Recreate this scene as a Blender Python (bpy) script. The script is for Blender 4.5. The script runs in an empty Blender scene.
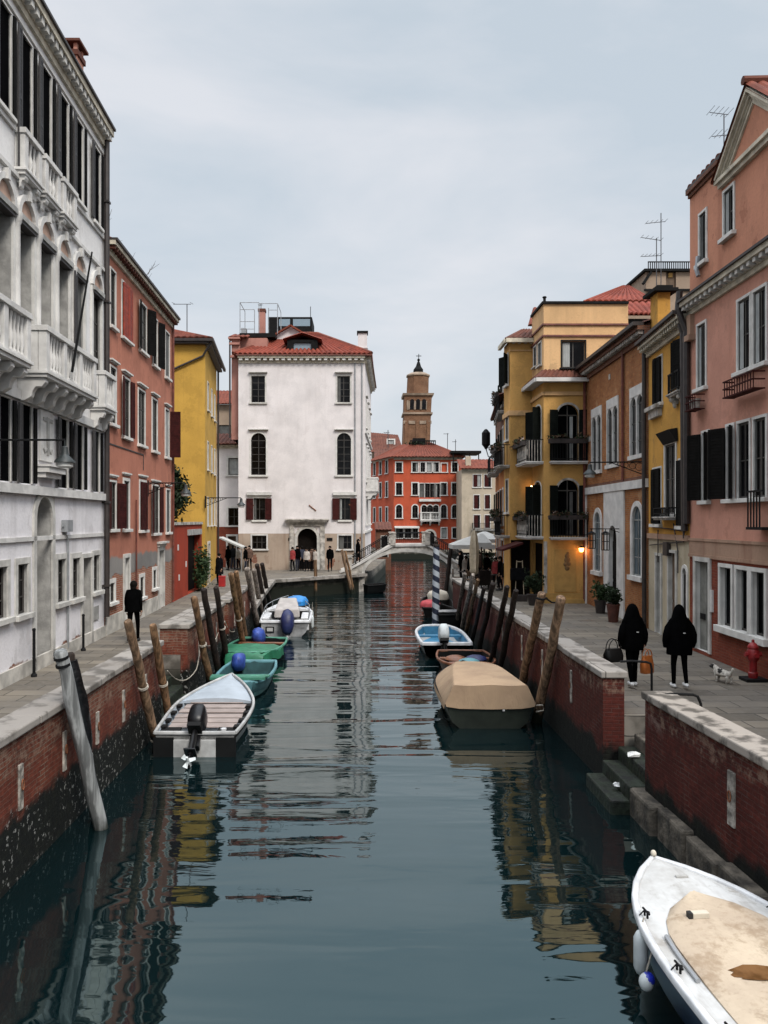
import bpy, bmesh, math, random
from mathutils import Vector, Matrix
R = random.Random(7)
rad = math.radians
sc = bpy.context.scene
COL = sc.collection
# ---------------------------------------------------------------- camera geometry
F, CX, CY, EYE = 770.0, 360.0, 520.0, 3.5      # pixels of focal length, vanishing point, eye height above the pavement (z = 0)
WATER = -1.2
def at(px, py, Y):                              # the point at depth Y that is seen at a pixel
    return Vector(((px-CX)/F*Y, Y, EYE-(py-CY)/F*Y))
def V(*a): return Vector(a)
# ---------------------------------------------------------------- mesh building
class MB:
    def __init__(s): s.v=[]; s.f=[]; s.m=[]; s.cur=0; s.cuts=[]
    def cut(s): s.cuts.append(len(s.f))            # what follows becomes an object of its own
    def add(s, vs, fs, mi=None):
        k=len(s.v); s.v += [tuple(p) for p in vs]
        for f in fs: s.f.append([i+k for i in f]); s.m.append(s.cur if mi is None else mi)
    def quad(s,a,b,c,d,mi=None): s.add([a,b,c,d],[[0,1,2,3]],mi)
    def poly(s,pts,mi=None): s.add(pts,[list(range(len(pts)))],mi)
    def obox(s,c,ax,ay,az,mi=None):             # centre and three half axes
        c=Vector(c); ax=Vector(ax); ay=Vector(ay); az=Vector(az)
        vs=[c+ax*i+ay*j+az*k for k in(-1,1) for j in(-1,1) for i in(-1,1)]
        s.add(vs,[[0,2,3,1],[4,5,7,6],[0,1,5,4],[2,6,7,3],[0,4,6,2],[1,3,7,5]],mi)
    def box(s,x0,y0,z0,x1,y1,z1,mi=None):
        s.obox(((x0+x1)/2,(y0+y1)/2,(z0+z1)/2),((x1-x0)/2,0,0),(0,(y1-y0)/2,0),(0,0,(z1-z0)/2),mi)
    def bar(s,p,q,w,h,up=(0,0,1),mi=None):
        p=Vector(p); q=Vector(q); d=q-p
        if d.length<1e-6: return
        up=Vector(up); a=d.cross(up)
        if a.length<1e-6: a=d.cross(Vector((0,1,0)))
        a.normalize(); b=a.cross(d).normalized()
        s.obox((p+q)/2,d/2,a*w/2,b*h/2,mi)
    def rings(s,rs,cap0=True,cap1=True,closed=True,mi=None):
        n=len(rs[0]); vs=[p for r in rs for p in r]; fs=[]
        for i in range(len(rs)-1):
            for j in range(n if closed else n-1):
                k=(j+1)%n; fs.append([i*n+j,i*n+k,(i+1)*n+k,(i+1)*n+j])
        if cap0: fs.append(list(range(n))[::-1])
        if cap1: fs.append([(len(rs)-1)*n+j for j in range(n)])
        s.add(vs,fs,mi)
    def tube(s,pts,rs,n=8,cap=True,mi=None):
        pts=[Vector(p) for p in pts]
        if not hasattr(rs,'__len__'): rs=[rs]*len(pts)
        out=[]; ref=None
        for i,p in enumerate(pts):
            d=(pts[min(i+1,len(pts)-1)]-pts[max(i-1,0)]).normalized()
            if ref is None: ref=Vector((0,0,1)) if abs(d.z)<.9 else Vector((1,0,0))
            a=(ref-d*ref.dot(d))
            if a.length<1e-4: a=d.orthogonal()
            a.normalize(); b=d.cross(a); ref=a
            out.append([p+(a*math.cos(t)+b*math.sin(t))*rs[i] for t in (2*math.pi*j/n for j in range(n))])
        s.rings(out,cap,cap,True,mi)
    def lathe(s,c,prof,n=10,mi=None,cap=True):
        c=Vector(c)
        s.rings([[c+Vector((r*math.cos(2*math.pi*j/n),r*math.sin(2*math.pi*j/n),z)) for j in range(n)] for r,z in prof],cap,cap,True,mi)
    def ell(s,c,rx,ry,rz,n=12,m=8,mi=None):
        c=Vector(c); rs=[]
        for i in range(m+1):
            t=-math.pi/2+math.pi*i/m; k=max(math.cos(t),.02)
            rs.append([c+Vector((rx*k*math.cos(2*math.pi*j/n),ry*k*math.sin(2*math.pi*j/n),rz*math.sin(t))) for j in range(n)])
        s.rings(rs,True,True,True,mi)
    def extrude(s,poly,vec,mi=None):            # closed polygon swept by a vector
        vec=Vector(vec); s.rings([[Vector(p) for p in poly],[Vector(p)+vec for p in poly]],True,True,True,mi)
    def build(s,name,mats,parent=None,origin=None,smooth=None,bevel=0):
        if not s.f: return None
        if s.cuts:
            cs=[0]+[c for c in s.cuts if 0<c<len(s.f)]+[len(s.f)]; o=None
            for a,b in zip(cs,cs[1:]):
                if a==b: continue
                t=MB(); k={}
                for f,m in zip(s.f[a:b],s.m[a:b]):
                    for i in f:
                        if i not in k: k[i]=len(t.v); t.v.append(s.v[i])
                    t.f.append([k[i] for i in f]); t.m.append(m)
                q=t.build(name,mats,parent,origin,smooth,bevel); o=o or q
            return o
        o0=Vector(origin) if origin is not None else Vector((0,0,0))
        vs=[(p[0]-o0[0],p[1]-o0[1],p[2]-o0[2]) for p in s.v]
        me=bpy.data.meshes.new(name); me.from_pydata(vs,[],s.f); 
        if not isinstance(mats,(list,tuple)): mats=[mats]
        for m in mats: me.materials.append(M[m])
        me.polygons.foreach_set('material_index',s.m)
        uvl=me.uv_layers.new(name='UVMap'); d=[0.0]*(2*len(me.loops))
        for p in me.polygons:
            nx,ny,nz=p.normal
            flat=abs(nz)>.75; h=math.hypot(nx,ny) or 1
            tx,ty=-ny/h,nx/h
            if abs(tx)>abs(ty): 
                if tx<0: tx,ty=-tx,-ty
            elif ty<0: tx,ty=-tx,-ty
            for li in p.loop_indices:
                w=s.v[me.loops[li].vertex_index]
                if flat: d[2*li]=w[0]; d[2*li+1]=w[1]
                else: d[2*li]=w[0]*tx+w[1]*ty; d[2*li+1]=w[2]
        uvl.data.foreach_set('uv',d)
        if smooth is not None:
            me.polygons.foreach_set('use_smooth',[True]*len(me.polygons)); me.set_sharp_from_angle(angle=rad(smooth))
        me.update(); o=bpy.data.objects.new(name,me); COL.objects.link(o)
        if parent is not None: o.parent=parent
        elif origin is not None: o.location=o0
        if bevel:
            b=o.modifiers.new('bev','BEVEL'); b.width=bevel; b.segments=2; b.limit_method='ANGLE'; b.angle_limit=rad(40)
        return o
def tag(o,label,cat,group=None):
    o['label']=label; o['category']=cat
    if group: o['group']=group
    return o
def empty(name,label,cat,loc=(0,0,0),rz=0,group=None):
    o=bpy.data.objects.new(name,None); COL.objects.link(o); o.location=loc; o.rotation_euler=(0,0,rz); o.empty_display_size=.2
    return tag(o,label,cat,group)
def struct(o,kind='structure'): o['kind']=kind; return o
# ---------------------------------------------------------------- materials
M={}
class N:
    def __init__(s,name):
        s.mat=bpy.data.materials.new(name); s.mat.use_nodes=True; M[name]=s.mat
        s.t=s.mat.node_tree; s.t.nodes.clear()
        s.out=s.n('ShaderNodeOutputMaterial'); s.b=s.n('ShaderNodeBsdfPrincipled'); s.l(s.b.outputs[0],s.out.inputs[0])
        s.co=s.n('ShaderNodeTexCoord')
    def n(s,k,**kw):
        x=s.t.nodes.new(k)
        for a,b in kw.items(): setattr(x,a,b)
        return x
    def l(s,a,b): s.t.links.new(a,b)
    def map(s,scale=(1,1,1),src='Object',rot=(0,0,0)):
        m=s.n('ShaderNodeMapping'); m.inputs['Scale'].default_value=scale; m.inputs['Rotation'].default_value=rot; s.l(s.co.outputs[src],m.inputs[0]); return m.outputs[0]
    def noise(s,scale,detail=3,co=None,rough=.55,dist=0):
        x=s.n('ShaderNodeTexNoise'); x.inputs['Scale'].default_value=scale; x.inputs['Detail'].default_value=detail; x.inputs['Roughness'].default_value=rough; x.inputs['Distortion'].default_value=dist
        s.l(co if co is not None else s.co.outputs['Object'],x.inputs['Vector']); return x.outputs[0]
    def rng(s,v,a,b,c=0,d=1,smooth=True):
        x=s.n('ShaderNodeMapRange'); x.interpolation_type='SMOOTHSTEP' if smooth else 'LINEAR'
        for i,q in enumerate((a,b,c,d)): x.inputs[1+i].default_value=q
        s.l(v,x.inputs[0]); return x.outputs[0]
    def math(s,op,a,b=None):
        x=s.n('ShaderNodeMath',operation=op)
        for i,q in enumerate((a,b)):
            if q is None: continue
            if isinstance(q,(int,float)): x.inputs[i].default_value=q
            else: s.l(q,x.inputs[i])
        return x.outputs[0]
    def mix(s,f,a,b,mode='MIX'):
        x=s.n('ShaderNodeMix',data_type='RGBA',blend_type=mode)
        for i,q in ((0,f),(6,a),(7,b)):
            if isinstance(q,(int,float)): x.inputs[i].default_value=q
            elif isinstance(q,tuple): x.inputs[i].default_value=(*q[:3],1)
            else: s.l(q,x.inputs[i])
        return x.outputs[2]
    def z(s):
        x=s.n('ShaderNodeNewGeometry'); y=s.n('ShaderNodeSeparateXYZ'); s.l(x.outputs['Position'],y.inputs[0]); return y.outputs[2]
    def bump(s,h,dist=.01,strength=1,prev=None):
        x=s.n('ShaderNodeBump'); x.inputs['Distance'].default_value=dist; x.inputs['Strength'].default_value=strength; s.l(h,x.inputs['Height'])
        if prev: s.l(prev,x.inputs['Normal'])
        s.l(x.outputs[0],s.b.inputs['Normal']); return x.outputs[0]
    def col(s,c):
        if isinstance(c,tuple): s.b.inputs['Base Color'].default_value=(*c[:3],1)
        else: s.l(c,s.b.inputs['Base Color'])
    def rough(s,r,spec=None):
        if isinstance(r,(int,float)): s.b.inputs['Roughness'].default_value=r
        else: s.l(r,s.b.inputs['Roughness'])
        if spec is not None: s.b.inputs['Specular IOR Level'].default_value=spec
    def brick(s,c1,c2,mortar,bw=.25,rh=.068,ms=.009,co='UV',wob=.07):
        x=s.n('ShaderNodeTexBrick'); nz=s.n('ShaderNodeTexNoise'); nz.inputs['Scale'].default_value=2.6; nz.inputs['Detail'].default_value=3; s.l(s.co.outputs[co],nz.inputs['Vector'])
        v1=s.n('ShaderNodeVectorMath',operation='SUBTRACT'); v1.inputs[1].default_value=(.5,.5,.5); s.l(nz.outputs['Color'],v1.inputs[0]); v2=s.n('ShaderNodeVectorMath',operation='MULTIPLY_ADD'); v2.inputs[1].default_value=(wob,wob,0); s.l(v1.outputs[0],v2.inputs[0]); s.l(s.co.outputs[co],v2.inputs[2]); s.l(v2.outputs[0],x.inputs['Vector'])
        for k,q in (('Color1',c1),('Color2',c2),('Mortar',mortar)): x.inputs[k].default_value=(*q,1)
        for k,q in (('Scale',1),('Mortar Size',ms),('Mortar Smooth',.3),('Bias',0),('Brick Width',bw),('Row Height',rh)): x.inputs[k].default_value=q
        return x
def sc3(c,k): return tuple(min(1,x*k) for x in c)
def flat(name,c,r=.7,var=.25,scale=3,bump=0,bscale=30,spec=None,metal=0):
    n=N(name); a=n.noise(scale,4); n.col(n.mix(n.rng(a,.3,.7),sc3(c,1-var),sc3(c,1+var))); n.rough(r,spec); n.b.inputs['Metallic'].default_value=metal
    if bump: n.bump(n.noise(bscale,3),bump)
    return n
def plaster(name,c,dirt=None,k=.5,brick_z=None,brick=((.22,.07,.035),(.3,.11,.055),(.3,.27,.23)),amp=.6,patch=None,grey_z=None,mott=1):
    n=N(name); dirt=dirt or sc3(c,.55)
    a=n.noise(.7,5); st=n.noise(1,4,n.map((2.2,2.2,.22))); fine=n.noise(14,4)
    col=n.mix(n.rng(a,.35,.75),sc3(c,1.06),sc3(c,.86))
    col=n.mix(n.math('MULTIPLY',n.rng(st,.5,.8),k),col,dirt)
    col=n.mix(n.math('MULTIPLY',n.rng(fine,.45,.75),.22),col,sc3(c,.6))
    p2=n.rng(n.noise(.55,7,rough=.68),.535,.55); col=n.mix(n.math('MULTIPLY',p2,.30*mott),col,sc3(c,.66))                     # old repairs
    p3=n.rng(n.noise(1.1,7,n.map((1,1,.8)),rough=.7),.60,.615); col=n.mix(n.math('MULTIPLY',p3,.4*mott),col,dirt)
    rs=n.rng(n.noise(1,5,n.map((5,5,.16))),.62,.78); col=n.mix(n.math('MULTIPLY',rs,.45*k),col,sc3(dirt,.6))                # rain streaks
    h=n.math('ADD',fine,n.math('MULTIPLY',a,.4))
    if grey_z is not None:                       # a cement dado up to a worn edge
        g=n.math('ADD',n.z(),n.math('MULTIPLY',n.math('SUBTRACT',n.noise(1.1,3),.5),.5))
        col=n.mix(n.rng(g,grey_z+.06,grey_z-.06),col,n.mix(n.rng(a,.3,.7),(.2,.19,.18),(.3,.28,.26)))
    if brick_z is not None or patch is not None:
        bk=n.brick(*brick); bc=n.mix(n.math('MULTIPLY',n.rng(fine,.4,.7),.5),bk.outputs[0],(.16,.06,.04))
        ed=n.noise(1.3,5)
        if brick_z is not None:
            msk=n.rng(n.math('ADD',n.z(),n.math('MULTIPLY',n.math('SUBTRACT',ed,.5),-amp*2)),brick_z+.03,brick_z-.03)
        if patch is not None:
            p=n.rng(n.noise(.8,4),patch,patch+.02); msk=p if brick_z is None else n.math('MAXIMUM',msk,p)
        col=n.mix(msk,col,bc); h=n.math('SUBTRACT',h,n.math('MULTIPLY',msk,n.math('ADD',bk.outputs[1],.8)))
    n.col(col); n.rough(.9,.25); n.bump(h,.012,.6); return n
def brickmat(name,c1,c2,mortar,var=.5,patch=None,pc=(.3,.2,.14),tide=None,bump=.012,smooth_z=None):
    n=N(name); bk=n.brick(c1,c2,mortar); a=n.noise(.8,5); f=n.noise(9,4)
    col=n.mix(n.math('MULTIPLY',n.rng(a,.35,.7),var),bk.outputs[0],sc3(c1,.45))
    col=n.mix(n.math('MULTIPLY',n.rng(f,.5,.75),.5),col,sc3(c2,1.5))
    h=n.math('SUBTRACT',f,n.math('MULTIPLY',bk.outputs[1],.9))
    if patch is not None:
        p=n.rng(n.noise(1.2,5,n.map((1,1,1.6))),patch,patch+.05); col=n.mix(n.math('MULTIPLY',p,.85),col,pc); h=n.math('MULTIPLY',h,n.math('SUBTRACT',1,n.math('MULTIPLY',p,.8)))
    if smooth_z is not None:                     # the lower courses still carry their old red coat, the upper ones are bare and salt-bleached
        e=n.math('ADD',n.z(),n.math('MULTIPLY',n.math('SUBTRACT',n.noise(1.5,5,rough=.65),.5),.8)); up=n.rng(e,smooth_z-.08,smooth_z+.12)
        bl=n.math('MULTIPLY',up,n.rng(n.noise(6,5,rough=.7),.45,.62)); col=n.mix(n.math('MULTIPLY',bl,.6),col,(.27,.18,.13))
        lo=n.math('MULTIPLY',n.math('SUBTRACT',1,up),n.rng(n.noise(2.4,5,rough=.7),.36,.52)); col=n.mix(n.math('MULTIPLY',lo,.75),col,n.mix(n.rng(f,.4,.7),sc3(c1,.9),sc3(c1,1.5))); h=n.math('MULTIPLY',h,n.math('SUBTRACT',1,n.math('MULTIPLY',lo,.6)))
    if tide is not None:                         # weed and slime left by the tide
        e=n.math('ADD',n.z(),n.math('MULTIPLY',n.math('SUBTRACT',n.noise(2.2,5),.5),.7))
        g=n.rng(e,tide+.12,tide-.12); al=n.mix(n.rng(n.noise(7,4),.4,.7),(.0015,.0018,.0012),(.006,.007,.004))
        sp=n.math('MULTIPLY',n.rng(n.noise(10,3,rough=.7),.585,.62),n.rng(n.noise(1.6,3),.40,.52)); al=n.mix(n.math('MULTIPLY',sp,.9),al,(.30,.30,.28)) if tide>-.5 else al
        col=n.mix(g,col,al); h=n.math('ADD',h,n.math('MULTIPLY',g,n.noise(12,3)))
    n.col(col); n.rough(.85,.3); n.bump(h,bump,.8); return n
def tiles(name,c,c2):
    n=N(name); v=n.n('ShaderNodeTexVoronoi'); v.inputs['Scale'].default_value=4.5; n.l(n.map((1,1,1)),v.inputs['Vector'])
    a=n.noise(1.2,4); col=n.mix(v.outputs['Color'],c,c2); col=n.mix(n.math('MULTIPLY',n.rng(a,.45,.75),.7),col,sc3(c,.35))
    n.col(col); n.rough(.85,.3); n.bump(n.noise(20,3),.01,.5); return n
def wood(name,c,stretch=(14,14,1.2),r=.75,wet=None,k=.5):
    n=N(name); g=n.noise(1,5,n.map(stretch)); a=n.noise(1.5,3)
    oi=n.n('ShaderNodeObjectInfo'); vr=n.rng(oi.outputs['Random'],0,1,.72,1.25,False)
    col=n.mix(n.rng(g,.38,.66),sc3(c,.42),sc3(c,1.3)); col=n.mix(n.math('MULTIPLY',n.rng(a,.45,.75),k),col,sc3(c,.4)); hs=n.n('ShaderNodeHueSaturation'); n.l(col,hs.inputs['Color']); n.l(vr,hs.inputs['Value']); hs.inputs['Saturation'].default_value=.95; col=hs.outputs[0]
    if wet is not None:
        e=n.math('ADD',n.z(),n.math('MULTIPLY',n.math('SUBTRACT',n.noise(3,3),.5),.5)); col=n.mix(n.rng(e,wet+.12,wet-.12),col,(.012,.014,.008))
    n.col(col); n.rough(r,.3); n.bump(g,.03,.9); return n
def emit(name,c,s):
    n=N(name); n.col((.8,.6,.4)); n.b.inputs['Emission Color'].default_value=(*c,1); n.b.inputs['Emission Strength'].default_value=s
# ---------------------------------------------------------------- facades
class Facade:
    """A vertical wall plane from A to B (left to right seen from outside); u runs along it, z up, d outwards."""
    def __init__(s,A,B):
        s.A=Vector((*A,0)); s.B=Vector((*B,0)); d=s.B-s.A; s.L=d.length; s.u=d/s.L; s.n=Vector((s.u.y,-s.u.x,0)); s.ops=[]
    def pt(s,u,z,d=0): return s.A+s.u*u+s.n*d+Vector((0,0,z))
    def uz(s,px,py):
        dx=(px-CX)/F; t=s.A.dot(s.n)/(dx*s.n.x+s.n.y); p=Vector((dx*t,t,0)); return (p-s.A).dot(s.u), EYE-(py-CY)/F*t
    def px(s,x0,x1,yt,yb):
        xm=(x0+x1)/2; return s.uz(x0,CY)[0],s.uz(x1,CY)[0],s.uz(xm,yb)[1],s.uz(xm,yt)[1]
    def uy(s,Y): return (Y-s.A.y)/s.u.y if abs(s.u.y)>1e-6 else 0
    def box(s,mb,u0,u1,z0,z1,d0,d1,mi=None):
        mb.obox(s.pt((u0+u1)/2,(z0+z1)/2,(d0+d1)/2),s.u*(u1-u0)/2,s.n*(d1-d0)/2,Vector((0,0,(z1-z0)/2)),mi)
    def hole(s,u0,u1,z0,z1,arch=0,depth=.2): s.ops.append((u0,u1,z0,z1,arch,depth))
    def arc(s,u0,u1,z1,rise,n=12,grow=0):
        r=(u1-u0)/2; c=(u0+u1)/2; zs=z1-rise; return [(c-(r+grow)*math.cos(math.pi*i/n),zs+(rise+grow)*math.sin(math.pi*i/n)) for i in range(n+1)]
    def wall(s,mb,z0,z1,zones=(),depth=8,back=True,u0=0,u1=None,rev=None):
        u1=s.L if u1 is None else u1
        us=sorted({u0,u1}|{q for o in s.ops for q in o[:2] if u0<q<u1}); zs=sorted({z0,z1}|{q for o in s.ops for q in o[2:4] if z0<q<z1}|{z for z,_ in zones if z0<z<z1})
        def mi(z):
            k=0
            for zz,m in zones:
                if z<zz: return m
            return 0
        for i in range(len(us)-1):
            if us[i+1]-us[i]<1e-4: continue
            for j in range(len(zs)-1):
                if zs[j+1]-zs[j]<1e-4: continue
                uc=(us[i]+us[i+1])/2; zc=(zs[j]+zs[j+1])/2
                if any(o[0]<uc<o[1] and o[2]<zc<o[3] for o in s.ops): continue
                mb.quad(s.pt(us[i],zs[j]),s.pt(us[i+1],zs[j]),s.pt(us[i+1],zs[j+1]),s.pt(us[i],zs[j+1]),mi(zc))
        for a,b,c,d,arch,dp in s.ops:
            k=mi((c+d)/2) if rev is None else rev; e=d-arch
            mb.quad(s.pt(a,c),s.pt(a,e),s.pt(a,e,-dp),s.pt(a,c,-dp),k); mb.quad(s.pt(b,c),s.pt(b,c,-dp),s.pt(b,e,-dp),s.pt(b,e),k)
            mb.quad(s.pt(a,c),s.pt(a,c,-dp),s.pt(b,c,-dp),s.pt(b,c),k)
            if not arch: mb.quad(s.pt(a,d),s.pt(b,d),s.pt(b,d,-dp),s.pt(a,d,-dp),k)
            else:
                P=s.arc(a,b,d,arch)
                for (p,q),(p2,q2) in zip(P,P[1:]):
                    if d-q>1e-5 or d-q2>1e-5: mb.quad(s.pt(p,q),s.pt(p2,q2),s.pt(p2,d),s.pt(p,d),mi((c+d)/2))
                    mb.quad(s.pt(p,q),s.pt(p,q,-dp),s.pt(p2,q2,-dp),s.pt(p2,q2),k)
        if back:
            k=0
            for ua,ub,da,db in ((u0,u0,-depth,0),(u1,u1,0,-depth),(u1,u0,-depth,-depth)):
                mb.quad(s.pt(ua,z0,da),s.pt(ub,z0,db),s.pt(ub,z1,db),s.pt(ua,z1,da),k)
RW=random.Random(99)
class House:
    def __init__(s,name,label,cat='building',group=None,base=(0,0,0)):
        s.o=Vector(base); s.root=empty(name,label,cat,base,0,group)
    def part(s,mb,name,mat,parent=None,smooth=None,bevel=0,label=None):
        o=mb.build(name,mat,parent or s.root,s.o,smooth,bevel)
        if label and o: o['label']=label
        return o
    # a window: pane, with frame / sill / sash / shutters as its sub-parts
    def window(s,f,r,arch=0,depth=None,pane='glass',frame=.1,fp=.03,fmat='stone_frame',sill=.1,sash=(1,2),smat='sash',sw=.05,shut=(),shmat='shutter',hood=0,hole=True,name='window',label=None,curtain=None,sillw=.06,panes=None):
        u0,u1,z0,z1=r; depth=(.05 if abs(f.u.y)>.5 else .14) if depth is None else depth
        if arch is True: arch=(u1-u0)/2
        if hole: f.hole(u0,u1,z0,z1,arch,depth)
        mb=MB(); dd=-depth+.004
        if arch: mb.poly([f.pt(u0,z0,dd),f.pt(u1,z0,dd)]+[f.pt(a,b,dd) for a,b in f.arc(u0,u1,z1,arch)[::-1]])
        else: mb.quad(f.pt(u0,z0,dd),f.pt(u1,z0,dd),f.pt(u1,z1,dd),f.pt(u0,z1,dd))
        w=s.part(mb,name,pane,label=label)
        if frame:
            mb=MB(); e=z1-arch; g=frame; dx=-.02
            f.box(mb,u0-g,u0,z0,e,dx,fp); f.box(mb,u1,u1+g,z0,e,dx,fp)
            if arch:
                P=f.arc(u0,u1,z1,arch); Q=f.arc(u0,u1,z1,arch,grow=g)
                for i in range(len(P)-1):
                    ring=[[f.pt(*P[i],dx),f.pt(*Q[i],dx),f.pt(*Q[i],fp),f.pt(*P[i],fp)],[f.pt(*P[i+1],dx),f.pt(*Q[i+1],dx),f.pt(*Q[i+1],fp),f.pt(*P[i+1],fp)]]
                    mb.rings(ring,i==0,i==len(P)-2)
            else: f.box(mb,u0-g,u1+g,z1,z1+g,dx,fp+.003)
            s.part(mb,'frame',fmat,w)
        if sill:
            mb=MB(); g=frame+sillw; f.box(mb,u0-g,u1+g,z0-sill,z0-.001,-.1,fp+.09); s.part(mb,'sill',fmat,w,bevel=.008 if f.A.y<30 else 0)
        if hood:
            mb=MB(); g=frame+.08; zz=z1+(frame if not arch else frame)+.12; f.box(mb,u0-g,u1+g,zz,zz+.05,-.02,hood); f.box(mb,u0-g+.05,u1+g-.05,zz-.04,zz,-.02,hood*.55); s.part(mb,'hood',fmat,w)
        if sash:
            mb=MB(); nx,nz=sash; d0,d1=dd+.002,dd+.03; e=z1-arch
            f.box(mb,u0,u0+sw,z0,e,d0,d1); f.box(mb,u1-sw,u1,z0,e,d0,d1); f.box(mb,u0+sw,u1-sw,z0,z0+sw,d0,d1)
            if not arch: f.box(mb,u0+sw,u1-sw,z1-sw,z1,d0,d1)
            else: f.box(mb,u0+sw,u1-sw,e-sw/2,e+sw/2,d0,d1)
            for i in range(1,nx+1):
                uu=u0+(u1-u0)*i/(nx+1); f.box(mb,uu-sw*.45,uu+sw*.45,z0+sw,(z1 if arch else z1-sw),d0,d1-.006)
            for i in range(1,nz+1):
                zz=z0+(e-z0)*i/(nz+1); f.box(mb,u0+sw,u1-sw,zz-sw*.3,zz+sw*.3,d0,d1-.012)
            s.part(mb,'sash',smat,w)
        if curtain is None and pane=='glass' and not arch and RW.random()<.4: curtain=RW.choice(((0,.3),(0,.45),(.6,1),(0,1)))
        if curtain:
            mb=MB(); a=u0+.05+(u1-u0)*curtain[0]; b=u0+(u1-u0)*curtain[1]-.04; k=7
            pts=[(a+(b-a)*i/k, dd+.032+(.012 if i%2 else 0)) for i in range(k+1)]
            for (a1,b1),(a2,b2) in zip(pts,pts[1:]): mb.quad(f.pt(a1,z0+.06,b1),f.pt(a2,z0+.06,b2),f.pt(a2,z1-.06-arch,b2),f.pt(a1,z1-.06-arch,b1))
            s.part(mb,'curtain','curtain' if RW.random()<.5 else 'curtain_dim',w)
        for spec in shut:                         # (side, width, opening angle; 180 = flat against the wall, 0 = closed)
            side,wd,ang=spec[:3]; m=spec[3] if len(spec)>3 else shmat
            h=f.pt(u0,0,fp+.012) if side<0 else f.pt(u1,0,fp+.012); a=rad(ang)
            dirv=f.u*math.cos(a)*(1 if side<0 else -1)+f.n*math.sin(a)
            th=Vector((0,0,1)).cross(dirv)*.02
            mb=MB(); c=h+dirv*wd/2+f.n*.03
            zt=z1-arch*.5 if arch else z1-.01
            mb.obox(c+Vector((0,0,(z0+zt)/2)),dirv*(wd/2-.05),th*.5,Vector((0,0,(zt-z0)/2-.06)))
            for q in (-1,1): mb.obox(c+dirv*q*(wd/2-.028)+Vector((0,0,(z0+zt)/2)),dirv*.028,th,Vector((0,0,(zt-z0)/2-.012)))
            for zz in (z0+.05,(z0+zt)/2,zt-.05): mb.obox(c+Vector((0,0,zz)),dirv*(wd/2-.057),th*.95,Vector((0,0,.04)))
            if f.A.y<45 or f.B.y<45:
                nl=max(6,int((zt-z0)/.09))
                for i in range(nl):
                    zz=z0+.08+(zt-z0-.16)*(i+.5)/nl; mb.obox(c+Vector((0,0,zz)),dirv*(wd/2-.06),th*.8+Vector((0,0,-.014)),Vector((0,0,.006))+th*.1)
            s.part(mb,'shutter',m,w)
        return w
    def door(s,f,r,arch=0,depth=.25,mat='door_dark',frame=.14,fmat='stone',hood=0,panels=True,label=None,step=True):
        u0,u1,z0,z1=r; f.hole(u0,u1,z0,z1,arch,depth); dd=-depth
        mb=MB()
        if arch: mb.poly([f.pt(u0,z0,dd+.004),f.pt(u1,z0,dd+.004)]+[f.pt(a,b,dd+.004) for a,b in f.arc(u0,u1,z1,arch)[::-1]])
        else: f.box(mb,u0+.002,u1-.002,z0,z1-.002,dd-.05,dd+.01)
        if panels:
            um=(u0+u1)/2; e=z1-arch
            for a,b in ((u0+.06,um-.03),(um+.03,u1-.06)):
                for c,d in ((z0+.12,z0+(e-z0)*.42),(z0+(e-z0)*.46,e-.1)): f.box(mb,a,b,c,d,dd+.005,dd+.035)
        w=s.part(mb,'door',mat,label=label)
        mb=MB(); f.box(mb,(u0+u1)/2+.06,(u0+u1)/2+.1,z0+1.0,z0+1.12,dd+.005,dd+.06); s.part(mb,'handle','iron',w)
        if frame:
            mb=MB(); g=frame; e=z1-arch; fp=.05
            f.box(mb,u0-g,u0,z0,e,-.02,fp); f.box(mb,u1,u1+g,z0,e,-.02,fp)
            if arch:
                P=f.arc(u0,u1,z1,arch); Q=f.arc(u0,u1,z1,arch,grow=g)
                for i in range(len(P)-1):
                    mb.rings([[f.pt(*X[0][k],X[1]) for X in ((P,-.02),(Q,-.02),(Q,fp),(P,fp))] for k in (i,i+1)],i==0,i==len(P)-2)
            else: f.box(mb,u0-g,u1+g,z1,z1+g,-.02,fp+.003)
            if hood: f.box(mb,u0-g-.12,u1+g+.12,z1+g+.12,z1+g+.2,-.02,hood); f.box(mb,u0-g-.05,u1+g+.05,z1+g+.004,z1+g+.118,-.02,hood*.5)
            s.part(mb,'door_frame',fmat,w)
        return w
    def cornice(s,f,z0,z1,p,dent=0,mat='stone',dmat=None,u0=0,u1=None,steps=3,name='cornice',dh=.6,dw=.45):
        u1=f.L if u1 is None else u1; mb=MB(); h=(z1-z0)/steps
        for i in range(steps):
            k=(i+1)/steps if not dent else (0.25,.35,1,1,1)[i] if steps<=5 else 1
            f.box(mb,u0,u1,z0+h*i,z0+h*(i+1)+.001,-.05,p*k)
        if dent:
            nn=int((u1-u0)/dent)
            for i in range(nn):
                uc=u0+(i+.5)*(u1-u0)/nn; f.box(mb,uc-dent*dw/2,uc+dent*dw/2,z0+h*(1 if steps>2 else 0)+h*(1-dh)*.5+.0,z0+h*(2 if steps>2 else 1)-.002,p*.2,p*.86,1 if dmat else 0)
        return s.part(mb,name,[mat,dmat] if dmat else mat)
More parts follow.
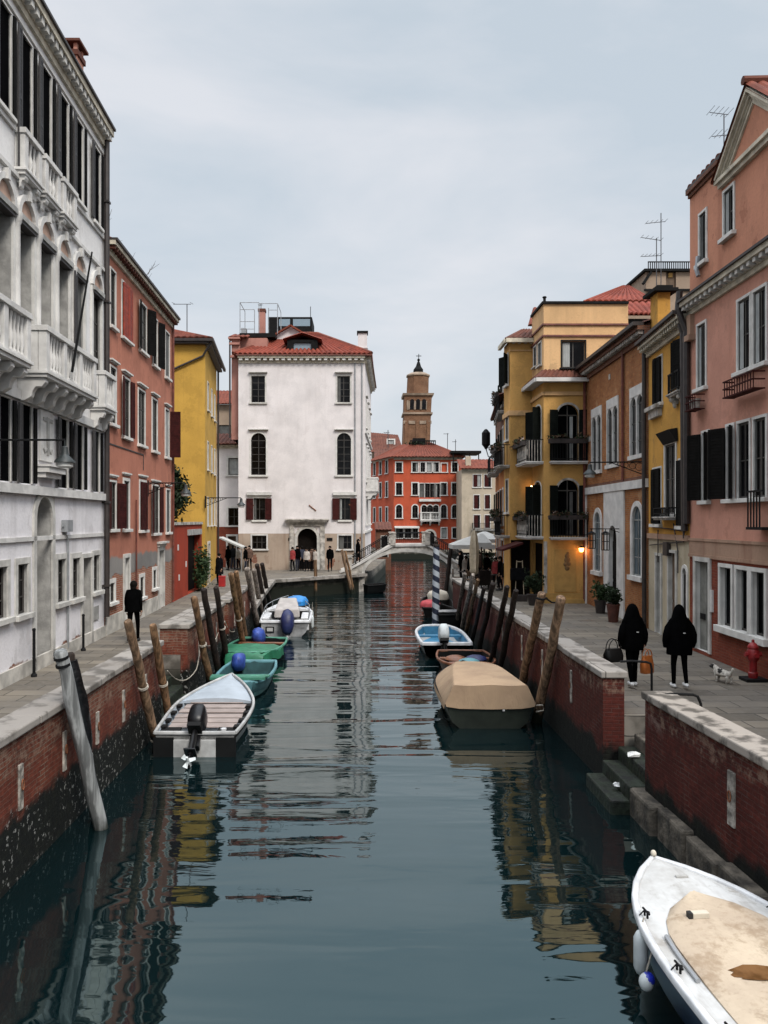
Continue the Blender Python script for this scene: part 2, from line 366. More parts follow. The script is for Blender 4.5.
    def balcony(s,f,u0,u1,z0,z1,p,kind='stone',mat='stone',brk=0,slab=.14,zb=None,bmat=None,n=None,bh=.5):
        mb=MB(); f.box(mb,u0,u1,z0,z0+slab,-.02,p); f.box(mb,u0-.04,u1+.04,z0+slab*.55,z0+slab-.002,-.02,p+.04)
        b=s.part(mb,'balcony',mat,bevel=.006 if f.A.y<30 else 0)
        zt=z0+slab; bal=MB(); rail=MB()
        if kind=='stone':
            rh=.12; pw=.2; f.box(rail,u0-.03,u1+.03,z1-rh,z1,p-.2,p+.03); f.box(rail,u0-.03,u0+.17,z1-rh,z1-.001,0,p-.2); f.box(rail,u1-.17,u1+.03,z1-rh,z1-.001,0,p-.2)
            k=max(1,round((u1-u0)/1.05)); 
            for i in range(k+1):
                uc=u0+pw/2+(u1-u0-pw)*i/k; f.box(rail,uc-pw/2,uc+pw/2,zt,z1-rh,p-.18,p-.002)
            for i in range(k):
                a=u0+pw+(u1-u0-pw)*i/k; bb=u0+(u1-u0-pw)*(i+1)/k; m=max(2,int((bb-a)/.16))
                f.box(rail,a,bb,zt,zt+.07,p-.17,p-.02)
                for j in range(m):
                    c=f.pt(a+(bb-a)*(j+.5)/m,zt+.07,p-.09); H=z1-rh-zt-.07
                    bal.lathe(c,[(.05,0),(.05,.04),(.03,.08),(.062,H*.32),(.05,H*.45),(.026,H*.62),(.04,H*.85),(.05,H*.9),(.05,H)],8)
            for e in (u0,u1-.16): f.box(rail,e,e+.16,zt,z1-rh,.002,p-.19)
            s.part(bal,'baluster',mat,b,smooth=50); s.part(rail,'railing',mat,b,bevel=.008 if f.A.y<30 else 0)
        else:
            f.box(rail,u0,u1,z1-.04,z1,p-.05,p); f.box(rail,u0,u0+.04,z1-.04,z1-.001,0,p-.05); f.box(rail,u1-.04,u1,z1-.04,z1-.001,0,p-.05)
            f.box(rail,u0,u1,zt+.08,zt+.11,p-.04,p-.01)
            for e in (u0,u1-.035): f.box(rail,e+.001,e+.034,zt,z1-.02,p-.045,p-.006)
            m=max(2,int((u1-u0)/.11))
            for i in range(m+1):
                uc=u0+.012+(u1-u0-.024)*i/m; f.box(bal,uc-.011,uc+.011,zt,z1-.04,p-.04,p-.018)
                if bmat: f.box(bal,uc-.03,uc+.03,zt+.25,zt+.5,p-.045,p-.013)
            for e in (u0+.012,u1-.012):
                for j in range(1,max(2,int(p/.12))): f.box(bal,e-.011,e+.011,zt,z1-.04,j*.12-.011,j*.12+.011)
            s.part(bal,'baluster',bmat or 'iron',b); s.part(rail,'railing','iron',b)
        if brk:
            for i in range(brk):
                uc=u0+.15+(u1-u0-.3)*i/max(1,brk-1) if brk>1 else (u0+u1)/2
                prof=[(0,0),(p*.9,0),(p*.93,-.1),(p*.8,-.2),(p*.6,-.2),(p*.5,-.3),(p*.45,-.42),(p*.25,-.5),(.06,-bh),(0,-bh)]
                mb=MB(); mb.extrude([f.pt(uc-.09,z0-.001+z*(bh/.5 if bh<.5 else 1),d) for d,z in prof],f.u*.18); s.part(mb,'bracket',mat,b,bevel=.01 if f.A.y<30 else 0)
        return b
def tile_roof(mb,e0,e1,r1,r0,period=.22,h=.06,rows=1,mi=None):
    """A patch of pan tiles: eave e0-e1, ridge r0-r1."""
    e0,e1,r1,r0=map(Vector,(e0,e1,r1,r0)); nn=(e1-e0).cross(r0-e0)
    if nn.length<1e-6: nn=(e1-e0).cross(r1-e0)
    nn.normalize()
    if nn.z<0: nn=-nn
    L=max((e1-e0).length,(r1-r0).length); n=max(2,int(L/period))*4; prof=(0,.75,1,.75); out=[]
    for j in range(rows+1):
        t=j/rows
        out.append([e0.lerp(e1,i/n).lerp(r0.lerp(r1,i/n),t)+nn*(h*prof[i%4]) for i in range(n+1)])
    vs=[p for r in out for p in r]; w=n+1
    mb.add(vs,[[j*w+i,j*w+i+1,(j+1)*w+i+1,(j+1)*w+i] for j in range(rows) for i in range(n)],mi)
    # eave thickness
    mb.add(out[0]+[p-nn*.07 for p in out[0]],[[i,i+1,w+i+1,w+i] for i in range(n)],mi)
    mb.quad(e0-nn*.07,e1-nn*.07,r1-nn*.07,r0-nn*.07,mi)
def leaves(mb,c,rx,ry,rz,n,size,rnd=R,clump=6,flatz=1.0,mi=0,mi2=None):
    c=Vector(c); cs=[]
    for _ in range(clump):
        while True:
            p=Vector((rnd.uniform(-1,1),rnd.uniform(-1,1),rnd.uniform(-1,1)))
            if p.length<1: break
        cs.append(Vector((p.x*rx*.75,p.y*ry*.75,p.z*rz*.75)))
    for _ in range(n):
        q=rnd.choice(cs); p=c+q+Vector((rnd.gauss(0,.22)*rx,rnd.gauss(0,.22)*ry,rnd.gauss(0,.22)*rz))
        a=Vector((rnd.gauss(0,1),rnd.gauss(0,1),rnd.gauss(0,.7))).normalized(); b=a.orthogonal().normalized(); b.rotate(Matrix.Rotation(rnd.uniform(0,6.28),3,a)); s=size*rnd.uniform(.6,1.3)
        mb.add([p-a*s,p+b*s*.4,p+a*s,p-b*s*.4],[[0,1,2,3]],mi if mi2 is None or rnd.random()<.6 else mi2)
# ---------------------------------------------------------------- the materials
plaster('plaster_white',(.82,.79,.80),(.46,.43,.42),.4,brick_z=.3,amp=.3,mott=.7)
plaster('plaster_palazzo_upper',(.82,.80,.78),(.48,.45,.42),.35,mott=.6)
plaster('plaster_pink_left',(.48,.19,.125),(.25,.10,.065),.55,brick_z=1.78,amp=.35,grey_z=2.3,brick=((.30,.085,.04),(.38,.15,.08),(.42,.36,.3)))
plaster('plaster_red_wall',(.34,.045,.02),(.18,.035,.022),.6)
plaster('plaster_yellow_left',(.56,.33,.065),(.36,.2,.05),.4)
plaster('plaster_far_white',(.76,.71,.70),(.52,.46,.44),.3,mott=.45)
plaster('plaster_far_base',(.42,.33,.26),(.27,.18,.13),.7,patch=.63)
plaster('plaster_pink_far',(.42,.2,.16),(.3,.13,.1),.4)
plaster('plaster_red_far',(.50,.095,.045),(.26,.06,.035),.45)
plaster('plaster_cream',(.5,.42,.32),(.35,.28,.2),.5)
plaster('plaster_orange',(.45,.16,.045),(.3,.1,.04),.5)
plaster('plaster_yellow_block',(.66,.375,.12),(.40,.22,.075),.35)
plaster('plaster_yellow_top',(.70,.44,.22),(.36,.24,.13),.35)
plaster('plaster_yellow_narrow',(.62,.325,.07),(.3,.17,.06),.5)
plaster('plaster_narrow_base',(.5,.43,.31),(.3,.22,.14),.8)
plaster('plaster_pink_right',(.60,.295,.215),(.42,.19,.13),.45)
plaster('plaster_pink_attic',(.58,.262,.165),(.28,.1,.06),.4)
plaster('plaster_belt',(.42,.27,.19),(.25,.12,.08),.9)
plaster('plaster_tan',(.36,.27,.2),(.25,.18,.13),.4)
brickmat('brick_wall',(.33,.105,.03),(.44,.18,.06),(.30,.22,.14),.5,patch=.62,pc=(.42,.24,.12))
brickmat('brick_red_base',(.20,.035,.018),(.26,.06,.03),(.2,.08,.05),.4)
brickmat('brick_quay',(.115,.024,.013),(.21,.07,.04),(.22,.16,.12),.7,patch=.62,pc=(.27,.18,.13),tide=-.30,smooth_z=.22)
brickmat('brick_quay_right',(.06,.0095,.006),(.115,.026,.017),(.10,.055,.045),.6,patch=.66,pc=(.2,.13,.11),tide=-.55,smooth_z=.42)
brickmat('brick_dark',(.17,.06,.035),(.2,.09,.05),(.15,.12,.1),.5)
brickmat('brick_tower',(.17,.072,.035),(.23,.115,.06),(.22,.16,.11),.5)
tiles('roof_tile',(.21,.055,.03),(.13,.036,.024))
tiles('roof_tile_dark',(.15,.05,.03),(.09,.035,.025))
tiles('roof_tile_bright',(.27,.055,.03),(.19,.042,.027))
flat('stone',(.55,.53,.49),.8,.2,2.5,.006,25)
flat('tower_stone',(.27,.2,.145),.85,.3,.6)
flat('boat_turquoise_dark',(.03,.085,.09),.6,.3,3)
flat('stone_frame',(.68,.66,.62),.8,.12,2.5,.004,25)
flat('stone_white',(.64,.62,.59),.8,.14,2.5,.006,25)
flat('stone_grey',(.36,.35,.33),.85,.25,3,.008,18)
flat('stone_cornice',(.58,.52,.41),.85,.25,3,.006,18)
flat('stone_dado',(.5,.47,.42),.85,.3,2,.008,14)
flat('stone_worn',(.42,.39,.35),.85,.45,4,.012,16)
flat('mooring_stone',(.33,.30,.26),.9,.6,6,.02,12)
flat('stone_old',(.085,.072,.056),.9,.7,4,.03,10)
flat('pink_infill',(.5,.33,.25),.9,.15,4,.004)
flat('shutter',(.006,.0055,.005),.8,.3,6,spec=.1)
flat('shutter_grey',(.034,.031,.032),.65,.25,9)
flat('shutter_green',(.005,.007,.006),.8,.3,6,spec=.1)
flat('shutter_maroon',(.045,.009,.008),.75,.3,6,spec=.15)
flat('shutter_red',(.3,.04,.018),.65,.25,6)
flat('sash',(.05,.045,.04),.6,.2,5)
flat('sash_white',(.5,.49,.46),.6,.15,5)
flat('sash_grey',(.22,.23,.22),.6,.2,5)
flat('curtain_dim',(.10,.10,.095),.9,.25,3)
flat('dark_room',(.0025,.0025,.003),1,.3,2,spec=.02)
flat('curtain',(.34,.35,.34),.9,.15,3)
flat('door_dark',(.008,.006,.005),.8,.3,5,spec=.1)
flat('door_grey',(.2,.2,.18),.7,.3,3)
flat('door_brown',(.12,.075,.045),.7,.3,4)
flat('door_stone',(.23,.21,.2),.8,.2,2)
flat('iron',(.006,.006,.0065),.7,.2,6,spec=.2)
flat('pipe_dark',(.03,.022,.02),.55,.3,5)
flat('pipe_red',(.16,.05,.035),.6,.3,5)
flat('lamp_metal',(.03,.036,.036),.5,.2,5)
flat('lamp_glass',(.5,.5,.48),.3,.1,3)
flat('rust',(.2,.07,.03),.8,.4,8)
flat('black_paint',(.005,.005,.006),.35,.2,4,spec=.35)
flat('tar',(.004,.008,.008),.6,.3,4)
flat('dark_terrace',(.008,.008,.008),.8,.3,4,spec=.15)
flat('metal_light',(.33,.34,.35),.5,.15,4,metal=.4)
flat('aerial_metal',(.05,.05,.055),.6,.15,4)
flat('white_paint',(.62,.62,.61),.45,.1,2.5)
flat('white_boat',(.58,.585,.59),.45,.2,4,.002,20)
flat('boat_dirty_white',(.42,.42,.41),.55,.25,3,.003,20)
flat('boat_grey',(.34,.37,.40),.45,.18,2)
flat('boat_deck_grey',(.40,.45,.50),.5,.12,2)
flat('boat_deck_boards',(.33,.27,.245),.7,.15,3)
flat('boat_navy',(.012,.022,.06),.3,.3,2)
flat('boat_dark',(.006,.006,.006),.6,.3,3,spec=.2)
flat('boat_dark_green',(.035,.042,.032),.45,.3,3)
flat('boat_turquoise',(.11,.27,.30),.5,.2,3)
flat('boat_green',(.018,.15,.075),.55,.25,3,.01,6)
flat('boat_green_trim',(.06,.22,.15),.55,.25,3)
flat('boat_blue',(.045,.19,.32),.5,.25,2)
flat('boat_blue_pale',(.35,.52,.66),.45,.15,2)
flat('boat_wood',(.2,.075,.035),.4,.3,4)
flat('tarp_blue',(.035,.075,.33),.5,.3,4,.02,7)
flat('tarp_sky',(.02,.2,.52),.5,.3,4,.02,7)
flat('tarp_navy',(.014,.02,.085),.5,.3,4,.012,7)
flat('tarp_red',(.4,.05,.06),.7,.25,4,.015,7)
flat('tarp_grey',(.38,.35,.33),.7,.15,3,.01,6)
flat('canvas_cream',(.58,.52,.42),.85,.12,3,.01,6)
flat('canvas_white',(.50,.49,.46),.85,.06,3)
flat('fender_white',(.58,.62,.62),.4,.12,5)
flat('fender_blue',(.015,.03,.4),.35,.15,5)
flat('rope',(.42,.38,.32),.9,.25,20)
flat('rubber',(.015,.015,.015),.6,.3,6)
flat('plastic_bag',(.006,.006,.007),.35,.4,6,.03,8)
flat('cloth_black',(.0022,.0022,.0024),1,.3,5,.008,14,spec=.02)
flat('cloth_dark',(.006,.006,.007),1,.35,5,spec=.05)
flat('cloth_navy',(.02,.023,.04),.9,.3,5)
flat('cloth_red',(.27,.03,.03),.85,.3,5)
flat('cloth_pale',(.45,.40,.36),.85,.25,5)
flat('cloth_brown',(.11,.06,.04),.85,.25,5)
flat('skin',(.45,.27,.19),.55,.1,5)
flat('hair_dark',(.006,.005,.004),.95,.3,9,spec=.1)
flat('hair_light',(.24,.15,.08),.7,.3,9)
flat('shoe_white',(.7,.69,.67),.6,.08,5)
flat('shoe_black',(.012,.012,.012),.5,.2,5)
flat('leather_black',(.004,.004,.004),.45,.3,6,spec=.25)
flat('leather_orange',(.42,.12,.025),.45,.2,6)
flat('eye',(.01,.01,.01),.2,0,5)
flat('fur_white',(.5,.46,.4),.95,.3,20,.02,40)
flat('fur_black',(.02,.018,.017),.95,.3,20,.02,40)
flat('hydrant_red',(.24,.012,.014),.45,.35,6,.004)
flat('red_plastic',(.4,.02,.02),.5,.2,5)
flat('pot_dark',(.03,.022,.02),.7,.3,5)
flat('pot_red',(.08,.025,.016),.7,.3,5)
flat('soil',(.03,.022,.016),.95,.3,8)
flat('leaf',(.035,.06,.022),.7,.4,3,spec=.25)
flat('leaf_dark',(.018,.03,.013),.75,.4,3,spec=.2)
flat('leaf_dry',(.09,.05,.03),.8,.4,3,spec=.2)
flat('flower',(.55,.45,.4),.8,.25,9)
flat('twig',(.06,.045,.035),.9,.3,6)
flat('paper',(.75,.75,.73),.7,.05,5)
flat('algae',(.008,.013,.006),.7,.7,5,.03,9)
flat('sign_face',(.4,.36,.28),.7,.2,6)
flat('sand_panel',(.48,.29,.09),.85,.12,3)
flat('relief_brown',(.2,.12,.05),.8,.3,5,.02,9)
flat('wheat',(.5,.42,.3),.85,.2,4,.01,9)
wood('post_brown',(.19,.105,.05),wet=-.85)
wood('post_tan',(.27,.165,.095),wet=-.9)
wood('post_dark',(.03,.019,.014),wet=-.8)
wood('post_pale',(.30,.25,.21),wet=-.9)
wood('post_grey',(.33,.34,.335),(10,10,.9),.75,-1.1,.4)
emit('lamp_lit',(1,.42,.12),4.5)
emit('bulb_lit',(1,.62,.32),7)
# the tan boat cover: canvas with soft creases
n=N('canvas_tan'); a=n.noise(1.4,4); n.col(n.mix(n.rng(a,.35,.7),(.44,.31,.20),(.36,.25,.165))); n.rough(.85,.2); n.bump(n.noise(1,4,n.map((3,3,1.2)),dist=1.2),.05,.6)
# the sun-bleached deck of the near boat
n=N('deck_tan'); a=n.noise(1.1,6,rough=.65); b=n.noise(9,5,rough=.7); st=n.noise(2.3,6,rough=.7); c=n.mix(n.rng(a,.35,.65),(.56,.46,.34),(.44,.35,.26)); c=n.mix(n.math('MULTIPLY',n.rng(st,.52,.66),.7),c,(.27,.19,.12)); c=n.mix(n.math('MULTIPLY',n.rng(b,.5,.75),.45),c,(.22,.16,.11)); n.col(c); n.rough(.8,.3); n.bump(b,.008)
n=N('deck_white'); a=n.noise(1.6,6,rough=.65); b=n.noise(1,5,n.map((9,2,9))); st=n.noise(3.1,6,rough=.72); c=n.mix(n.rng(a,.35,.65),(.56,.56,.55),(.42,.41,.39)); c=n.mix(n.math('MULTIPLY',n.rng(st,.54,.66),.6),c,(.25,.22,.18)); c=n.mix(n.math('MULTIPLY',n.rng(b,.5,.72),.5),c,(.3,.28,.26)); n.col(c); n.rough(.7,.35); n.bump(a,.008)
n=N('deck_stain'); a=n.noise(5,4); n.col(n.mix(n.rng(a,.35,.7),(.09,.04,.012),(.2,.1,.04))); n.rough(.15,.5)
# blue and white spiral on the mooring pole
n=N('spiral'); g=n.n('ShaderNodeSeparateXYZ'); n.l(n.co.outputs['Object'],g.inputs[0])
an=n.math('ARCTAN2',g.outputs[1],g.outputs[0]); ph=n.math('FRACT',n.math('ADD',n.math('DIVIDE',an,2*math.pi),n.math('MULTIPLY',g.outputs[2],2.1)))
n.col(n.mix(n.math('GREATER_THAN',ph,.5),(.012,.018,.04),(.42,.46,.5))); n.rough(.6)
# window glass: dark rooms behind
n=N('glass'); a=n.noise(1.3,2); n.col(n.mix(n.rng(a,.4,.65),(.002,.002,.0025),(.008,.008,.009))); n.rough(.15,.18)
n=N('glass_blue'); n.col((.06,.09,.11)); n.rough(.1,.5)
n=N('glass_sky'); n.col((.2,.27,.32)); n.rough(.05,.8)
# canal paving: long trachyte slabs
n=N('paving'); br=n.brick((.125,.106,.082),(.235,.20,.155),(.035,.03,.025),.95,.48,.014,wob=.03); a=n.noise(.5,5); b=n.noise(7,5); w=n.rng(n.noise(1,4,n.map((.55,1.6,1))),.58,.72)
c=n.mix(n.math('MULTIPLY',n.rng(a,.35,.7),.6),br.outputs[0],(.12,.11,.10)); c=n.mix(n.math('MULTIPLY',n.rng(b,.45,.7),.35),c,(.21,.19,.165)); c=n.mix(n.math('MULTIPLY',w,.6),c,(.045,.041,.036))
n.col(c); n.rough(n.rng(w,0,1,.85,.45),.35); n.bump(n.math('SUBTRACT',b,br.outputs[1]),.012,.7)
# quay edge stone
n=N('coping'); br=n.brick((.28,.255,.23),(.36,.33,.295),(.10,.09,.08),1.25,3.0,.012); a=n.noise(2.2,5); b=n.noise(1.1,5); c=n.mix(n.math('MULTIPLY',n.rng(a,.46,.62),.85),br.outputs[0],(.10,.09,.078)); c=n.mix(n.math('MULTIPLY',n.rng(b,.55,.7),.5),c,(.24,.21,.18)); n.col(c); n.rough(.85,.3); n.bump(a,.012,.7)
n=N('coping_old'); a=n.noise(2.6,6); c=n.mix(n.rng(a,.45,.6),(.34,.30,.26),(.10,.088,.075)); n.col(c); n.rough(.9,.3); n.bump(a,.025,.8)
n=N('quay_stone'); br=n.brick((.2,.18,.15),(.26,.23,.2),(.06,.055,.05),.9,.36,.014); a=n.noise(1.5,5); c=n.mix(n.math('MULTIPLY',n.rng(a,.4,.65),.8),br.outputs[0],(.05,.045,.035)); e=n.math('ADD',n.z(),n.math('MULTIPLY',n.math('SUBTRACT',n.noise(2,4),.5),.5)); c=n.mix(n.rng(e,-.3,-.6),c,(.012,.014,.009)); n.col(c); n.rough(.85,.3); n.bump(a,.02,.7)
# ---------------------------------------------------------------- water
n=N('canal_water'); n.col((.002,.0075,.0085)); n.rough(.02); n.b.inputs['IOR'].default_value=2.3; n.b.inputs['Specular Tint'].default_value=(.66,.96,1,1)
g=n.n('ShaderNodeNewGeometry').outputs['Position']
def wmap(s,rz=0):
    m=n.n('ShaderNodeMapping'); m.inputs['Scale'].default_value=s; m.inputs['Rotation'].default_value=(0,0,rad(rz)); n.l(g,m.inputs[0]); return m.outputs[0]
w0=n.noise(1,1,wmap((.05,.55,1),3),.4,.3); w1=n.noise(1,2,wmap((.2,1.15,1),-3),.45,.7); w2=n.noise(1,3,wmap((.8,3.0,1),5),.5,.6); w3=n.noise(1,2,wmap((3,8,1),10),.5,.4)
calm=n.rng(n.noise(1,2,wmap((.10,.25,1),8)),.40,.62,.12,1)
sy=n.n('ShaderNodeSeparateXYZ'); n.l(g,sy.inputs[0]); far=n.rng(sy.outputs[1],8,17,.35,1)       # the wake has died down close to the bridge
far=n.math('MULTIPLY',far,n.rng(sy.outputs[1],20,42,1,1.9)); h=n.math('ADD',n.math('MULTIPLY',w0,.06),n.math('MULTIPLY',n.math('ADD',n.math('MULTIPLY',w1,.05),n.math('MULTIPLY',n.math('ADD',n.math('MULTIPLY',w2,.008),n.math('MULTIPLY',w3,.0012)),calm)),far))
n.bump(h,1.0,1.0)
# ---------------------------------------------------------------- sky, sun, camera
w=bpy.data.worlds.new('World'); sc.world=w; w.use_nodes=True; t=w.node_tree; t.nodes.clear()
SUN_EL,SUN_AZ=rad(46),rad(150)                       # azimuth clockwise from +Y: behind the camera, a little to one side
o=t.nodes.new('ShaderNodeOutputWorld'); bs=t.nodes.new('ShaderNodeBackground'); bc=t.nodes.new('ShaderNodeBackground'); mx=t.nodes.new('ShaderNodeMixShader')
sk=t.nodes.new('ShaderNodeTexSky'); sk.sky_type='NISHITA'; sk.sun_disc=False; sk.sun_elevation=SUN_EL; sk.sun_rotation=SUN_AZ; sk.air_density=1.5; sk.dust_density=3
bs.inputs[1].default_value=.08; t.links.new(sk.outputs[0],bs.inputs[0])
tc=t.nodes.new('ShaderNodeTexCoord'); sx=t.nodes.new('ShaderNodeSeparateXYZ'); t.links.new(tc.outputs['Generated'],sx.inputs[0])
def wnode(k,**kw):
    x=t.nodes.new(k)
    for a,b in kw.items(): setattr(x,a,b)
    return x
mp=wnode('ShaderNodeMapping'); mp.inputs['Scale'].default_value=(1.1,1.1,3.2); mp.inputs['Location'].default_value=(.3,.1,.2); t.links.new(tc.outputs['Generated'],mp.inputs[0])
nz=wnode('ShaderNodeTexNoise'); nz.inputs['Scale'].default_value=1.7; nz.inputs['Detail'].default_value=6; nz.inputs['Roughness'].default_value=.55; nz.inputs['Distortion'].default_value=.35; t.links.new(mp.outputs[0],nz.inputs['Vector'])
cr=wnode('ShaderNodeValToRGB'); cr.color_ramp.elements[0].position=.38; cr.color_ramp.elements[0].color=(.36,.405,.45,1); cr.color_ramp.elements[1].position=.64; cr.color_ramp.elements[1].color=(.475,.487,.515,1); t.links.new(nz.outputs[0],cr.inputs[0])
zr=wnode('ShaderNodeMapRange'); zr.interpolation_type='SMOOTHSTEP'
for i,q in enumerate((.55,1.0,1.0,4.4)): zr.inputs[1+i].default_value=q
t.links.new(sx.outputs[2],zr.inputs[0]); t.links.new(cr.outputs[0],bc.inputs[0]); t.links.new(zr.outputs[0],bc.inputs[1])   # an overcast sky is brightest overhead
mx.inputs[0].default_value=.9; t.links.new(bs.outputs[0],mx.inputs[1]); t.links.new(bc.outputs[0],mx.inputs[2]); t.links.new(mx.outputs[0],o.inputs[0])
sl=bpy.data.lights.new('sun','SUN'); sl.energy=1.5; sl.angle=rad(18); sl.color=(1,.95,.88); so=bpy.data.objects.new('sun',sl); COL.objects.link(so)
sd=Vector((math.sin(SUN_AZ)*math.cos(SUN_EL),math.cos(SUN_AZ)*math.cos(SUN_EL),math.sin(SUN_EL))); so.rotation_euler=sd.to_track_quat('Z','Y').to_euler()
cd=bpy.data.cameras.new('camera'); co=bpy.data.objects.new('camera',cd); COL.objects.link(co); sc.camera=co
co.location=(0,0,EYE); co.rotation_euler=(rad(90),0,0); cd.sensor_width=36; cd.sensor_fit='AUTO'; cd.lens=F/1024*36; cd.shift_x=(384-CX)/1024; cd.shift_y=(CY-512)/1024; cd.clip_end=4000; cd.clip_start=.1
sc.view_settings.view_transform='Standard'; sc.view_settings.look='None'; sc.view_settings.exposure=.74; sc.view_settings.gamma=1
sc.render.engine='CYCLES'; sc.cycles.use_denoising=True; sc.cycles.max_bounces=7; sc.cycles.diffuse_bounces=1; sc.cycles.glossy_bounces=4; sc.cycles.caustics_reflective=False; sc.cycles.caustics_refractive=False; sc.cycles.sample_clamp_indirect=8
# ---------------------------------------------------------------- water and pavements
mb=MB(); mb.quad((-900,-60,WATER),(900,-60,WATER),(900,1500,WATER),(-900,1500,WATER)); struct(mb.build('canal_water','canal_water'))
def slab(name,pts,z=0,bot=-2.2,mat='paving',side='quay_stone'):
    mb=MB(); mb.poly([(x,y,z) for x,y in pts]); n=len(pts)
    for i in range(n):
        a,b=pts[i],pts[(i+1)%n]; mb.quad((*a,bot),(*b,bot),(*b,z),(*a,z),1)
    return struct(mb.build(name,[mat,side]))
XL,XR=-4.46,4.34                                    # canal faces of the two parapets
slab('pavement',[(-60,2),(XL-.2,2),(XL-.2,17.35),(-5.75,17.35),(-5.75,19.95),(XL-.2,19.95),(XL-.2,32),(-5.0,38),(-5.35,45.2),(.35,50.6),(.9,54),(2.3,69),(-60,69)])
slab('pavement',[(60,2),(60,75),(9.5,75),(6.1,52.5),(5.7,50),(XR+.25,36),(XR+.2,13.78),(5.45,13.78),(5.45,12.2),(4.68,12.2),(4.95,2)])
slab('ground',[(-120,92),(260,92),(260,900),(-260,900),(-260,69.5),(-120,69.5)],-.15)
mb=MB()
for a,b in (((XL-.02,32.05),(-4.82,38)),((-4.82,38),(-5.17,45.2)),((-5.17,45.2),(.35,50.43))):
    mb.bar((*a,-.09),(*b,-.09),.42,.2)
struct(mb.build('quay_kerb','coping',bevel=.02))
# ---------------------------------------------------------------- brick parapets along the canal
def parapet(label,A,B,th,stones,mat,cop='coping',z1=.8,cw=.05,end=None):
    """A and B: ends of the canal face; th: signed thickness away from the canal."""
    A=Vector((*A,0)); B=Vector((*B,0)); d=(B-A).normalized(); nrm=Vector((d.y,-d.x,0))*(1 if th<0 else -1)    # towards the canal
    root=empty('parapet_wall',label,'wall',A); t=abs(th)
    mb=MB(); c=(A+B)/2-nrm*t/2; mb.obox(c+V(0,0,(z1-.12-2.0)/2),d*(B-A).length/2,nrm*t/2,V(0,0,(z1-.12+2.0)/2)); mb.build('brick_wall',mat,root,A)
    mb=MB(); L=(B-A).length; k=max(1,round(L/1.3)); 
    for i in range(k):
        a=A+d*(L*i/k+(.004 if i else -cw)); b=A+d*(L*(i+1)/k-(.004 if i<k-1 else -cw)); j=R.uniform(-.016,.016)
        mb.obox((a+b)/2-nrm*(t/2+j*.6)+V(0,0,z1-.06+j*.5),(b-a)/2,nrm*(t/2+cw),V(0,0,.06))
    mb.build('coping',cop,root,A,bevel=.022)
    for Y,za,zb,wd in stones:
        p=A+d*((Y-A.y)/d.y); mb=MB(); mb.obox(p-nrm*.02+V(0,0,(za+zb)/2),d*wd*.42,nrm*.045,V(0,0,(zb-za)/2)); s=mb.build('mooring_stone','mooring_stone',root,A,bevel=.01)
        mb=MB(); cc=p+nrm*.04+V(0,0,(za+zb)/2+.03); mb.tube([cc+d*.035*math.cos(q)+V(0,0,.07*math.sin(q)) for q in (math.pi*2*i/10 for i in range(11))],.009,5); mb.build('iron_ring','rust',s,A)
    return root
parapet('long brick parapet with pale stone coping beside the white palazzo',(XL,4),(XL,17.3),-.4,[(7.2,-.3,.3,.16),(8.7,-.3,.3,.16),(10.1,-.3,.3,.15),(11.6,-.28,.32,.14),(13.05,-.3,.25,.15),(14.5,-.3,.3,.15),(16,-.3,.3,.14)],'brick_quay')
parapet('short brick parapet between the two gaps of the palazzo-side quay',(XL-.02,20),(XL-.02,25.4),-.72,[(21.4,-.3,.3,.15),(24,-.3,.3,.15)],'brick_quay')
parapet('far brick parapet behind the green and white boats',(XL-.02,26.2),(XL-.1,31.9),-.4,[(27.6,-.3,.3,.15),(30.2,-.3,.3,.15)],'brick_quay')
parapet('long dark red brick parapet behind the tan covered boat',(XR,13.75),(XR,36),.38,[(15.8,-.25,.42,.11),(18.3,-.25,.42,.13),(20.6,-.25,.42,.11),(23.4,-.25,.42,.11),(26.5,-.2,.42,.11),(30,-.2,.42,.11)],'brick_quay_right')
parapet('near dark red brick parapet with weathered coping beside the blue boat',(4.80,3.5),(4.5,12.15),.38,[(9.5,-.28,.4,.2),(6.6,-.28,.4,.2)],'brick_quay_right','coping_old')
# stone footing below the near right parapet
mb=MB()
for i in range(9):
    y=4+i*.93; xx=4.80-.0347*(y-3.5)*1.0
    mb.box(xx-.16-R.uniform(0,.08),y,-1.7,xx+.1,y+.9,-.78+R.uniform(-.1,.1))
tag(mb.build('stone_footing','stone_old',None,(4.6,8,-1.2),bevel=.04),'rough stone footing along the waterline under the near parapet by the blue boat','footing')
# landing steps in the gaps of the parapets
def steps(label,x0,x1,y0,y1,n,sgn,mat):
    root=empty('landing_steps',label,'steps',((x0+x1)/2,(y0+y1)/2,-.6))
    for i in range(n):
        a=x0; b=x0+(x1-x0)*(i+1)/n; z=-.05-i*(1.15/n)
        mb=MB(); mb.box(min(a,b),y0+.01*i+R.uniform(0,.03),-2.0,max(a,b)-.001*i,y1-.01*i-R.uniform(0,.05),z-.001*i); mb.build('step',mat if i<2 else 'algae',root,(( x0+x1)/2,(y0+y1)/2,-.6),bevel=.03)
    return root
steps('worn mossy stone steps in the parapet gap near the hooded women',5.44,4.0,12.22,13.72,5,-1,'stone_old')
steps('mossy stone steps in the parapet gap by the grey motor boat',-5.74,-4.25,17.4,19.9,5,1,'stone_old')
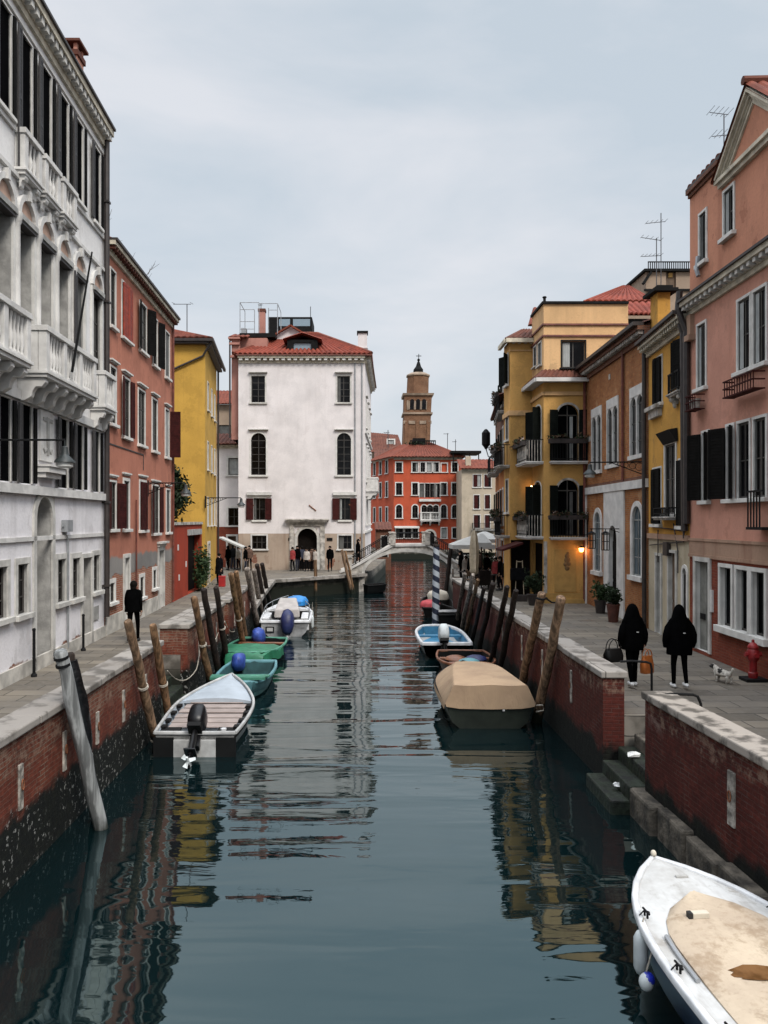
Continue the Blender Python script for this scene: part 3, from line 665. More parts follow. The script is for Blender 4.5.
# ================================================================ WHITE PALAZZO (left, near)
lx=lambda Y,a=6.9,b=.035:-(a+b*Y)
f=Facade((lx(8.5),8.5),(lx(23.2),23.2)); Hs=House('palazzo','tall white palazzo with stone balconies and dark shutters, the tallest facade by the near quay','palazzo',None,(lx(16),16,0))
cols=[9.4,10.6,11.8,13.0,14.4,16.1,17.25,18.45,19.65,20.85,22.4]
U=f.uy
for yc in cols:                                     # top floor
    wide=.7
    Hs.window(f,(U(yc)-wide/2,U(yc)+wide/2,11.15 if 17<yc<20 else 12.1,14.3),frame=.035,sash=None,depth=.03,pane='dark_room',curtain=False,shut=[(-1,.24,175,'shutter_grey'),(1,.1,172)],shmat='shutter',sill=.09)
for yc in cols:                                     # piano nobile, arched with a filled lunette over a dark lintel
    u=U(yc); w=Hs.window(f,(u-.4,u+.4,6.86,10.06),frame=.13,fp=.06,sash=(1,3),depth=.3 if yc<20.5 else .08,sill=0,shut=[(-1,.3,172,'shutter_grey')] if yc in(20.85,) else ())
    mb=MB(); P=f.arc(u-.4,u+.4,10.62,.4); mb.extrude([f.pt(a,b,.012) for a,b in P],-f.n*.05); Hs.part(mb,'lunette','pink_infill',w)
    mb=MB(); Q=f.arc(u-.4,u+.4,10.62,.4,grow=.13)
    for i in range(len(P)-1): mb.rings([[f.pt(*X[k],dd) for X,dd in ((P,-.02),(Q,-.02),(Q,.09),(P,.09))] for k in (i,i+1)],i==0,i==len(P)-2)
    f.box(mb,u-.06,u+.06,10.62,10.85,-.02,.14); Hs.part(mb,'arch','stone_white',w)
    mb=MB(); f.box(mb,u-.47,u+.47,10.075,10.2,-.02,.13); f.box(mb,u-.43,u+.43,10.0,10.07,-.1,.1,1); Hs.part(mb,'lintel',['stone_grey','pipe_dark'],w)
for a,b in zip(cols[4:10],cols[5:10]):              # half columns between the arches
    um=(U(a)+U(b))/2
    if b-a>1.4: continue
    mb=MB(); mb.lathe(f.pt(um,6.9,.05),[(.11,0),(.11,.1),(.085,.16),(.075,3.0),(.1,3.05),(.13,3.2),(.13,3.26)],10); Hs.part(mb,'half_column','stone_white',smooth=50)
for yc,k in ((9.4,1),(10.6,1),(11.8,1),(13,1),(14.4,1),(16.1,1),(17.25,1),(19.65,1),(20.85,1),(22.4,1)):     # mezzanine
    wd=.66 if yc<22 else .55
    Hs.window(f,(U(yc)-wd/2,U(yc)+wd/2,4.32,6.08),frame=.035,sash=None,depth=.03,pane='dark_room',curtain=False,sill=0,shut=[(-1,.24,174,'shutter_grey'),(1,.12,172)])
# ground floor
for x0,x1,a,b in ((-5,6.5,567,619),(17,27,564,614),(57,65,559,602),(72,79.4,558,598),(93,99,555,591)):
    Hs.window(f,f.px(x0,x1,a,b),frame=.14,fmat='stone',sill=.12,sash=(1,2),depth=.1,fp=.03)
for yc in (9.5,11,12.5,14): Hs.window(f,(U(yc)-.3,U(yc)+.3,1.45,2.6),frame=.14,sill=.12,sash=(1,2),depth=.1,fp=.03)
u0,u1,_,_=f.px(35,51,492,667); Hs.door(f,(u0,u1,.02,4.05),arch=(u1-u0)/2,mat='door_stone',frame=.17,depth=.45,panels=False,label='pale arched stone doorway')
u0,u1,_,_=f.px(82,90.6,556,646); Hs.door(f,(u0,u1,.02,2.45),mat='door_brown',frame=.12,depth=.3)
mb=MB(); f.wall(mb,-.3,14.7,((.45,0),(6.2,0),(99,1)),depth=9,rev=2); Hs.part(mb,'wall',['plaster_white','plaster_palazzo_upper','stone_grey'])
# relief panel with a cornice above the arched door
up=U(18.45); mb=MB(); f.box(mb,up-.42,up+.42,4.9,6.1,-.02,.06); f.box(mb,up-.55,up+.55,4.62,4.75,-.02,.3); f.box(mb,up-.5,up+.5,4.5,4.62,-.02,.2); f.box(mb,up-.58,up+.58,4.75,4.8,-.02,.34)
f.box(mb,up-.07,up+.07,5.05,5.95,.061,.085,1); f.box(mb,up-.3,up+.3,5.85,5.93,.062,.083,1)
for q in (-1,1): mb.tube([f.pt(up+q*.07,5.2,.06),f.pt(up+q*.2,5.1,.06),f.pt(up+q*.28,5.2,.06)],.03,6,mi=1)
Hs.part(mb,'relief_panel',['stone_white','stone_grey'])
for z0,z1,p,m in ((4.08,4.28,.12,'stone_white'),(6.13,6.34,.1,'stone_white'),(10.92,11.02,.08,'stone_white'),(3.02,3.12,.05,'stone_white'),(11.9,12.0,.06,'stone_white')):
    mb=MB()
    if z0>11.5:
        f.box(mb,0,U(16.6),z0,z1,-.02,p); mb.cut(); f.box(mb,U(20.3),f.L,z0,z1,-.02,p)
    else: f.box(mb,0,f.L,z0,z1,-.02,p)
    Hs.part(mb,'string_course',m)
mb=MB()
for a in (18.95,15.1): f.box(mb,U(a)-.08,U(a)+.08,3.15,4.05,-.02,.02)
f.box(mb,0,f.L,-.05,.32,-.02,.05); Hs.part(mb,'plinth','stone_dado')
Hs.cornice(f,14.68,15.2,.3,.3,'stone_cornice','stone',0,f.L,3,dh=.95,dw=.55); mb=MB(); f.box(mb,0,f.L,14.42,14.5,-.02,.05); Hs.part(mb,'string_course','stone_white')
mb=MB(); f.box(mb,0,f.L,15.2,15.27,-.3,.36); Hs.part(mb,'gutter','pipe_dark')
for a,b in ((12.4,15.9),(16.75,20.3)): Hs.balcony(f,U(a),U(b),6.62,7.75,.66,'stone','stone_white',brk=6)
Hs.balcony(f,U(21.85),U(22.95),6.62,7.75,.42,'stone','stone_white',brk=2)
for yc in (17.2,18.4,19.6): Hs.balcony(f,U(yc)-.5,U(yc)+.5,11.02,12.02,.22,'stone','stone_white',brk=2,bh=.28)
mb=MB(); A,B=f.pt(0,15.2,.3),f.pt(f.L,15.2,.3); tile_roof(mb,A,B,f.pt(f.L,17.4,-5),f.pt(0,17.4,-5),.3); rf=Hs.part(mb,'roof','roof_tile_dark')
c=f.pt(U(21.8),15.1,-.5); mb=MB(); mb.box(c.x-.25,c.y-.25,15,c.x+.25,c.y+.25,16.5); mb.box(c.x-.3,c.y-.3,16.5,c.x+.3,c.y+.3,16.65,1); mb.box(c.x-.36,c.y-.36,16.85,c.x+.36,c.y+.36,16.92,1)
for i in (-1,1):
    for j in (-1,1): mb.box(c.x+i*.2-.05,c.y+j*.2-.05,16.65,c.x+i*.2+.05,c.y+j*.2+.05,16.85,0)
Hs.part(mb,'chimney',['plaster_pink_right','roof_tile_dark'],rf)
mb=MB(); p=f.pt(f.L-.12,0,.12); mb.tube([p+V(0,0,15),p+V(0,0,.6)],.085,8); p=f.pt(U(22.0),0,.07)
for z in (13,10,7,4,1.5): f.box(mb,f.L-.23,f.L-.01,z,z+.06,-.01,.21)
Hs.part(mb,'downpipe','pipe_dark')
mb=MB(); p=f.pt(U(19.9),0,.05); mb.tube([p+V(0,0,.2),p+V(0,0,3.0)],.03,6); mb.tube([p+V(0,0,3.0),f.pt(U(19.5),3.35,.05)],.02,6); f.box(mb,U(19.55),U(19.95),3.2,3.5,-.01,.16); Hs.part(mb,'meter_box','metal_light')
mb=MB(); f.box(mb,U(22.1),U(22.6),.6,1.0,-.01,.03); Hs.part(mb,'wall_plate','stone_grey')
mb=MB(); a=f.pt(U(18.9),7.6,.72); b=f.pt(U(19.55),10.8,1.55); a=at(72,372,18.3); b=at(92,252,18.7); mb.tube([a,b],[.035,.022],6); tag(mb.build('flagpole','iron',None,a),'bare black flagpole slanting from the palazzo balcony','flagpole')
# two thin black posts by the palazzo wall
for px,lab,h in ((24,'thin black post against the palazzo wall near the small square windows',1.05),(75,'thin black post against the palazzo wall beside the brown door',.95)):
    u=f.uz(px,CY)[0]; p=f.pt(u,0,.22); mb=MB(); mb.tube([p+V(0,0,-.02),p+V(0,0,h)],.035,8); mb.ell(p+V(0,0,h),.045,.045,.04,8,5); mb.lathe(p,[(.07,0),(.07,.05),(.04,.08)],8)
    tag(mb.build('wall_post','iron',None,p,smooth=50),lab,'post')
# hanging street lamp on a long arm
def pend_lamp(label,wallp,endp,drop=.3,lattice=True,shade=True,s=1,up=None):
    wallp=Vector(wallp); endp=Vector(endp); r=empty('street_lamp',label,'street lamp',wallp); d=(wallp-endp).normalized()
    mb=MB(); mb.tube([wallp,endp],.022*s,6)
    if lattice:
        L=min(1.1*s,(wallp-endp).length*.7); q=wallp-d*L; lo=wallp+V(0,0,-.42*s); mb.tube([lo,q],.016*s,5)
        for i in range(4):
            c=wallp-d*(L*(i+.6)/5)+V(0,0,-.16*s*(1-i/5)); rr=.13*s*(1-i/5.5); mb.tube([c+d*rr*math.cos(a)+V(0,0,rr*math.sin(a)) for a in (2*math.pi*k/9 for k in range(10))],.01*s,4)
        mb.bar(wallp+V(0,0,.1),wallp+V(0,0,-.5*s),.06*s,.06*s)
    mb.build('bracket','iron',r,wallp)
    mb=MB(); e=endp+V(0,0,-drop); mb.tube([endp,e],.014*s,5); mb.lathe(e,[(.03*s,0),(.06*s,-.02),(.075*s,-.16*s),(.09*s,-.2*s),(.2*s,-.3*s),(.21*s,-.34*s),(.17*s,-.34*s)],12,cap=True); mb.build('lamp_shade','lamp_metal',r,wallp,smooth=40)
    mb=MB(); mb.lathe(e,[(.16*s,-.341*s),(.165*s,-.42*s),(.12*s,-.45*s)],12); mb.build('lamp_glass','lamp_glass',r,wallp,smooth=40)
    return r
pend_lamp('grey street lamp hanging from a long thin arm on the palazzo',(lx(15),15,5.06),(-5.75,15,5.06),.12,False,s=.95)
# ================================================================ PINK BUILDING (left)
px_=lambda Y:-(7.0+.03*Y)
f=Facade((px_(23.3),23.3),(px_(32.7),32.7)); Hs=House('pink_house','salmon pink house with red shutters and brick base between palazzo and red wall','house',None,(px_(28),28,0))
def W(x0,x1,a,b,**k): return Hs.window(f,f.px(x0,x1,a,b),**k)
W(110,115,271,327,frame=.06,sash=(1,2)); 
W(121.6,130.4,286,340,frame=.06,sash=None,shut=[(-1,.5,4,'shutter_red'),(1,.5,4,'shutter_red')],sill=.08)
W(139.5,146,305,352,frame=.06,sash=(1,2),shut=[(-1,.4,170,'shutter'),(1,.42,150,'shutter')])
W(152.5,157,319,366,frame=.06,sash=(1,2),shut=[(-1,.2,170,'shutter'),(1,.42,160,'shutter')])
W(165,169,333,378,frame=.06,sash=(1,2))
W(110,115.5,368,424,frame=.06,sash=(1,2),hood=.12)
W(122.5,129,379,437,frame=.06,sash=(1,2),hood=.12,shut=[(-1,.3,172,'shutter_maroon'),(1,.3,172,'shutter_maroon')])
W(138,144.5,391,445,frame=.06,sash=(1,2),hood=.12); W(151.8,156.8,400,451,frame=.06,sash=(1,2),hood=.12)
W(165,168.6,410,457,frame=.06,sash=(1,2),hood=.12,shut=[(1,.42,92,'shutter_maroon')])
W(109,115.5,482,529,frame=.06,sash=(1,2),hood=.08,shut=[(1,.5,165,'shutter_maroon'),(-1,.3,172,'shutter_maroon')])
W(123.5,128.5,481,529,frame=.1,sash=(1,2),hood=.08); W(139.5,145.5,482,530,frame=.08,sash=None,hood=.08,shut=[(-1,.45,10,'shutter_maroon'),(1,.45,10,'shutter_maroon')])
W(152,158.5,486,533,frame=.06,sash=(1,2),hood=.08,shut=[(-1,.3,172,'shutter_maroon'),(1,.3,170,'shutter_maroon')]); W(166,169.5,490,532,frame=.06,sash=(1,2),hood=.08)
W(109.5,114,583,602,frame=.13,sash=(1,1)); W(139.8,143.4,577,597,frame=.13,sash=(1,1)); W(152.8,155.8,570,588,frame=.13,sash=(1,1))
u0,u1,_,_=f.px(124,128.5,560,627); Hs.door(f,(u0,u1,.02,2.25),mat='door_grey',frame=.13)
u0,u1,_,_=f.px(158.5,163,555,611); Hs.door(f,(u0,u1,.02,2.3),mat='door_grey',frame=.15,hood=.2)
mb=MB(); f.wall(mb,-.3,11.75,(),depth=8,rev=1); Hs.part(mb,'wall',['plaster_pink_left','stone_frame'])
mb=MB(); f.box(mb,0,U(0) if 0 else f.uy(25.3),-.05,.55,-.02,.035); mb.cut(); f.box(mb,f.uy(26.2),f.uy(30.6),-.05,.55,-.02,.035); Hs.part(mb,'plinth','stone_dado')
Hs.cornice(f,11.62,11.98,.3,.26,'stone_cornice','roof_tile_dark',0,f.L,3,dh=.8,dw=.5)
mb=MB(); f.box(mb,0,f.L,11.98,12.06,-.1,.36); Hs.part(mb,'gutter','pipe_dark')
mb=MB(); tile_roof(mb,f.pt(0,12,.3),f.pt(f.L,12,.3),f.pt(f.L,13.6,-4.5),f.pt(0,13.6,-4.5),.3); Hs.part(mb,'roof','roof_tile_dark')
mb=MB(); p=f.pt(f.L-.1,0,.07); mb.tube([p+V(0,0,11.9),p+V(0,0,.1)],.05,6); mb.cut(); p=f.pt(f.uy(26.7),0,.05); mb.tube([p+V(0,0,4.2),p+V(0,0,.3)],.03,6); Hs.part(mb,'downpipe','pipe_red')
mb=MB(); f.box(mb,.1,f.uy(27.8),5.83,5.87,-.01,.02); f.box(mb,f.uy(27.8),f.uy(27.8)+.04,5.3,5.87,-.01,.02); Hs.part(mb,'cable','pipe_dark')
pend_lamp('street lamp on an ornate bracket of the salmon pink house',(px_(28.5),28.5,4.87),(-6.45,28.5,4.87),.05)
# dry twigs growing on the roof
mb=MB(); rr=random.Random(3); b0=f.pt(f.uy(26.5),12.3,-1.0)
for i in range(34):
    p=f.pt(f.uy(24.6+rr.random()*6.5),12.4,-.8-rr.random()); d=V(rr.gauss(.1,.25),rr.gauss(.1,.3),1).normalized(); L=rr.uniform(.6,1.7)*(1-.0*i); q=p+d*L; mb.tube([p,p+d*L*.5+V(rr.gauss(0,.05),0,0),q],[.02,.014,.006],4)
    for k in range(4):
        s=p+d*L*rr.uniform(.3,.9); mb.tube([s,s+V(rr.gauss(0,.25),rr.gauss(0,.25),rr.uniform(.1,.45))],[.01,.004],4)
tag(mb.build('dry_shrub','twig',None,b0),'bare twigs of a dry shrub on the pink roof','shrub')
# ================================================================ RED GARDEN WALL with gate
f=Facade((px_(32.75),32.75),(px_(39.9),39.9)); Hs=House('garden_wall','bright red garden wall with a dark gateway below a shrub','wall',None,(px_(35),35,0))
u0=f.uz(188,CY)[0]; u1=f.uz(200,CY)[0]; f.hole(u0,u1,.02,2.75,0,.35)
mb=MB(); f.wall(mb,-.3,3.28,(),depth=.36,back=True); Hs.part(mb,'wall','plaster_red_wall')
mb=MB(); f.box(mb,-.02,f.L,3.28,3.4,-.42,.06); Hs.part(mb,'coping','stone_worn')
mb=MB(); f.box(mb,u0-.15,u1+.15,2.78,3.05,-.02,.08); Hs.part(mb,'lintel','stone_grey')
mb=MB(); f.box(mb,u0+.02,u1-.02,.04,2.7,-.34,-.28); Hs.part(mb,'gate','door_dark')
mb=MB()
for px,a,b in ((178,545,550),(179,575,580),(186,562,566)):
    mb.cut(); u,z=f.uz(px,(a+b)/2); f.box(mb,u-.1,u+.1,z-.13,z+.13,-.01,.02)
Hs.part(mb,'wall_plate','stone_white')
mb=MB(); r2=random.Random(5); c=V(-8.9,34.6,4.6); tr=empty('shrub','dark evergreen shrub rising behind the red garden wall','shrub',(c.x,c.y,0))
leaves(mb,c+V(.3,0,-.1),.85,1.2,1.3,2600,.13,r2,22); leaves(mb,c+V(.4,.2,1.1),.35,.5,.7,260,.13,r2,6); mb.build('foliage','leaf_dark',tr,(c.x,c.y,0)); mb=MB(); mb.tube([(c.x,c.y,0),(c.x+.1,c.y,2),(c.x,c.y+.1,5)],[.07,.05,.02],6); mb.build('trunk','twig',tr,(c.x,c.y,0))
mb=MB(); c=V(px_(38)+.25,38.2,1.1); tr=empty('shrub','olive shrub growing at the dark gateway of the red wall','shrub',(c.x,c.y,0)); leaves(mb,c,.4,1.0,1.1,1500,.1,r2,14); mb.build('foliage','leaf',tr,(c.x,c.y,0)); mb=MB(); mb.tube([(c.x,c.y,0),(c.x,c.y,1)],[.04,.02],6); mb.build('trunk','twig',tr,(c.x,c.y,0))
# ================================================================ YELLOW HOUSE (left)
c0=V(-8.05,40,0); c1=V(-8.85,47.5,0)
f=Facade((-15,40.0),(c0.x,c0.y)); g=Facade((c0.x,c0.y),(c1.x,c1.y))
Hs=House('yellow_house','ochre yellow house with blank end wall and tiled roof behind the red garden wall','house',None,(c0.x,c0.y,0))
for z in (9.4,6.2,3.2):
    for u in (1.6,3.9,6.0): Hs.window(g,(u-.35,u+.35,z,z+1.5),frame=.05,sash=(1,2),sill=.06)
u=2.0; Hs.door(g,(u-.5,u+.5,.02,2.2),mat='door_brown')
mb=MB(); f.wall(mb,-.3,12.75,depth=.3,back=False); g.wall(mb,-.3,12.75,depth=.3,back=False); mb.quad((c1.x,c1.y,-.3),(c1.x-7,c1.y,-.3),(c1.x-7,c1.y,12.75),(c1.x,c1.y,12.75)); Hs.part(mb,'wall','plaster_yellow_left')
mb=MB(); e=.45; A=V(-15,39.6,12.9); B=V(c0.x+e,39.6,12.9); C=V(c1.x+e,c1.y+.3,12.9); rg0=V(-12.2,42.6,14.4); rg1=V(-12.4,46,14.4)
tile_roof(mb,A,B,rg0,V(-15,42.6,14.4),.32); tile_roof(mb,B,C,rg1,rg0,.32); Hs.part(mb,'roof','roof_tile')
mb=MB(); mb.bar(A+V(0,0,-.12),B+V(0,0,-.12),.12,.14); mb.bar(B+V(0,0,-.12),C+V(0,0,-.12),.14,.16); mb.bar((-15,39.8,12.66),(c0.x+.25,39.8,12.66),.3,.12); mb.bar((c0.x+.2,39.85,12.66),(c1.x+.2,c1.y,12.66),.3,.12); mb.tube([V(c0.x+.4,39.7,12.7),V(c0.x-.1,39.9,12.0),V(-9.6,39.9,11.35),V(-10.2,39.9,11.2)],.06,6); Hs.part(mb,'gutter','pipe_dark')
pend_lamp('street lamp on an ornate bracket at the yellow house corner',(-8.0,39.85,4.65),(-6.15,39.85,4.65),.03,s=1.05)
mb=MB(); mb.tube([V(c1.x+.12,c1.y-.1,12.6),V(c1.x+.12,c1.y-.1,0)],.06,6); Hs.part(mb,'downpipe','pipe_dark')
# awning by the yellow house
aw=empty('awning','white shop awning beside the low white house with two windows','awning',(-8.2,52,2.9)); mb=MB(); A=at(219,537,53); B=at(242,547,51.5)
mb.extrude([A,A+V(0,0,-.1),B+V(0,0,-.12),B],(0,1.6,.0)); mb.build('canopy','canvas_white',aw,(-8.2,52,2.9)); mb=MB(); mb.tube([B+V(-.05,.1,-.1),V(B.x-.05,B.y+.1,0)],.03,6); mb.cut(); mb.tube([B+V(-.05,1.5,-.1),V(B.x-.05,B.y+1.5,0)],.03,6); mb.build('pole','metal_light',aw,(-8.2,52,2.9))
# ================================================================ SMALL WHITE HOUSE beside the far white palace
f=Facade((-11.5,57),(-8.55,57)); Hs=House('small_house','low white house with two dark windows beside the far white palace','house',None,(-9.5,57,0))
for a in ((228.3,239,458,475),(228.3,239.6,508,525.5)): Hs.window(f,f.px(*a),frame=.14,sash=(1,1))
u0,u1,_,_=f.px(228,236,545,572); Hs.door(f,(u0,u1,.02,2.3),mat='door_brown')
mb=MB(); f.wall(mb,-.3,9.0,((3.0,1),(99,0)),depth=5); Hs.part(mb,'wall',['plaster_far_white','brick_red_base'])
mb=MB(); tile_roof(mb,(-11.7,56.6,9.1),(-8.4,56.6,9.1),(-8.4,60,10.2),(-11.7,60,10.2),.3); Hs.part(mb,'roof','roof_tile_dark')
Hs.cornice(f,8.8,9.05,.25,.35,'stone_cornice',None,0,f.L,3)
# brown roofed house behind it
f=Facade((-13.5,66),(-9.3,66)); Hs=House('tan_house','brown roofed house seen behind the small white house','house',None,(-11,66,0))
Hs.window(f,f.px(219,231,425,441),frame=0,sash=(1,1),sill=0)
mb=MB(); f.wall(mb,-.3,13.4,depth=6); Hs.part(mb,"wall","plaster_tan"); mb=MB(); tile_roof(mb,(-13.7,65.5,13.4),(-9.1,65.5,13.4),(-9.1,68,14.9),(-13.7,68,14.9),.3); Hs.part(mb,'roof','roof_tile')
# ================================================================ FAR WHITE PALACE
x0=at(238.4,520,54).x; x1=at(365,520,54).x
f=Facade((x0,54),(x1,54)); g=Facade((x1,54),(x1+.6,67)); Hs=House('white_palace','white palace with arched stone door and red tiled roof facing down the canal','palazzo',None,((x0+x1)/2,54,0))
for a,b in ((251.3,265),(337.3,350)):
    Hs.window(f,f.px(a,b,376,402.5),frame=.1,sash=(1,3),sill=.1,hood=.22,fmat='stone')
for a,b in ((251,266),(337,351)):
    Hs.window(f,f.px(a,b,433,475),arch=True,frame=.1,sash=(1,4),sill=.12,hood=.2)
    u0,u1,z0,z1=f.px(a+2.4,b-.6,498,520); Hs.window(f,(u0,u1,z0,z1),frame=.05,fp=.02,sash=(1,1),curtain=(0,.28),shut=[(-1,.5,172,'shutter_maroon'),(1,.45,172,'shutter_maroon')],sill=.12)
    mb=MB(); f.box(mb,u0-.45,u1+.45,z1+.2,z1+.42,-.02,.16); f.box(mb,u0-.38,u1+.38,z1+.1,z1+.2,-.02,.08); Hs.part(mb,'hood','stone_white')
for a in ((252,266.5,535.5,549),(338.5,351.6,535.5,549)): Hs.window(f,f.px(*a),frame=.1,sash=(2,1),sill=.1,fmat='stone_white')
u0,u1,z0,z1=f.px(297.5,317,528.5,570); Hs.door(f,(u0,u1,.02,z1),arch=(u1-u0)/2,mat='door_dark',frame=.2,depth=.5,panels=False)
mb=MB(); f.box(mb,u0-.55,u0-.22,0,z1+.18,-.02,.1); f.box(mb,u1+.22,u1+.55,0,z1+.18,-.02,.1); f.box(mb,u0-.55,u1+.55,z1+.18,z1+.45,-.02,.12); f.box(mb,u0-.75,u1+.75,z1+.45,z1+.58,-.02,.35); f.box(mb,u0-.85,u1+.85,z1+.58,z1+.68,-.02,.45); Hs.part(mb,'portal','stone_worn')
for z0_,z1_,us in ((10.2,12.2,(2,5,8,11)),(6.3,8.8,(2,5,8,11)),(3.2,5,(2,5,8,11))):
    for u in us: Hs.window(g,(u-.45,u+.45,z0_,z1_),frame=.1,sash=(1,2),hood=.15)
mb=MB(); f.wall(mb,-.3,14.75,((2.55,1),(99,0)),depth=.4,back=False); g.wall(mb,-.3,14.75,depth=.4,back=False); mb.quad((x0,54,-.3),(x0,67,-.3),(x0,67,14.75),(x0,54,14.75)); Hs.part(mb,'wall',['plaster_far_white','plaster_far_base'])
Hs.cornice(f,14.5,14.95,.4,.42,'stone_cornice','stone_white',0,f.L,3,dh=.95,dw=.55); Hs.cornice(g,14.5,14.95,.4,.42,'stone_cornice','stone_white',0,g.L,3,dh=.95,dw=.55)
mb=MB(); f.box(mb,-.1,f.L+.4,14.95,15.03,-.2,.5); g.box(mb,-.5,g.L,14.955,15.03,-.2,.5); Hs.part(mb,'gutter','pipe_red')
mb=MB()
for u,z,s in ((.4,4.35,1),(6.3,4.35,-1),(10.3,4.4,-1)):
    mb.cut(); uu={.4:.85,6.3:5.2,10.3:8.0}[u]; mb.tube([f.pt(uu-.25,z-s*.2,.04),f.pt(uu+.25,z+s*.2,.04)],.035,5)
Hs.part(mb,'wall_anchor','rust')
mb=MB(); f.box(mb,3.5,3.9,2.05,2.25,-.01,.05); mb.cut(); f.box(mb,6.2,6.6,2.05,2.25,-.01,.05); Hs.part(mb,'plaque','iron')
mb=MB()
for px in (355,362): mb.cut(); p=f.pt(f.uz(px,CY)[0],0,.06); mb.tube([p+V(0,0,14.5),p+V(0,0,.1)],.045,6)
Hs.part(mb,'downpipe','metal_light')
# oriel balcony on the canal side
Hs.balcony(g,1.6,4.6,5.5,6.6,.85,'stone','stone_white',brk=3,bh=.5); mb=MB(); g.box(mb,0,g.L,2.6,2.75,-.02,.12); mb.cut(); g.box(mb,0,g.L,9.6,9.75,-.02,.12); Hs.part(mb,'string_course','stone_white')
# roof: hips, ridge, dormer, white gable behind, terrace
ez=15.03; A=V(x0-.3,53.5,ez); B=V(x1+.45,53.5,ez); D=V(x1+.95,67,ez); R0=V(x0+3.4,58.5,17.6); R1=V(x1-3.6,58.5,17.6); R2=V(x1-2.5,65,17.6)
mb=MB(); tile_roof(mb,A,B,R1,R0,.34,.13); tile_roof(mb,B,D,R2,R1,.34,.13); tile_roof(mb,V(x0-.3,66,ez),A,R0,V(x0+3.4,65,17.6),.34,.13)
rf=Hs.part(mb,'roof','roof_tile_bright')
mb=MB(); 
for a,b in ((A,R0),(R0,R1),(B,R1)): mb.tube([a+V(0,0,.06),b+V(0,0,.06)],.14,6)
Hs.part(mb,'ridge_tiles','roof_tile',rf)
q0=at(293.5,353,54.3); q1=at(311,343,54.3); dm=MB()
u0,u1,z0,z1=q0.x,q1.x,q0.z,q1.z; dm.box(u0-.45,54.35,z0-.25,u0-.0,57,z1+.25); dm.box(u1+.0,54.35,z0-.25,u1+.45,57,z1+.25); dm.box(u0-.0,54.36,z0-.28,u1,57,z0-.03); dm.box(u0,54.36,z1+.03,u1,57,z1+.25)
dorm=Hs.part(dm,'dormer','dark_terrace',rf)
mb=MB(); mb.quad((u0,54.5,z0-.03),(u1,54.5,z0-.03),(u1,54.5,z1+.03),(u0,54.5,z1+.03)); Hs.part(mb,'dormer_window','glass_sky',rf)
mb=MB(); xm=(u0+u1)/2; zt=z1+.72; tile_roof(mb,(u0-.75,54.2,z1+.26),(u0-.75,57.5,z1+.26),(xm,57.5,zt),(xm,54.2,zt),.3,.08); tile_roof(mb,(u1+.75,57.5,z1+.26),(u1+.75,54.2,z1+.26),(xm,54.2,zt),(xm,57.5,zt),.3,.08); Hs.part(mb,'dormer_roof','roof_tile_bright',rf)
mb=MB(); P=[at(277,340,56.8),at(304,340,56.8),at(304,334.5,56.8),at(290,326.5,56.8),at(277,334.5,56.8)]; mb.extrude(P,(0,2,0)); Hs.part(mb,'gable','plaster_far_white',rf)
mb=MB(); a,b,c=at(273,336,56.6),at(290.5,325.5,56.6),at(307,335.5,56.6); mb.bar(a,b,.3,.12); mb.bar(b,c,.3,.12); Hs.part(mb,'gable_trim','roof_tile',rf)
mb=MB(); p=at(362.5,354,55.5); q=at(362.5,334,55.5); mb.box(p.x-.33,55.2,p.z-.6,p.x+.33,55.9,q.z); mb.box(p.x-.38,55.15,q.z-1.1,p.x+.38,55.95,q.z-1.0); Hs.part(mb,'chimney','plaster_far_white',rf)
mb=MB(); mb.box(p.x-.4,55.1,q.z,p.x+.4,56,q.z+.14); Hs.part(mb,'chimney_cap','dark_terrace',rf)
mb=MB(); p=at(262,333,57); q=at(262,312,57); mb.box(p.x-.24,56.8,p.z-.9,p.x+.24,57.3,q.z); Hs.part(mb,'chimney','plaster_pink_far',rf)
mb=MB(); mb.box(p.x-.28,56.76,q.z,p.x+.28,57.34,q.z+.2); Hs.part(mb,'chimney_cap','roof_tile_dark',rf)
# terrace room with glazed band
mb=MB(); a=at(268,336,60); b=at(312,317,60); mb.box(a.x,60,a.z-1,b.x,63,b.z); tr=Hs.part(mb,'roof_terrace','dark_terrace',rf)
mb=MB()
for c,d in ((279,290),(293,310)):
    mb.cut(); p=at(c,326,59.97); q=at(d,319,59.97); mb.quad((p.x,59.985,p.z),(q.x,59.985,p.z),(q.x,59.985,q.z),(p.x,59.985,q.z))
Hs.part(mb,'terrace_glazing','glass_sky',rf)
mb=MB(); p=at(239.5,337,55.6); q=at(275,333,55.6); mb.box(p.x,55.6,p.z,q.x,60,q.z); mb.box(at(254,0,55.8).x,55.8,15.2,at(266,0,55.8).x,59,p.z-.001); Hs.part(mb,'terrace_deck','dark_terrace',rf)
mb=MB()
for px,top in ((240,302.5),(254.5,310),(259,303),(277.5,303.5),(268.5,308)):
    p=at(px,333.5,55.7); q=at(px,top,55.7); mb.tube([p,q],.03,5)
    if px in (240,277.5): mb.tube([p+V(0,2.4,0),q+V(0,2.4,0)],.03,5); mb.tube([q,q+V(0,2.4,0)],.025,5)
for a,b,y in ((240,259,302.5),(259,277.5,303.5),(240,254.5,309.5),(240,254.5,321.5),(240,254.5,329),(268.5,277.5,310)):
    mb.tube([at(a,y,55.7),at(b,y,55.7)],.025,5)
Hs.part(mb,'terrace_frame','metal_light',rf)
mb=MB(); mb.box(at(241,0,56).x,56,at(0,333,56).z,at(246,0,56).x,56.6,at(0,328,56).z); Hs.part(mb,'water_tank','metal_light',rf)
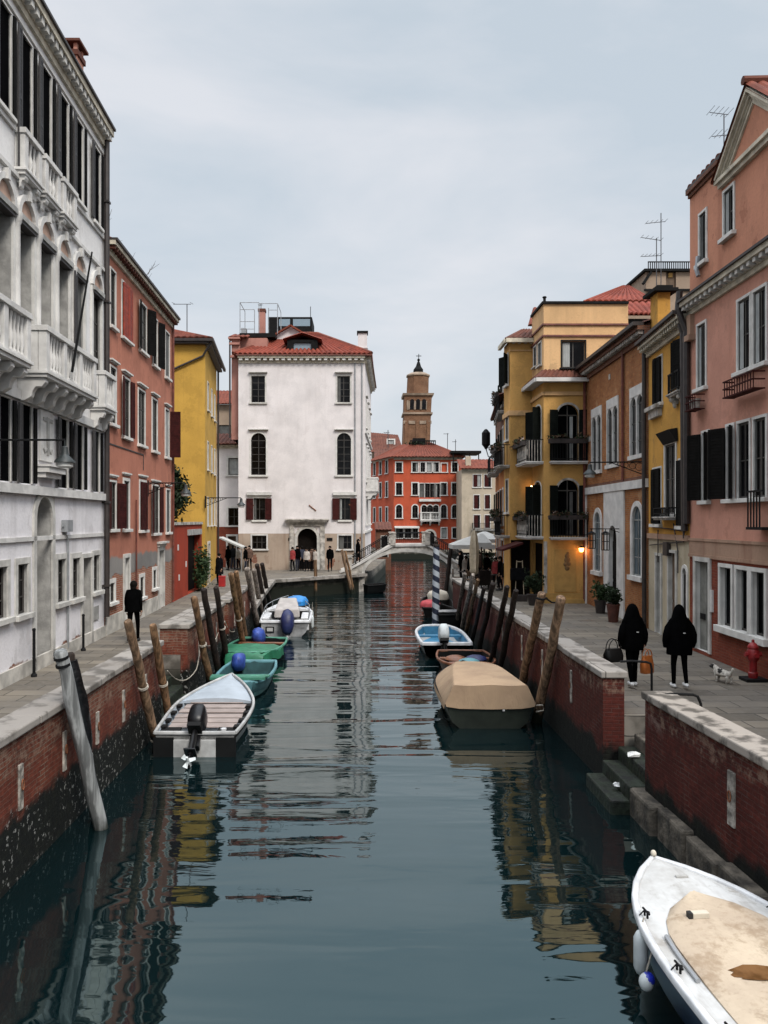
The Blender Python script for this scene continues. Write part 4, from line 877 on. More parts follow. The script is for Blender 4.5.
# narrow pink house at its left flank
xa,xb=at(231.5,0,54.6).x,at(240,0,54.6).x; f=Facade((xa,54.6),(x0+.0,54.6)); Hs=House('narrow_house','narrow pink house wall squeezed against the flank of the far white palace','house',None,(xa,54.6,0))
mb=MB(); f.wall(mb,9.2,16.3,depth=4); f.box(mb,-.12,f.L,15.0,15.15,-.02,.15); f.box(mb,-.12,f.L,15.9,16.05,-.02,.2); f.box(mb,-.2,f.L+.05,16.3,16.42,-.5,.25); Hs.part(mb,'wall','plaster_pink_far')
mb=MB(); tile_roof(mb,(xa-.2,54.4,16.45),(x0+.6,54.4,16.45),(x0+.6,56.5,17.1),(xa-.2,56.5,17.1),.3); Hs.part(mb,'roof','roof_tile')
mb=MB(); mb.box(x0-.02,55,14.9,x0+1.9,57,16.5); Hs.part(mb,'upper_wall','plaster_pink_far')
mb=MB(); p=f.pt(-.1,0,.1); mb.tube([p+V(0,0,16.2),p+V(0,0,9.3)],.06,6); Hs.part(mb,'downpipe','pipe_dark')
# ================================================================ BRIDGE
br=empty('footbridge','small arched stone footbridge with iron railings across the canal','bridge',(3,51.2,0))
Y0,Y1=50.2,52.8; xs0,xs1=.30,5.95; n=24; mb=MB(); bot=[]; 
for i in range(n+1):
    a=math.pi*i/n; x=(xs0+xs1)/2-(xs1-xs0)/2*math.cos(a); bot.append((x,.02+1.40*math.sin(a)))
top=[(-1.3,.05),(-.6,.3),(.3,.78),(1.2,1.3),(2.15,1.78),(4.4,1.8),(5.3,1.3),(6.2,.75),(7.1,.3),(7.9,.05)]
poly=[(x,z) for x,z in bot]+[(xs1+.02,-1.9),(7.95,-1.9)]+top[::-1]+[(-1.35,-1.9),(xs0-.02,-1.9)]
for Y in (Y0,Y1): mb.poly([(x,Y,z) for x,z in poly])
for P in (bot,top):
    for (a,b),(c,d) in zip(P,P[1:]): mb.quad((a,Y0,b),(c,Y0,d),(c,Y1,d),(a,Y1,b))
mb.build('arch_body','stone_worn',br,(3,51.2,0))
mb=MB()
for Y in (Y0-.06,Y1-.1):
    mb.cut()
    for i in range(len(bot)-1):
        (a,b),(c,d)=bot[i],bot[i+1]; k=1.0
        m=((xs0+xs1)/2,.02); e=lambda p:(m[0]+(p[0]-m[0])*1.07,m[1]+(p[1]-m[1])*1.16)
        A_,B_=e((a,b)),e((c,d)); mb.rings([[V(a,Y,b),V(A_[0],Y,A_[1]),V(A_[0],Y+.16,A_[1]),V(a,Y+.16,b)],[V(c,Y,d),V(B_[0],Y,B_[1]),V(B_[0],Y+.16,B_[1]),V(c,Y+.16,d)]],i==0,i==n-1)
mb.build('arch_ring','stone',br,(3,51.2,0))
mb=MB()
for Y in (Y0+.02,Y1-.02):
    mb.cut()
    for (a,b),(c,d) in zip(top,top[1:]): mb.bar((a,Y,b+.06),(c,Y,d+.06),.2,.14)
mb.build('kerb','stone_white',br,(3,51.2,0))
mb=MB()
for Y in (Y0+.02,Y1-.02):
    for x,z in ((2.15,1.9),(4.4,1.92),(-.7,.3),(7.3,.3)): mb.cut(); mb.box(x-.16,Y-.15,z-.05,x+.16,Y+.15,z+.72); mb.box(x-.2,Y-.19,z+.72,x+.2,Y+.19,z+.8)
mb.build('stone_post','stone_worn',br,(3,51.2,0))
mb=MB()
for Y in (Y0+.02,Y1-.02):
    for a,b,c,d in ((2.3,1.95,4.25,1.97),(-.55,.4,2.0,1.9),(4.55,1.95,7.15,.42)):
        mb.cut(); mb.tube([(a,Y,b+.68),(c,Y,d+.68)],.03,5); mb.tube([(a,Y,b+.1),(c,Y,d+.1)],.02,5); k=int(abs(c-a)/.13)
        for i in range(k+1): x=a+(c-a)*i/k; z=b+(d-b)*i/k; mb.tube([(x,Y,z+.1),(x,Y,z+.68)],.012,4)
        for i in range(0,k,2): x=a+(c-a)*(i+.5)/k; z=b+(d-b)*(i+.5)/k+.4; mb.tube([(x+.09*math.cos(t),Y,z+.09*math.sin(t)) for t in (math.pi*2*j/7 for j in range(8))],.01,4)
mb.build('railing','iron',br,(3,51.2,0))
# ================================================================ RED BUILDING beyond the bridge
Y=95; xa,xb=at(393.7,0,Y).x,at(461.7,0,Y).x; f=Facade((xa,Y),(xb,Y)); g=Facade((xa-2.9,Y+9),(xa,Y)); Hs=House('red_palace','brick red palace with white framed windows and balcony beyond the bridge','palazzo',None,(xa,Y,0))
kw=dict(frame=.13,fmat='stone_white',fp=.06,sash=(1,1),sill=.1)
cx=((396,402),(412.3,417.8),(452,457.5)); 
for a,b in cx: Hs.window(f,f.px(a,b,462.5,472),**kw)
for a,b in ((420.5,425),(427,431.6),(433.5,438.7)): Hs.window(f,f.px(a,b,462.5,472),**kw)
Hs.window(f,f.px(441.5,447,463.5,472),pane='plaster_red_far',**dict(kw,sash=None))
for a,b in cx+((441,446.6),): Hs.window(f,f.px(a,b,483,495),**kw)
for a,b in ((419.5,424),(425,429.5),(430.2,434.6),(435.4,439.8)): Hs.window(f,f.px(a,b,483.5,497.5),**dict(kw,frame=.08,sill=0))
for a,b in cx+((441,446.6),): Hs.window(f,f.px(a,b,505,518),arch=True,**kw)
for a,b in ((421.5,426.5),(427.5,432.5),(433.5,438.5)): Hs.window(f,f.px(a,b,505,524),arch=True,**dict(kw,frame=.12,sill=0))
u0,_,z0,_=f.px(420,421,525,519); u1=f.uz(440,CY)[0]; Hs.balcony(f,u0,u1,z0-.3,z0+.85,.7,'stone','stone_white',brk=3,slab=.2)
mb=MB(); uu=f.uz(419,CY)[0]; f.box(mb,uu,u1+.1,*[f.uz(430,y)[1] for y in (501.5,499)],-.02,.35); Hs.part(mb,'hood','stone_white')
a=f.px(425.5,434.5,531,546); Hs.door(f,(a[0],a[1],.02,a[3]),arch=(a[1]-a[0])/2,mat='door_dark',frame=.25)
for a,b in ((396,403),(405,411),(413,418),(441.5,446.5),(452.5,457.5)): Hs.window(f,f.px(a,b,528,538),**dict(kw,sill=.1))
mb=MB(); ua,ub=f.uz(394.5,CY)[0],f.uz(419,CY)[0]; zz=f.uz(405,526)[1]; mb.extrude([f.pt(ua,zz,.02),f.pt(ua,zz-.12,.02),f.pt(ua,zz-.28,.9),f.pt(ua,zz-.18,.9)],f.u*(ub-ua)); Hs.part(mb,'awning','canvas_white')
for z0,z1 in ((10.0,11.3),(7,8.6),(3.8,5.4)):
    for u in (2.2,4.6,7): Hs.window(g,(u-.4,u+.4,z0-.6,z1-.3),**kw)
zt=11.15; mb=MB(); f.wall(mb,-.3,zt,depth=.5,back=False); g.wall(mb,-.3,zt,depth=.4,back=False); mb.quad((xb,Y,-.3),(xb,Y+9,-.3),(xb,Y+9,zt),(xb,Y,zt)); Hs.part(mb,'wall','plaster_red_far')
Hs.cornice(f,zt-.2,zt+.12,.4,.5,'stone_cornice',None,0,f.L,3)
mb=MB(); tile_roof(mb,(xa-.4,Y-.6,zt+.1),(xb+.4,Y-.6,zt+.1),(xb-3.4,Y+4.5,zt+2.3),(xa+2.8,Y+4.5,zt+2.3),.4,.1); tile_roof(mb,(xa-3.4,Y+9,zt+.1),(xa-.4,Y-.6,zt+.1),(xa+2.8,Y+4.5,zt+2.3),(xa+1.2,Y+8,zt+2.3),.4,.1); tile_roof(mb,(xb+.4,Y-.6,zt+.1),(xb+.4,Y+9,zt+.1),(xb-3.4,Y+7,zt+2.3),(xb-3.4,Y+4.5,zt+2.3),.4,.1); rf=Hs.part(mb,'roof','roof_tile')
mb=MB(); p,q=at(410,450,Y+4),at(435,442,Y+4); p.z+=.35; mb.box(p.x,Y+3.0,p.z-1.6,q.x,Y+6.5,p.z-.6); 
for i in range(15): x=p.x+(q.x-p.x)*i/14; mb.box(x-.05,Y+3.5,p.z-.6,x+.05,Y+3.6,p.z+.75)
mb.box(p.x-.05,Y+3.45,p.z+.7,q.x+.05,Y+3.65,p.z+.85); mb.box(p.x+.4,Y+4.2,p.z-.6,p.x+2.0,Y+5.5,p.z+1.2); Hs.part(mb,'roof_terrace','dark_terrace',rf)
mb=MB(); leaves(mb,(at(418,446,Y+4).x,Y+4,p.z+.4),1.8,.8,.5,260,.2,random.Random(2),10); Hs.part(mb,'terrace_plants','leaf_dark',rf)
# houses behind at the left of the red palace
f=Facade((at(372,0,118).x,118),(at(402,0,118).x,118)); Hs=House('brown_house','brown tiled roofs stepping up behind the red palace flank','house',None,(at(380,0,118).x,118,0)); Hs.window(f,f.px(388,394,440,447),frame=.2,sash=None,sill=0)
mb=MB(); f.wall(mb,-.3,14.5,depth=6); Hs.part(mb,'wall','plaster_tan'); mb=MB(); tile_roof(mb,at(370,452,116),at(404,452,116),at(398,435,121),at(370,432.5,121),.4); mb.cut(); tile_roof(mb,at(374,458,108),at(402,456,108),at(402,445,112),at(374,451,112),.4); Hs.part(mb,'roof','roof_tile_dark')
f=Facade((at(376,0,72).x,72),(at(391,0,72).x,72)); Hs=House('shade_house','added low dark house standing in for the shade at the foot of the red palace wing','house',None,(at(384,0,72).x,72,0)); Hs.door(f,(.5,1.1,.02,2.0),mat='door_dark',frame=.06,depth=.2)  # added house: its dark walls stand in for shade low on the wing
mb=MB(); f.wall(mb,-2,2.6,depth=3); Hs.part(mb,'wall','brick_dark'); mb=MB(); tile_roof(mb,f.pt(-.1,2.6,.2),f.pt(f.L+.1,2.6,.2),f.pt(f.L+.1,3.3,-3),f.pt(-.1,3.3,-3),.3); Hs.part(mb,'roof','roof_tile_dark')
# ================================================================ BELL TOWER (leaning)
Y=150; cx_=at(415.6,0,Y).x; zb=0; tw=empty('bell_tower','leaning brick bell tower with octagonal drum and small spire','tower',(cx_,Y,0)); lean=.035
def tp(dx,dy,z): return V(cx_+dx+lean*(z-18),Y+dy,z)
Z=lambda py:EYE+(CY-py)/F*Y
def sq(h,z): return [tp(-h,-h,z),tp(h,-h,z),tp(h,h,z),tp(-h,h,z)]
z1=Z(416); z2=Z(395.5); z3=Z(377); mb=MB(); mb.rings([sq(2.62,0),sq(2.56,z1)]); mb.rings([sq(2.56,z1+.35),sq(2.6,z2-.4)])
for q in (-2.1,-.0,2.1): mb.obox((tp(q,-2.6,(z1-9))),(.28,0,0),(0,.1,0),(lean*8,0,7.6))
mb.build('shaft','brick_tower',tw,(cx_,Y,0))
mb=MB(); mb.rings([sq(2.85,z1),sq(2.85,z1+.35)]); mb.cut(); mb.rings([sq(2.9,z2-.4),sq(3.0,z2)]); 
for q in (-1.05,1.05): mb.cut(); mb.obox(tp(q*1.0,-2.64,Z(424)),(.62,0,0),(0,.06,0),(0,0,.3))
mb.obox(tp(-2.4,-2.64,Z(424)),(.3,0,0),(0,.06,0),(0,0,.3)); mb.obox(tp(2.4,-2.64,Z(424)),(.3,0,0),(0,.06,0),(0,0,.3)); mb.build('cornice','tower_stone',tw,(cx_,Y,0))
for dx in (-1.15,0,1.15):
    mb=MB(); a,b=Z(411.5),Z(403.2); P=[tp(dx-.4,-2.63,a),tp(dx+.4,-2.63,a)]+[tp(dx+.4*math.cos(t),-2.63,b+.4*math.sin(t)) for t in (math.pi*i/8 for i in range(9))]; mb.extrude(P,(0,.1,0)); w=mb.build('belfry_opening','glass',tw,(cx_,Y,0))
    mb=MB(); 
    for s in (-1,1): mb.obox(tp(dx+s*.48,-2.66,(a+b)/2),(.09,0,0),(0,.08,0),(lean*(b-a)/2,0,(b-a)/2))
    mb.build('column','tower_stone',w,(cx_,Y,0))
mb=MB(); mb.obox(tp(-1.95,-2.63,Z(407)),(.2,0,0),(0,.06,0),(0,0,.9)); mb.build('stone_band','tower_stone',tw,(cx_,Y,0))
def octa(r,z): return [tp(r*math.cos(math.pi/8+math.pi/4*i),r*math.sin(math.pi/8+math.pi/4*i),z) for i in range(8)]
mb=MB(); mb.rings([octa(2.25,z2),octa(2.2,z3)]); mb.build('drum','brick_tower',tw,(cx_,Y,0))
mb=MB(); mb.rings([octa(2.4,z3),octa(2.42,z3+.25),octa(1.5,z3+.75),octa(1.05,z3+.8)]); mb.build('drum_cornice','tower_stone',tw,(cx_,Y,0))
mb=MB(); mb.rings([octa(1.0,z3+.8),octa(1.0,z3+1.4),octa(.55,z3+2.0),octa(.3,z3+2.8),octa(.12,Z(361)),octa(.05,Z(357))]); mb.ell(tp(0,0,Z(360)),.28,.28,.28); mb.bar(tp(0,0,Z(358)),tp(0,0,Z(354)),.12,.12); mb.bar(tp(-.5,0,Z(356)),tp(.5,0,Z(356)),.12,.12); mb.build('spire','dark_terrace',tw,(cx_,Y,0))
# ================================================================ CREAM HOUSE next to the red palace
Y=90; xa,xb=at(461.5,0,Y).x,at(497,0,Y).x; f=Facade((xa+.02,Y),(xb,Y)); Hs=House('cream_house','cream house with dark shuttered windows next to the red palace','house',None,(xa+2,Y,0))
for a in ((473.4,481,474.6,487),(484.5,491,474.6,487),(474,479.4,495,508.7),(485,490,495,508.7),(474,480,515,528),(485,490,515,528)): Hs.window(f,f.px(*a),frame=.08,sash=(1,1),fmat='stone_white',shut=[(-1,.45,6,'shutter_maroon')])
u0=f.uz(472,CY)[0]; Hs.balcony(f,u0,f.L-.2,f.uz(475,529)[1]-.2,f.uz(475,523)[1],.6,'iron','stone_grey')
mb=MB(); f.wall(mb,-.3,9.4,((8.5,0),(99,0)),depth=6); Hs.part(mb,'wall','plaster_cream'); Hs.cornice(f,9.2,9.5,.3,.4,'stone_cornice',None,0,f.L,3)
mb=MB(); tile_roof(mb,(xa-.2,Y-.5,9.5),(xb,Y-.5,9.5),(xb,Y+3,10.8),(xa-.2,Y+3,10.8),.4); rf=Hs.part(mb,'roof','roof_tile'); mb=MB(); p=at(469,465,Y); mb.box(p.x-.3,Y+.5,9.5,p.x+.3,Y+1.1,11); Hs.part(mb,'chimney','plaster_cream',rf)
mb=MB(); p,q=at(450,453,Y+5),at(480,455,Y+5); mb.box(p.x,Y+4,p.z-.1,q.x,Y+8,p.z+.2)
for x in (p.x+.3,p.x+2.3,q.x-.3): mb.box(x-.06,Y+4.1,p.z-1.6,x+.06,Y+4.2,p.z)
Hs.part(mb,'roof_terrace','dark_terrace',rf)
# ================================================================ YELLOW CORNER BLOCK (right, middle distance)
YF=32.45; fx=7.74
f=Facade((fx,YF),(11.3,YF)); s1=Facade((fx,34.65),(fx,YF)); f2=Facade((6.75,34.65),(fx,34.65)); s2=Facade((6.75,36.1),(6.75,34.65))
Hs=House('yellow_block','ochre yellow corner house with flower balconies and a lit wall lamp','house',None,(fx,YF,0))
ap=f.px
Hs.window(f,ap(562,585,341,368),frame=.05,fmat='iron',sash=(1,0),sill=.06,curtain=(0,.4),depth=.12)
for yt,yb in ((404.5,461),(480,536)):
    Hs.window(f,ap(557.5,578.5,yt,yb),arch=True,frame=.09,fmat='stone_worn',pane='dark_room',sash=(1,1),sill=0,curtain=(.55,.8),shut=[(-1,.36,168,'shutter_green'),(1,.42,168,'shutter_green')])
for yt,yb in ((406,463),(482,536)): Hs.window(s1,s1.px(534.5,541.5,yt,yb),arch=.3,frame=.06,sash=(1,1),sill=0,shut=[(-1,.4,140,'shutter_green'),(1,.4,120,'shutter_green')])
Hs.window(s1,s1.px(534,536.5,347,367),frame=.05,sash=(0,1),sill=.05); Hs.window(s1,s1.px(538.5,541.5,343,366),frame=.05,sash=(0,1),sill=.05)
Hs.window(s2,s2.px(506.2,508.4,355,385),frame=.06,sash=(0,1),shut=[(-1,.4,150,'shutter_green'),(1,.4,150,'shutter_green')])
Hs.window(s2,s2.px(506.2,508.4,415,440),frame=.06,sash=(0,1)); Hs.window(s2,s2.px(506.2,508.4,480,512),frame=.06,sash=(0,1))
a=s1.px(533.5,543,546,592); Hs.door(s1,(.2,2.0,.02,2.5),mat='door_dark',frame=.0,depth=.12,panels=False)
Hs.door(f2,(.04,.94,.02,2.6),mat='door_dark',frame=0,depth=.2,panels=False)
zt=12.6; mb=MB(); f.wall(mb,-.3,zt,((9.3,0),(99,1)),depth=.4,back=False); s1.wall(mb,-.3,zt,((9.3,0),(99,1)),depth=.4,back=False); f2.wall(mb,-.3,11.6,depth=.4,back=False); s2.wall(mb,-.3,11.6,depth=.4,back=False)
mb.quad((11.3,YF,-.3),(11.3,40,-.3),(11.3,40,zt),(11.3,YF,zt),1); mb.quad((6.75,36.1,-.3),(11.3,40,-.3),(11.3,40,11.6),(6.75,36.1,11.6)); mb.quad((fx,34.65,11.6),(11.3,40,11.6),(11.3,40,zt),(fx,34.65,zt),1); mb.poly([(fx,YF,zt-.02),(11.3,YF,zt-.02),(11.3,40,zt-.02),(fx,34.65,zt-.02)],1)
Hs.part(mb,'wall',['plaster_yellow_block','plaster_yellow_top'])
mb=MB()
for z in (11.7,11.22): mb.cut(); f.box(mb,0,f.L,z,z+.07,-.02,.07); s1.box(mb,-.0,s1.L+.07,z+.001,z+.069,-.02,.068)
Hs.part(mb,'string_course','pipe_red')
mb=MB(); f.box(mb,-.08,f.L,zt,zt+.1,-.1,.09); s1.box(mb,0,s1.L,zt+.002,zt+.1,-.3,.08); Hs.part(mb,'parapet_cap','dark_terrace')
mb=MB(); f.box(mb,0,1.78,8.75,8.9,-.02,.08); s1.box(mb,0,s1.L+.08,8.752,8.9,-.02,.08); mb.cut(); f2.box(mb,-.08,f2.L,8.2,8.42,-.02,.08); s2.box(mb,0,s2.L,8.2,8.42,-.02,.08); mb.cut(); f2.box(mb,-.08,f2.L,11.1,11.15,-.02,.05); Hs.part(mb,'string_course','plaster_yellow_top')
# tiled ledge roof
mb=MB(); A=V(fx-.42,34.9,9.42); B=V(fx-.42,YF-.45,9.42); C=V(9.75,YF-.45,9.42); tile_roof(mb,B,C,V(9.75,YF+.02,9.82),V(fx,YF+.02,9.82),.2,.05); tile_roof(mb,A,B,V(fx,YF,9.82),V(fx,34.7,9.82),.2,.05); Hs.part(mb,'ledge_roof','roof_tile_dark')
mb=MB(); mb.bar(B+V(0,.0,-.08),C+V(0,0,-.08),.12,.16); mb.bar(A+V(.0,0,-.08),B+V(0,0.05,-.08),.12,.158); mb.poly([A+V(0,0,-.1),B+V(0,0,-.1),V(fx+.02,YF+.01,9.3),V(fx+.02,34.6,9.3)]); mb.poly([B+V(0,0,-.1),C+V(0,0,-.1),V(9.75,YF+.01,9.3),V(fx+.02,YF+.01,9.3)]); Hs.part(mb,'ledge_fascia','stone_white')
# roof of the rear part
mb=MB(); A=V(6.52,36.05,11.62); B=V(6.52,34.35,11.62); C=V(fx,34.35,11.62); tile_roof(mb,B,C,V(8.2,36,12.4),V(7.6,36,12.4),.24,.06); tile_roof(mb,A,B,V(7.6,36,12.4),V(7.6,37,12.4),.24,.06); rf=Hs.part(mb,'roof','roof_tile_dark')
mb=MB(); mb.bar(B+V(0,0,-.1),C+V(0,0,-.1),.14,.18); mb.bar(A+V(0,0,-.1),B+V(0,0.07,-.1),.14,.178)
mb.cut()
for i in range(4): mb.box(6.85+i*.26,34.42,11.42,6.95+i*.26,34.66,11.54)
Hs.part(mb,'eave','stone_cornice',rf)
mb=MB(); tile_roof(mb,at(528,325,37.5),at(545,325,37.5),at(545,308,39),at(533,308,39),.24,.06); mb.poly([at(528,326,37.4),at(534,308,38.9),at(532,326,41)]); Hs.part(mb,'dormer_roof','roof_tile',rf)
mb=MB(); p=at(544.5,303,YF+.2); mb.tube([p,p+V(0,0,.25)],.06,6); mb.ell(p+V(0,0,.24),.1,.1,.05,8,4); Hs.part(mb,'vent_pipe','iron',rf)
# balconies
a=f.uz(550,CY)[0]; zb=[f.uz(565,461.5)[1],f.uz(565,537)[1]]
for z in zb:
    Hs.balcony(f,a,1.76,z-.12,z+.95,.35,'iron','stone_white',slab=.12)
    Hs.balcony(s1,.12,s1.L-.05,z-.1,z+.95,.72,'iron','stone_white',slab=.12,bmat='stone_worn')
    Hs.balcony(s2,.0,s2.L-.05,z-.1,z+.95,.45,'iron','stone_worn',slab=.12)
# panel with a relief on the ground floor
mb=MB(); q=f.px(554.5,576,549.5,592); f.box(mb,q[0],q[1],q[2],q[3],-.02,.03); P=Hs.part(mb,'wall_panel','sand_panel'); 
mb=MB(); g0=f.px(563,571,551,569); uc=(g0[0]+g0[1])/2; 
for du,z,r in ((0,.55,.1),(0,.38,.13),(-.07,.2,.09),(.08,.22,.08),(0,.05,.11),(.03,.66,.06)): mb.ell(f.pt(uc+du,g0[2]+z,.03),r,.03,r*1.1,10,6)
Hs.part(mb,'relief','relief_brown',P)
mb=MB(); f.box(mb,.0,1.78,-.05,.42,-.02,.06); f.box(mb,-.06,1.78,-.05,.18,-.02,.16); Hs.part(mb,'plinth','sand_panel')
mb=MB(); f.box(mb,0,.14,0.42,2.6,-.02,.05); Hs.part(mb,'corner_strip','stone_worn')
# wall lamp, lit
p=f.pt(f.uz(580,CY)[0],f.uz(580,549)[1],.0); lr=empty('wall_lamp','small lit wall lamp glowing orange on the yellow corner house','lamp',p); mb=MB(); mb.tube([p,p+V(0,-.16,.14),p+V(0,-.2,.1)],.014,5); mb.lathe(p+V(0,-.2,0),[(.13,.06),(.07,.12),(.02,.14)],8); mb.build('bracket','iron',lr,p); mb=MB(); mb.lathe(p+V(0,-.2,-.12),[(.06,0),(.1,.06),(.11,.17)],8); mb.build('lamp_glass','lamp_lit',lr,p)
pl=bpy.data.lights.new('wall_lamp_light','POINT'); pl.energy=3; pl.color=(1,.5,.2); pl.shadow_soft_size=.08; po=bpy.data.objects.new('wall_lamp_light',pl); COL.objects.link(po); po.parent=lr; po.location=(0,-.36,-.05)
p=V(fx-.1,34.3,4.95); lr=empty('wall_lamp','small round bulb alight under the corner house balcony','lamp',p); mb=MB(); mb.tube([p+V(.1,0,.1),p+V(0,0,.08)],.02,5); mb.build('bracket','iron',lr,p); mb=MB(); mb.ell(p,.07,.07,.08,10,6); mb.build('bulb','bulb_lit',lr,p)
# awning of the cafe under the balcony
mb=MB(); mb.extrude([V(7.0,34.6,2.55),V(7.0,34.6,2.45),V(6.1,34.6,2.15),V(6.1,34.6,2.25)],(0,-1.6,0)); tag(mb.build('awning','shutter_maroon',None,(6.75,34,2.3)),'dark awning over the shop door of the yellow corner house','awning')
# ================================================================ houses behind with red tiled roofs
Hs=House('red_roof_house','house with bright red hipped tile roof above the yellow block','house',None,(12,38,0)); a,b=at(585,301,36),at(657,301,36); f=Facade((a.x,36.3),(b.x,36.3)); mb=MB(); f.wall(mb,10,a.z-.05,depth=5.5); Hs.part(mb,'wall','plaster_tan'); ap_=at(626,286.5,39.5); mb=MB(); tile_roof(mb,a,b,ap_+V(.15,0,0),ap_-V(.15,0,0),.27,.08); tile_roof(mb,V(a.x,43,a.z),a,ap_-V(.15,0,0),ap_-V(.15,-1,0),.27,.08); tile_roof(mb,b,V(b.x,43,b.z),ap_+V(.15,1,0),ap_+V(.15,0,0),.27,.08); Hs.part(mb,'roof','roof_tile_bright')
mb=MB(); tile_roof(mb,at(629,314,32.7),at(668,314,32.7),at(664,303,34.5),at(614,303,34.5),.27,.08); Hs.part(mb,'lower_roof','roof_tile_bright')
mb=MB(); mb.box(11.32,32.9,9,13.2,36.2,12.1); Hs.part(mb,'rear_wall','dark_terrace')
Hs=House('terrace_house','tan house with a roof terrace and railing behind the yellow chimney','house',None,(16,40,0)); a,b=at(646,290,40),at(700,272,40); f=Facade((a.x,40),(b.x,40)); 
f.hole(*f.px(666,676,271,290),0,.15); mb=MB(); f.wall(mb,9,b.z,depth=5); Hs.part(mb,'wall','plaster_tan'); q=f.px(666,676,271,290); mb=MB(); f.box(mb,q[0],q[1],q[2],q[3],-.15,-.1); Hs.part(mb,'door','door_brown')
mb=MB(); f.box(mb,-.15,f.L,b.z,b.z+.12,-5,.2); mb.bar(at(643,284,39.9),at(651,272,39.9),.2,.12); f.box(mb,-.1,f.L,b.z-1,b.z-.9,-.02,.1); Hs.part(mb,'cornice','dark_terrace')
mb=MB(); 
for i in range(26): f.box(mb,.1+i*.11,.14+i*.11,b.z+.12,b.z+.5,-.02,.02)
f.box(mb,.1,f.L,b.z+.5,b.z+.55,-.03,.03); Hs.part(mb,'railing','iron')
mb=MB(); q=f.px(669,673,272.5,277); f.box(mb,q[0],q[1],q[2],q[3],-.09,-.05); Hs.part(mb,'plaque','sand_panel')
# ================================================================ BRICK HOUSE
f=Facade((9.52,32.43),(9.29,24.8)); Hs=House('brick_house','bare brick house with white stone twin windows and white doorway','house',None,(9.4,28.6,0))
def bifora(x0,x1,yt,yb):
    u0,u1,z0,z1=f.px(x0,x1,yt,yb); uc=(u0+u1)/2; g=.07
    f.hole(u0+.06,u1-.06,z0+.14,z1-.35,0,.055)
    mb=MB(); f.box(mb,u0,u0+.06,z0+.14,z1-.35,-.02,.04); f.box(mb,u1-.06,u1,z0+.14,z1-.35,-.02,.04)
    w=None; mp=MB(); dd=-.05; mp.quad(f.pt(u0+.06,z0+.14,dd),f.pt(u1-.06,z0+.14,dd),f.pt(u1-.06,z1-.35,dd),f.pt(u0+.06,z1-.35,dd)); w=Hs.part(mp,'window','glass')
    f.box(mb,u0-.03,u1+.03,z0,z0+.14,-.02,.1); f.box(mb,uc-.04,uc+.04,z0+.14,z1-.35,-.08,.03)
    # head with two small arches
    for a,b in ((u0+.06,uc-.04),(uc+.04,u1-.06)):
        P=f.arc(a,b,z1-.36,(b-a)/2)
        for (p,q),(p2,q2) in zip(P,P[1:]):
            mb.rings([[f.pt(p,q,-.07),f.pt(p,z1-.352,-.07),f.pt(p,z1-.352,.03),f.pt(p,q,.03)],[f.pt(p2,q2,-.07),f.pt(p2,z1-.352,-.07),f.pt(p2,z1-.352,.03),f.pt(p2,q2,.03)]])
    f.box(mb,u0-.0,u1+.0,z1-.35,z1,-.02,.045); Hs.part(mb,'frame','stone_white',w)
    mb=MB()
    for a,b in ((u0+.06,uc-.04),(uc+.04,u1-.06)):
        f.box(mb,(a+b)/2-.02,(a+b)/2+.02,z0+.14,z1-.6,dd+.002,dd+.02)
        for k in (1,2,3): zz=z0+(z1-z0)*k/4; f.box(mb,a,b,zz-.018,zz+.018,dd+.002,dd+.016)
    Hs.part(mb,'sash','sash',w)
bifora(592,602,407.5,474); bifora(607.3,618.8,398,468); bifora(630.5,644,385.5,459)
kw=dict(frame=.17,fmat='stone_white',fp=.05,sash=(1,2),sill=.16,pane='glass_blue',smat='sash_grey')
for a in ((595.2,601.2,512,571),(633,642.2,506,576)):
    u0,u1,z0,z1=f.px(*a); Hs.window(f,(u0,u1,z0,z1),arch=True,**kw)
u0,u1,_,_=f.px(610,618,490,600); du0,du1,_,_=f.px(605,625,490,600); Hs.door(f,(u0,u1,.02,3.3),arch=(u1-u0)/2,mat='door_dark',frame=0,depth=.12)
mb=MB(); 
z1=4.55
f.box(mb,du0,u0,0,3.0,-.02,.06); f.box(mb,u1,du1,0,3.0,-.02,.06); 
P=f.arc(u0,u1,3.3,(u1-u0)/2)
f.box(mb,du0,u0,3.0,z1,-.02,.06); f.box(mb,u1,du1,3.0,z1,-.02,.06)
for (p,q),(p2,q2) in zip(P,P[1:]): mb.rings([[f.pt(p,q,-.02),f.pt(p,z1,-.02),f.pt(p,z1,.06),f.pt(p,q,.06)],[f.pt(p2,q2,-.02),f.pt(p2,z1,-.02),f.pt(p2,z1,.06),f.pt(p2,q2,.06)]])
Hs.part(mb,'stone_portal','stone_white')
mb=MB(); f.wall(mb,-.3,9.45,depth=5,rev=1); Hs.part(mb,'wall',['brick_wall','stone_white'])
mb=MB(); f.box(mb,0,f.L,4.56,4.84,-.02,.09); mb.cut(); f.box(mb,0,.16,0,4.55,-.02,.08); Hs.part(mb,'string_course','stone_white')
mb=MB(); f.box(mb,0,f.L,4.842,4.95,-.02,.04); Hs.part(mb,'moulding','brick_dark')
Hs.cornice(f,9.35,9.78,.35,.2,'brick_dark','stone_worn',0,f.L,3,dh=.7,dw=.45)
mb=MB(); f.box(mb,0,f.L,9.78,9.9,.15,.5); Hs.part(mb,'gutter','pipe_dark')
mb=MB(); p=f.pt(.1,0,.09); mb.tube([p+V(0,0,9.5),p+V(0,0,.1)],.06,6); mb.cut(); p=f.pt(f.uz(624.5,CY)[0],0,.07); mb.tube([p+V(0,0,9.5),p+V(0,0,4.9)],.05,6); Hs.part(mb,'downpipe','pipe_red')
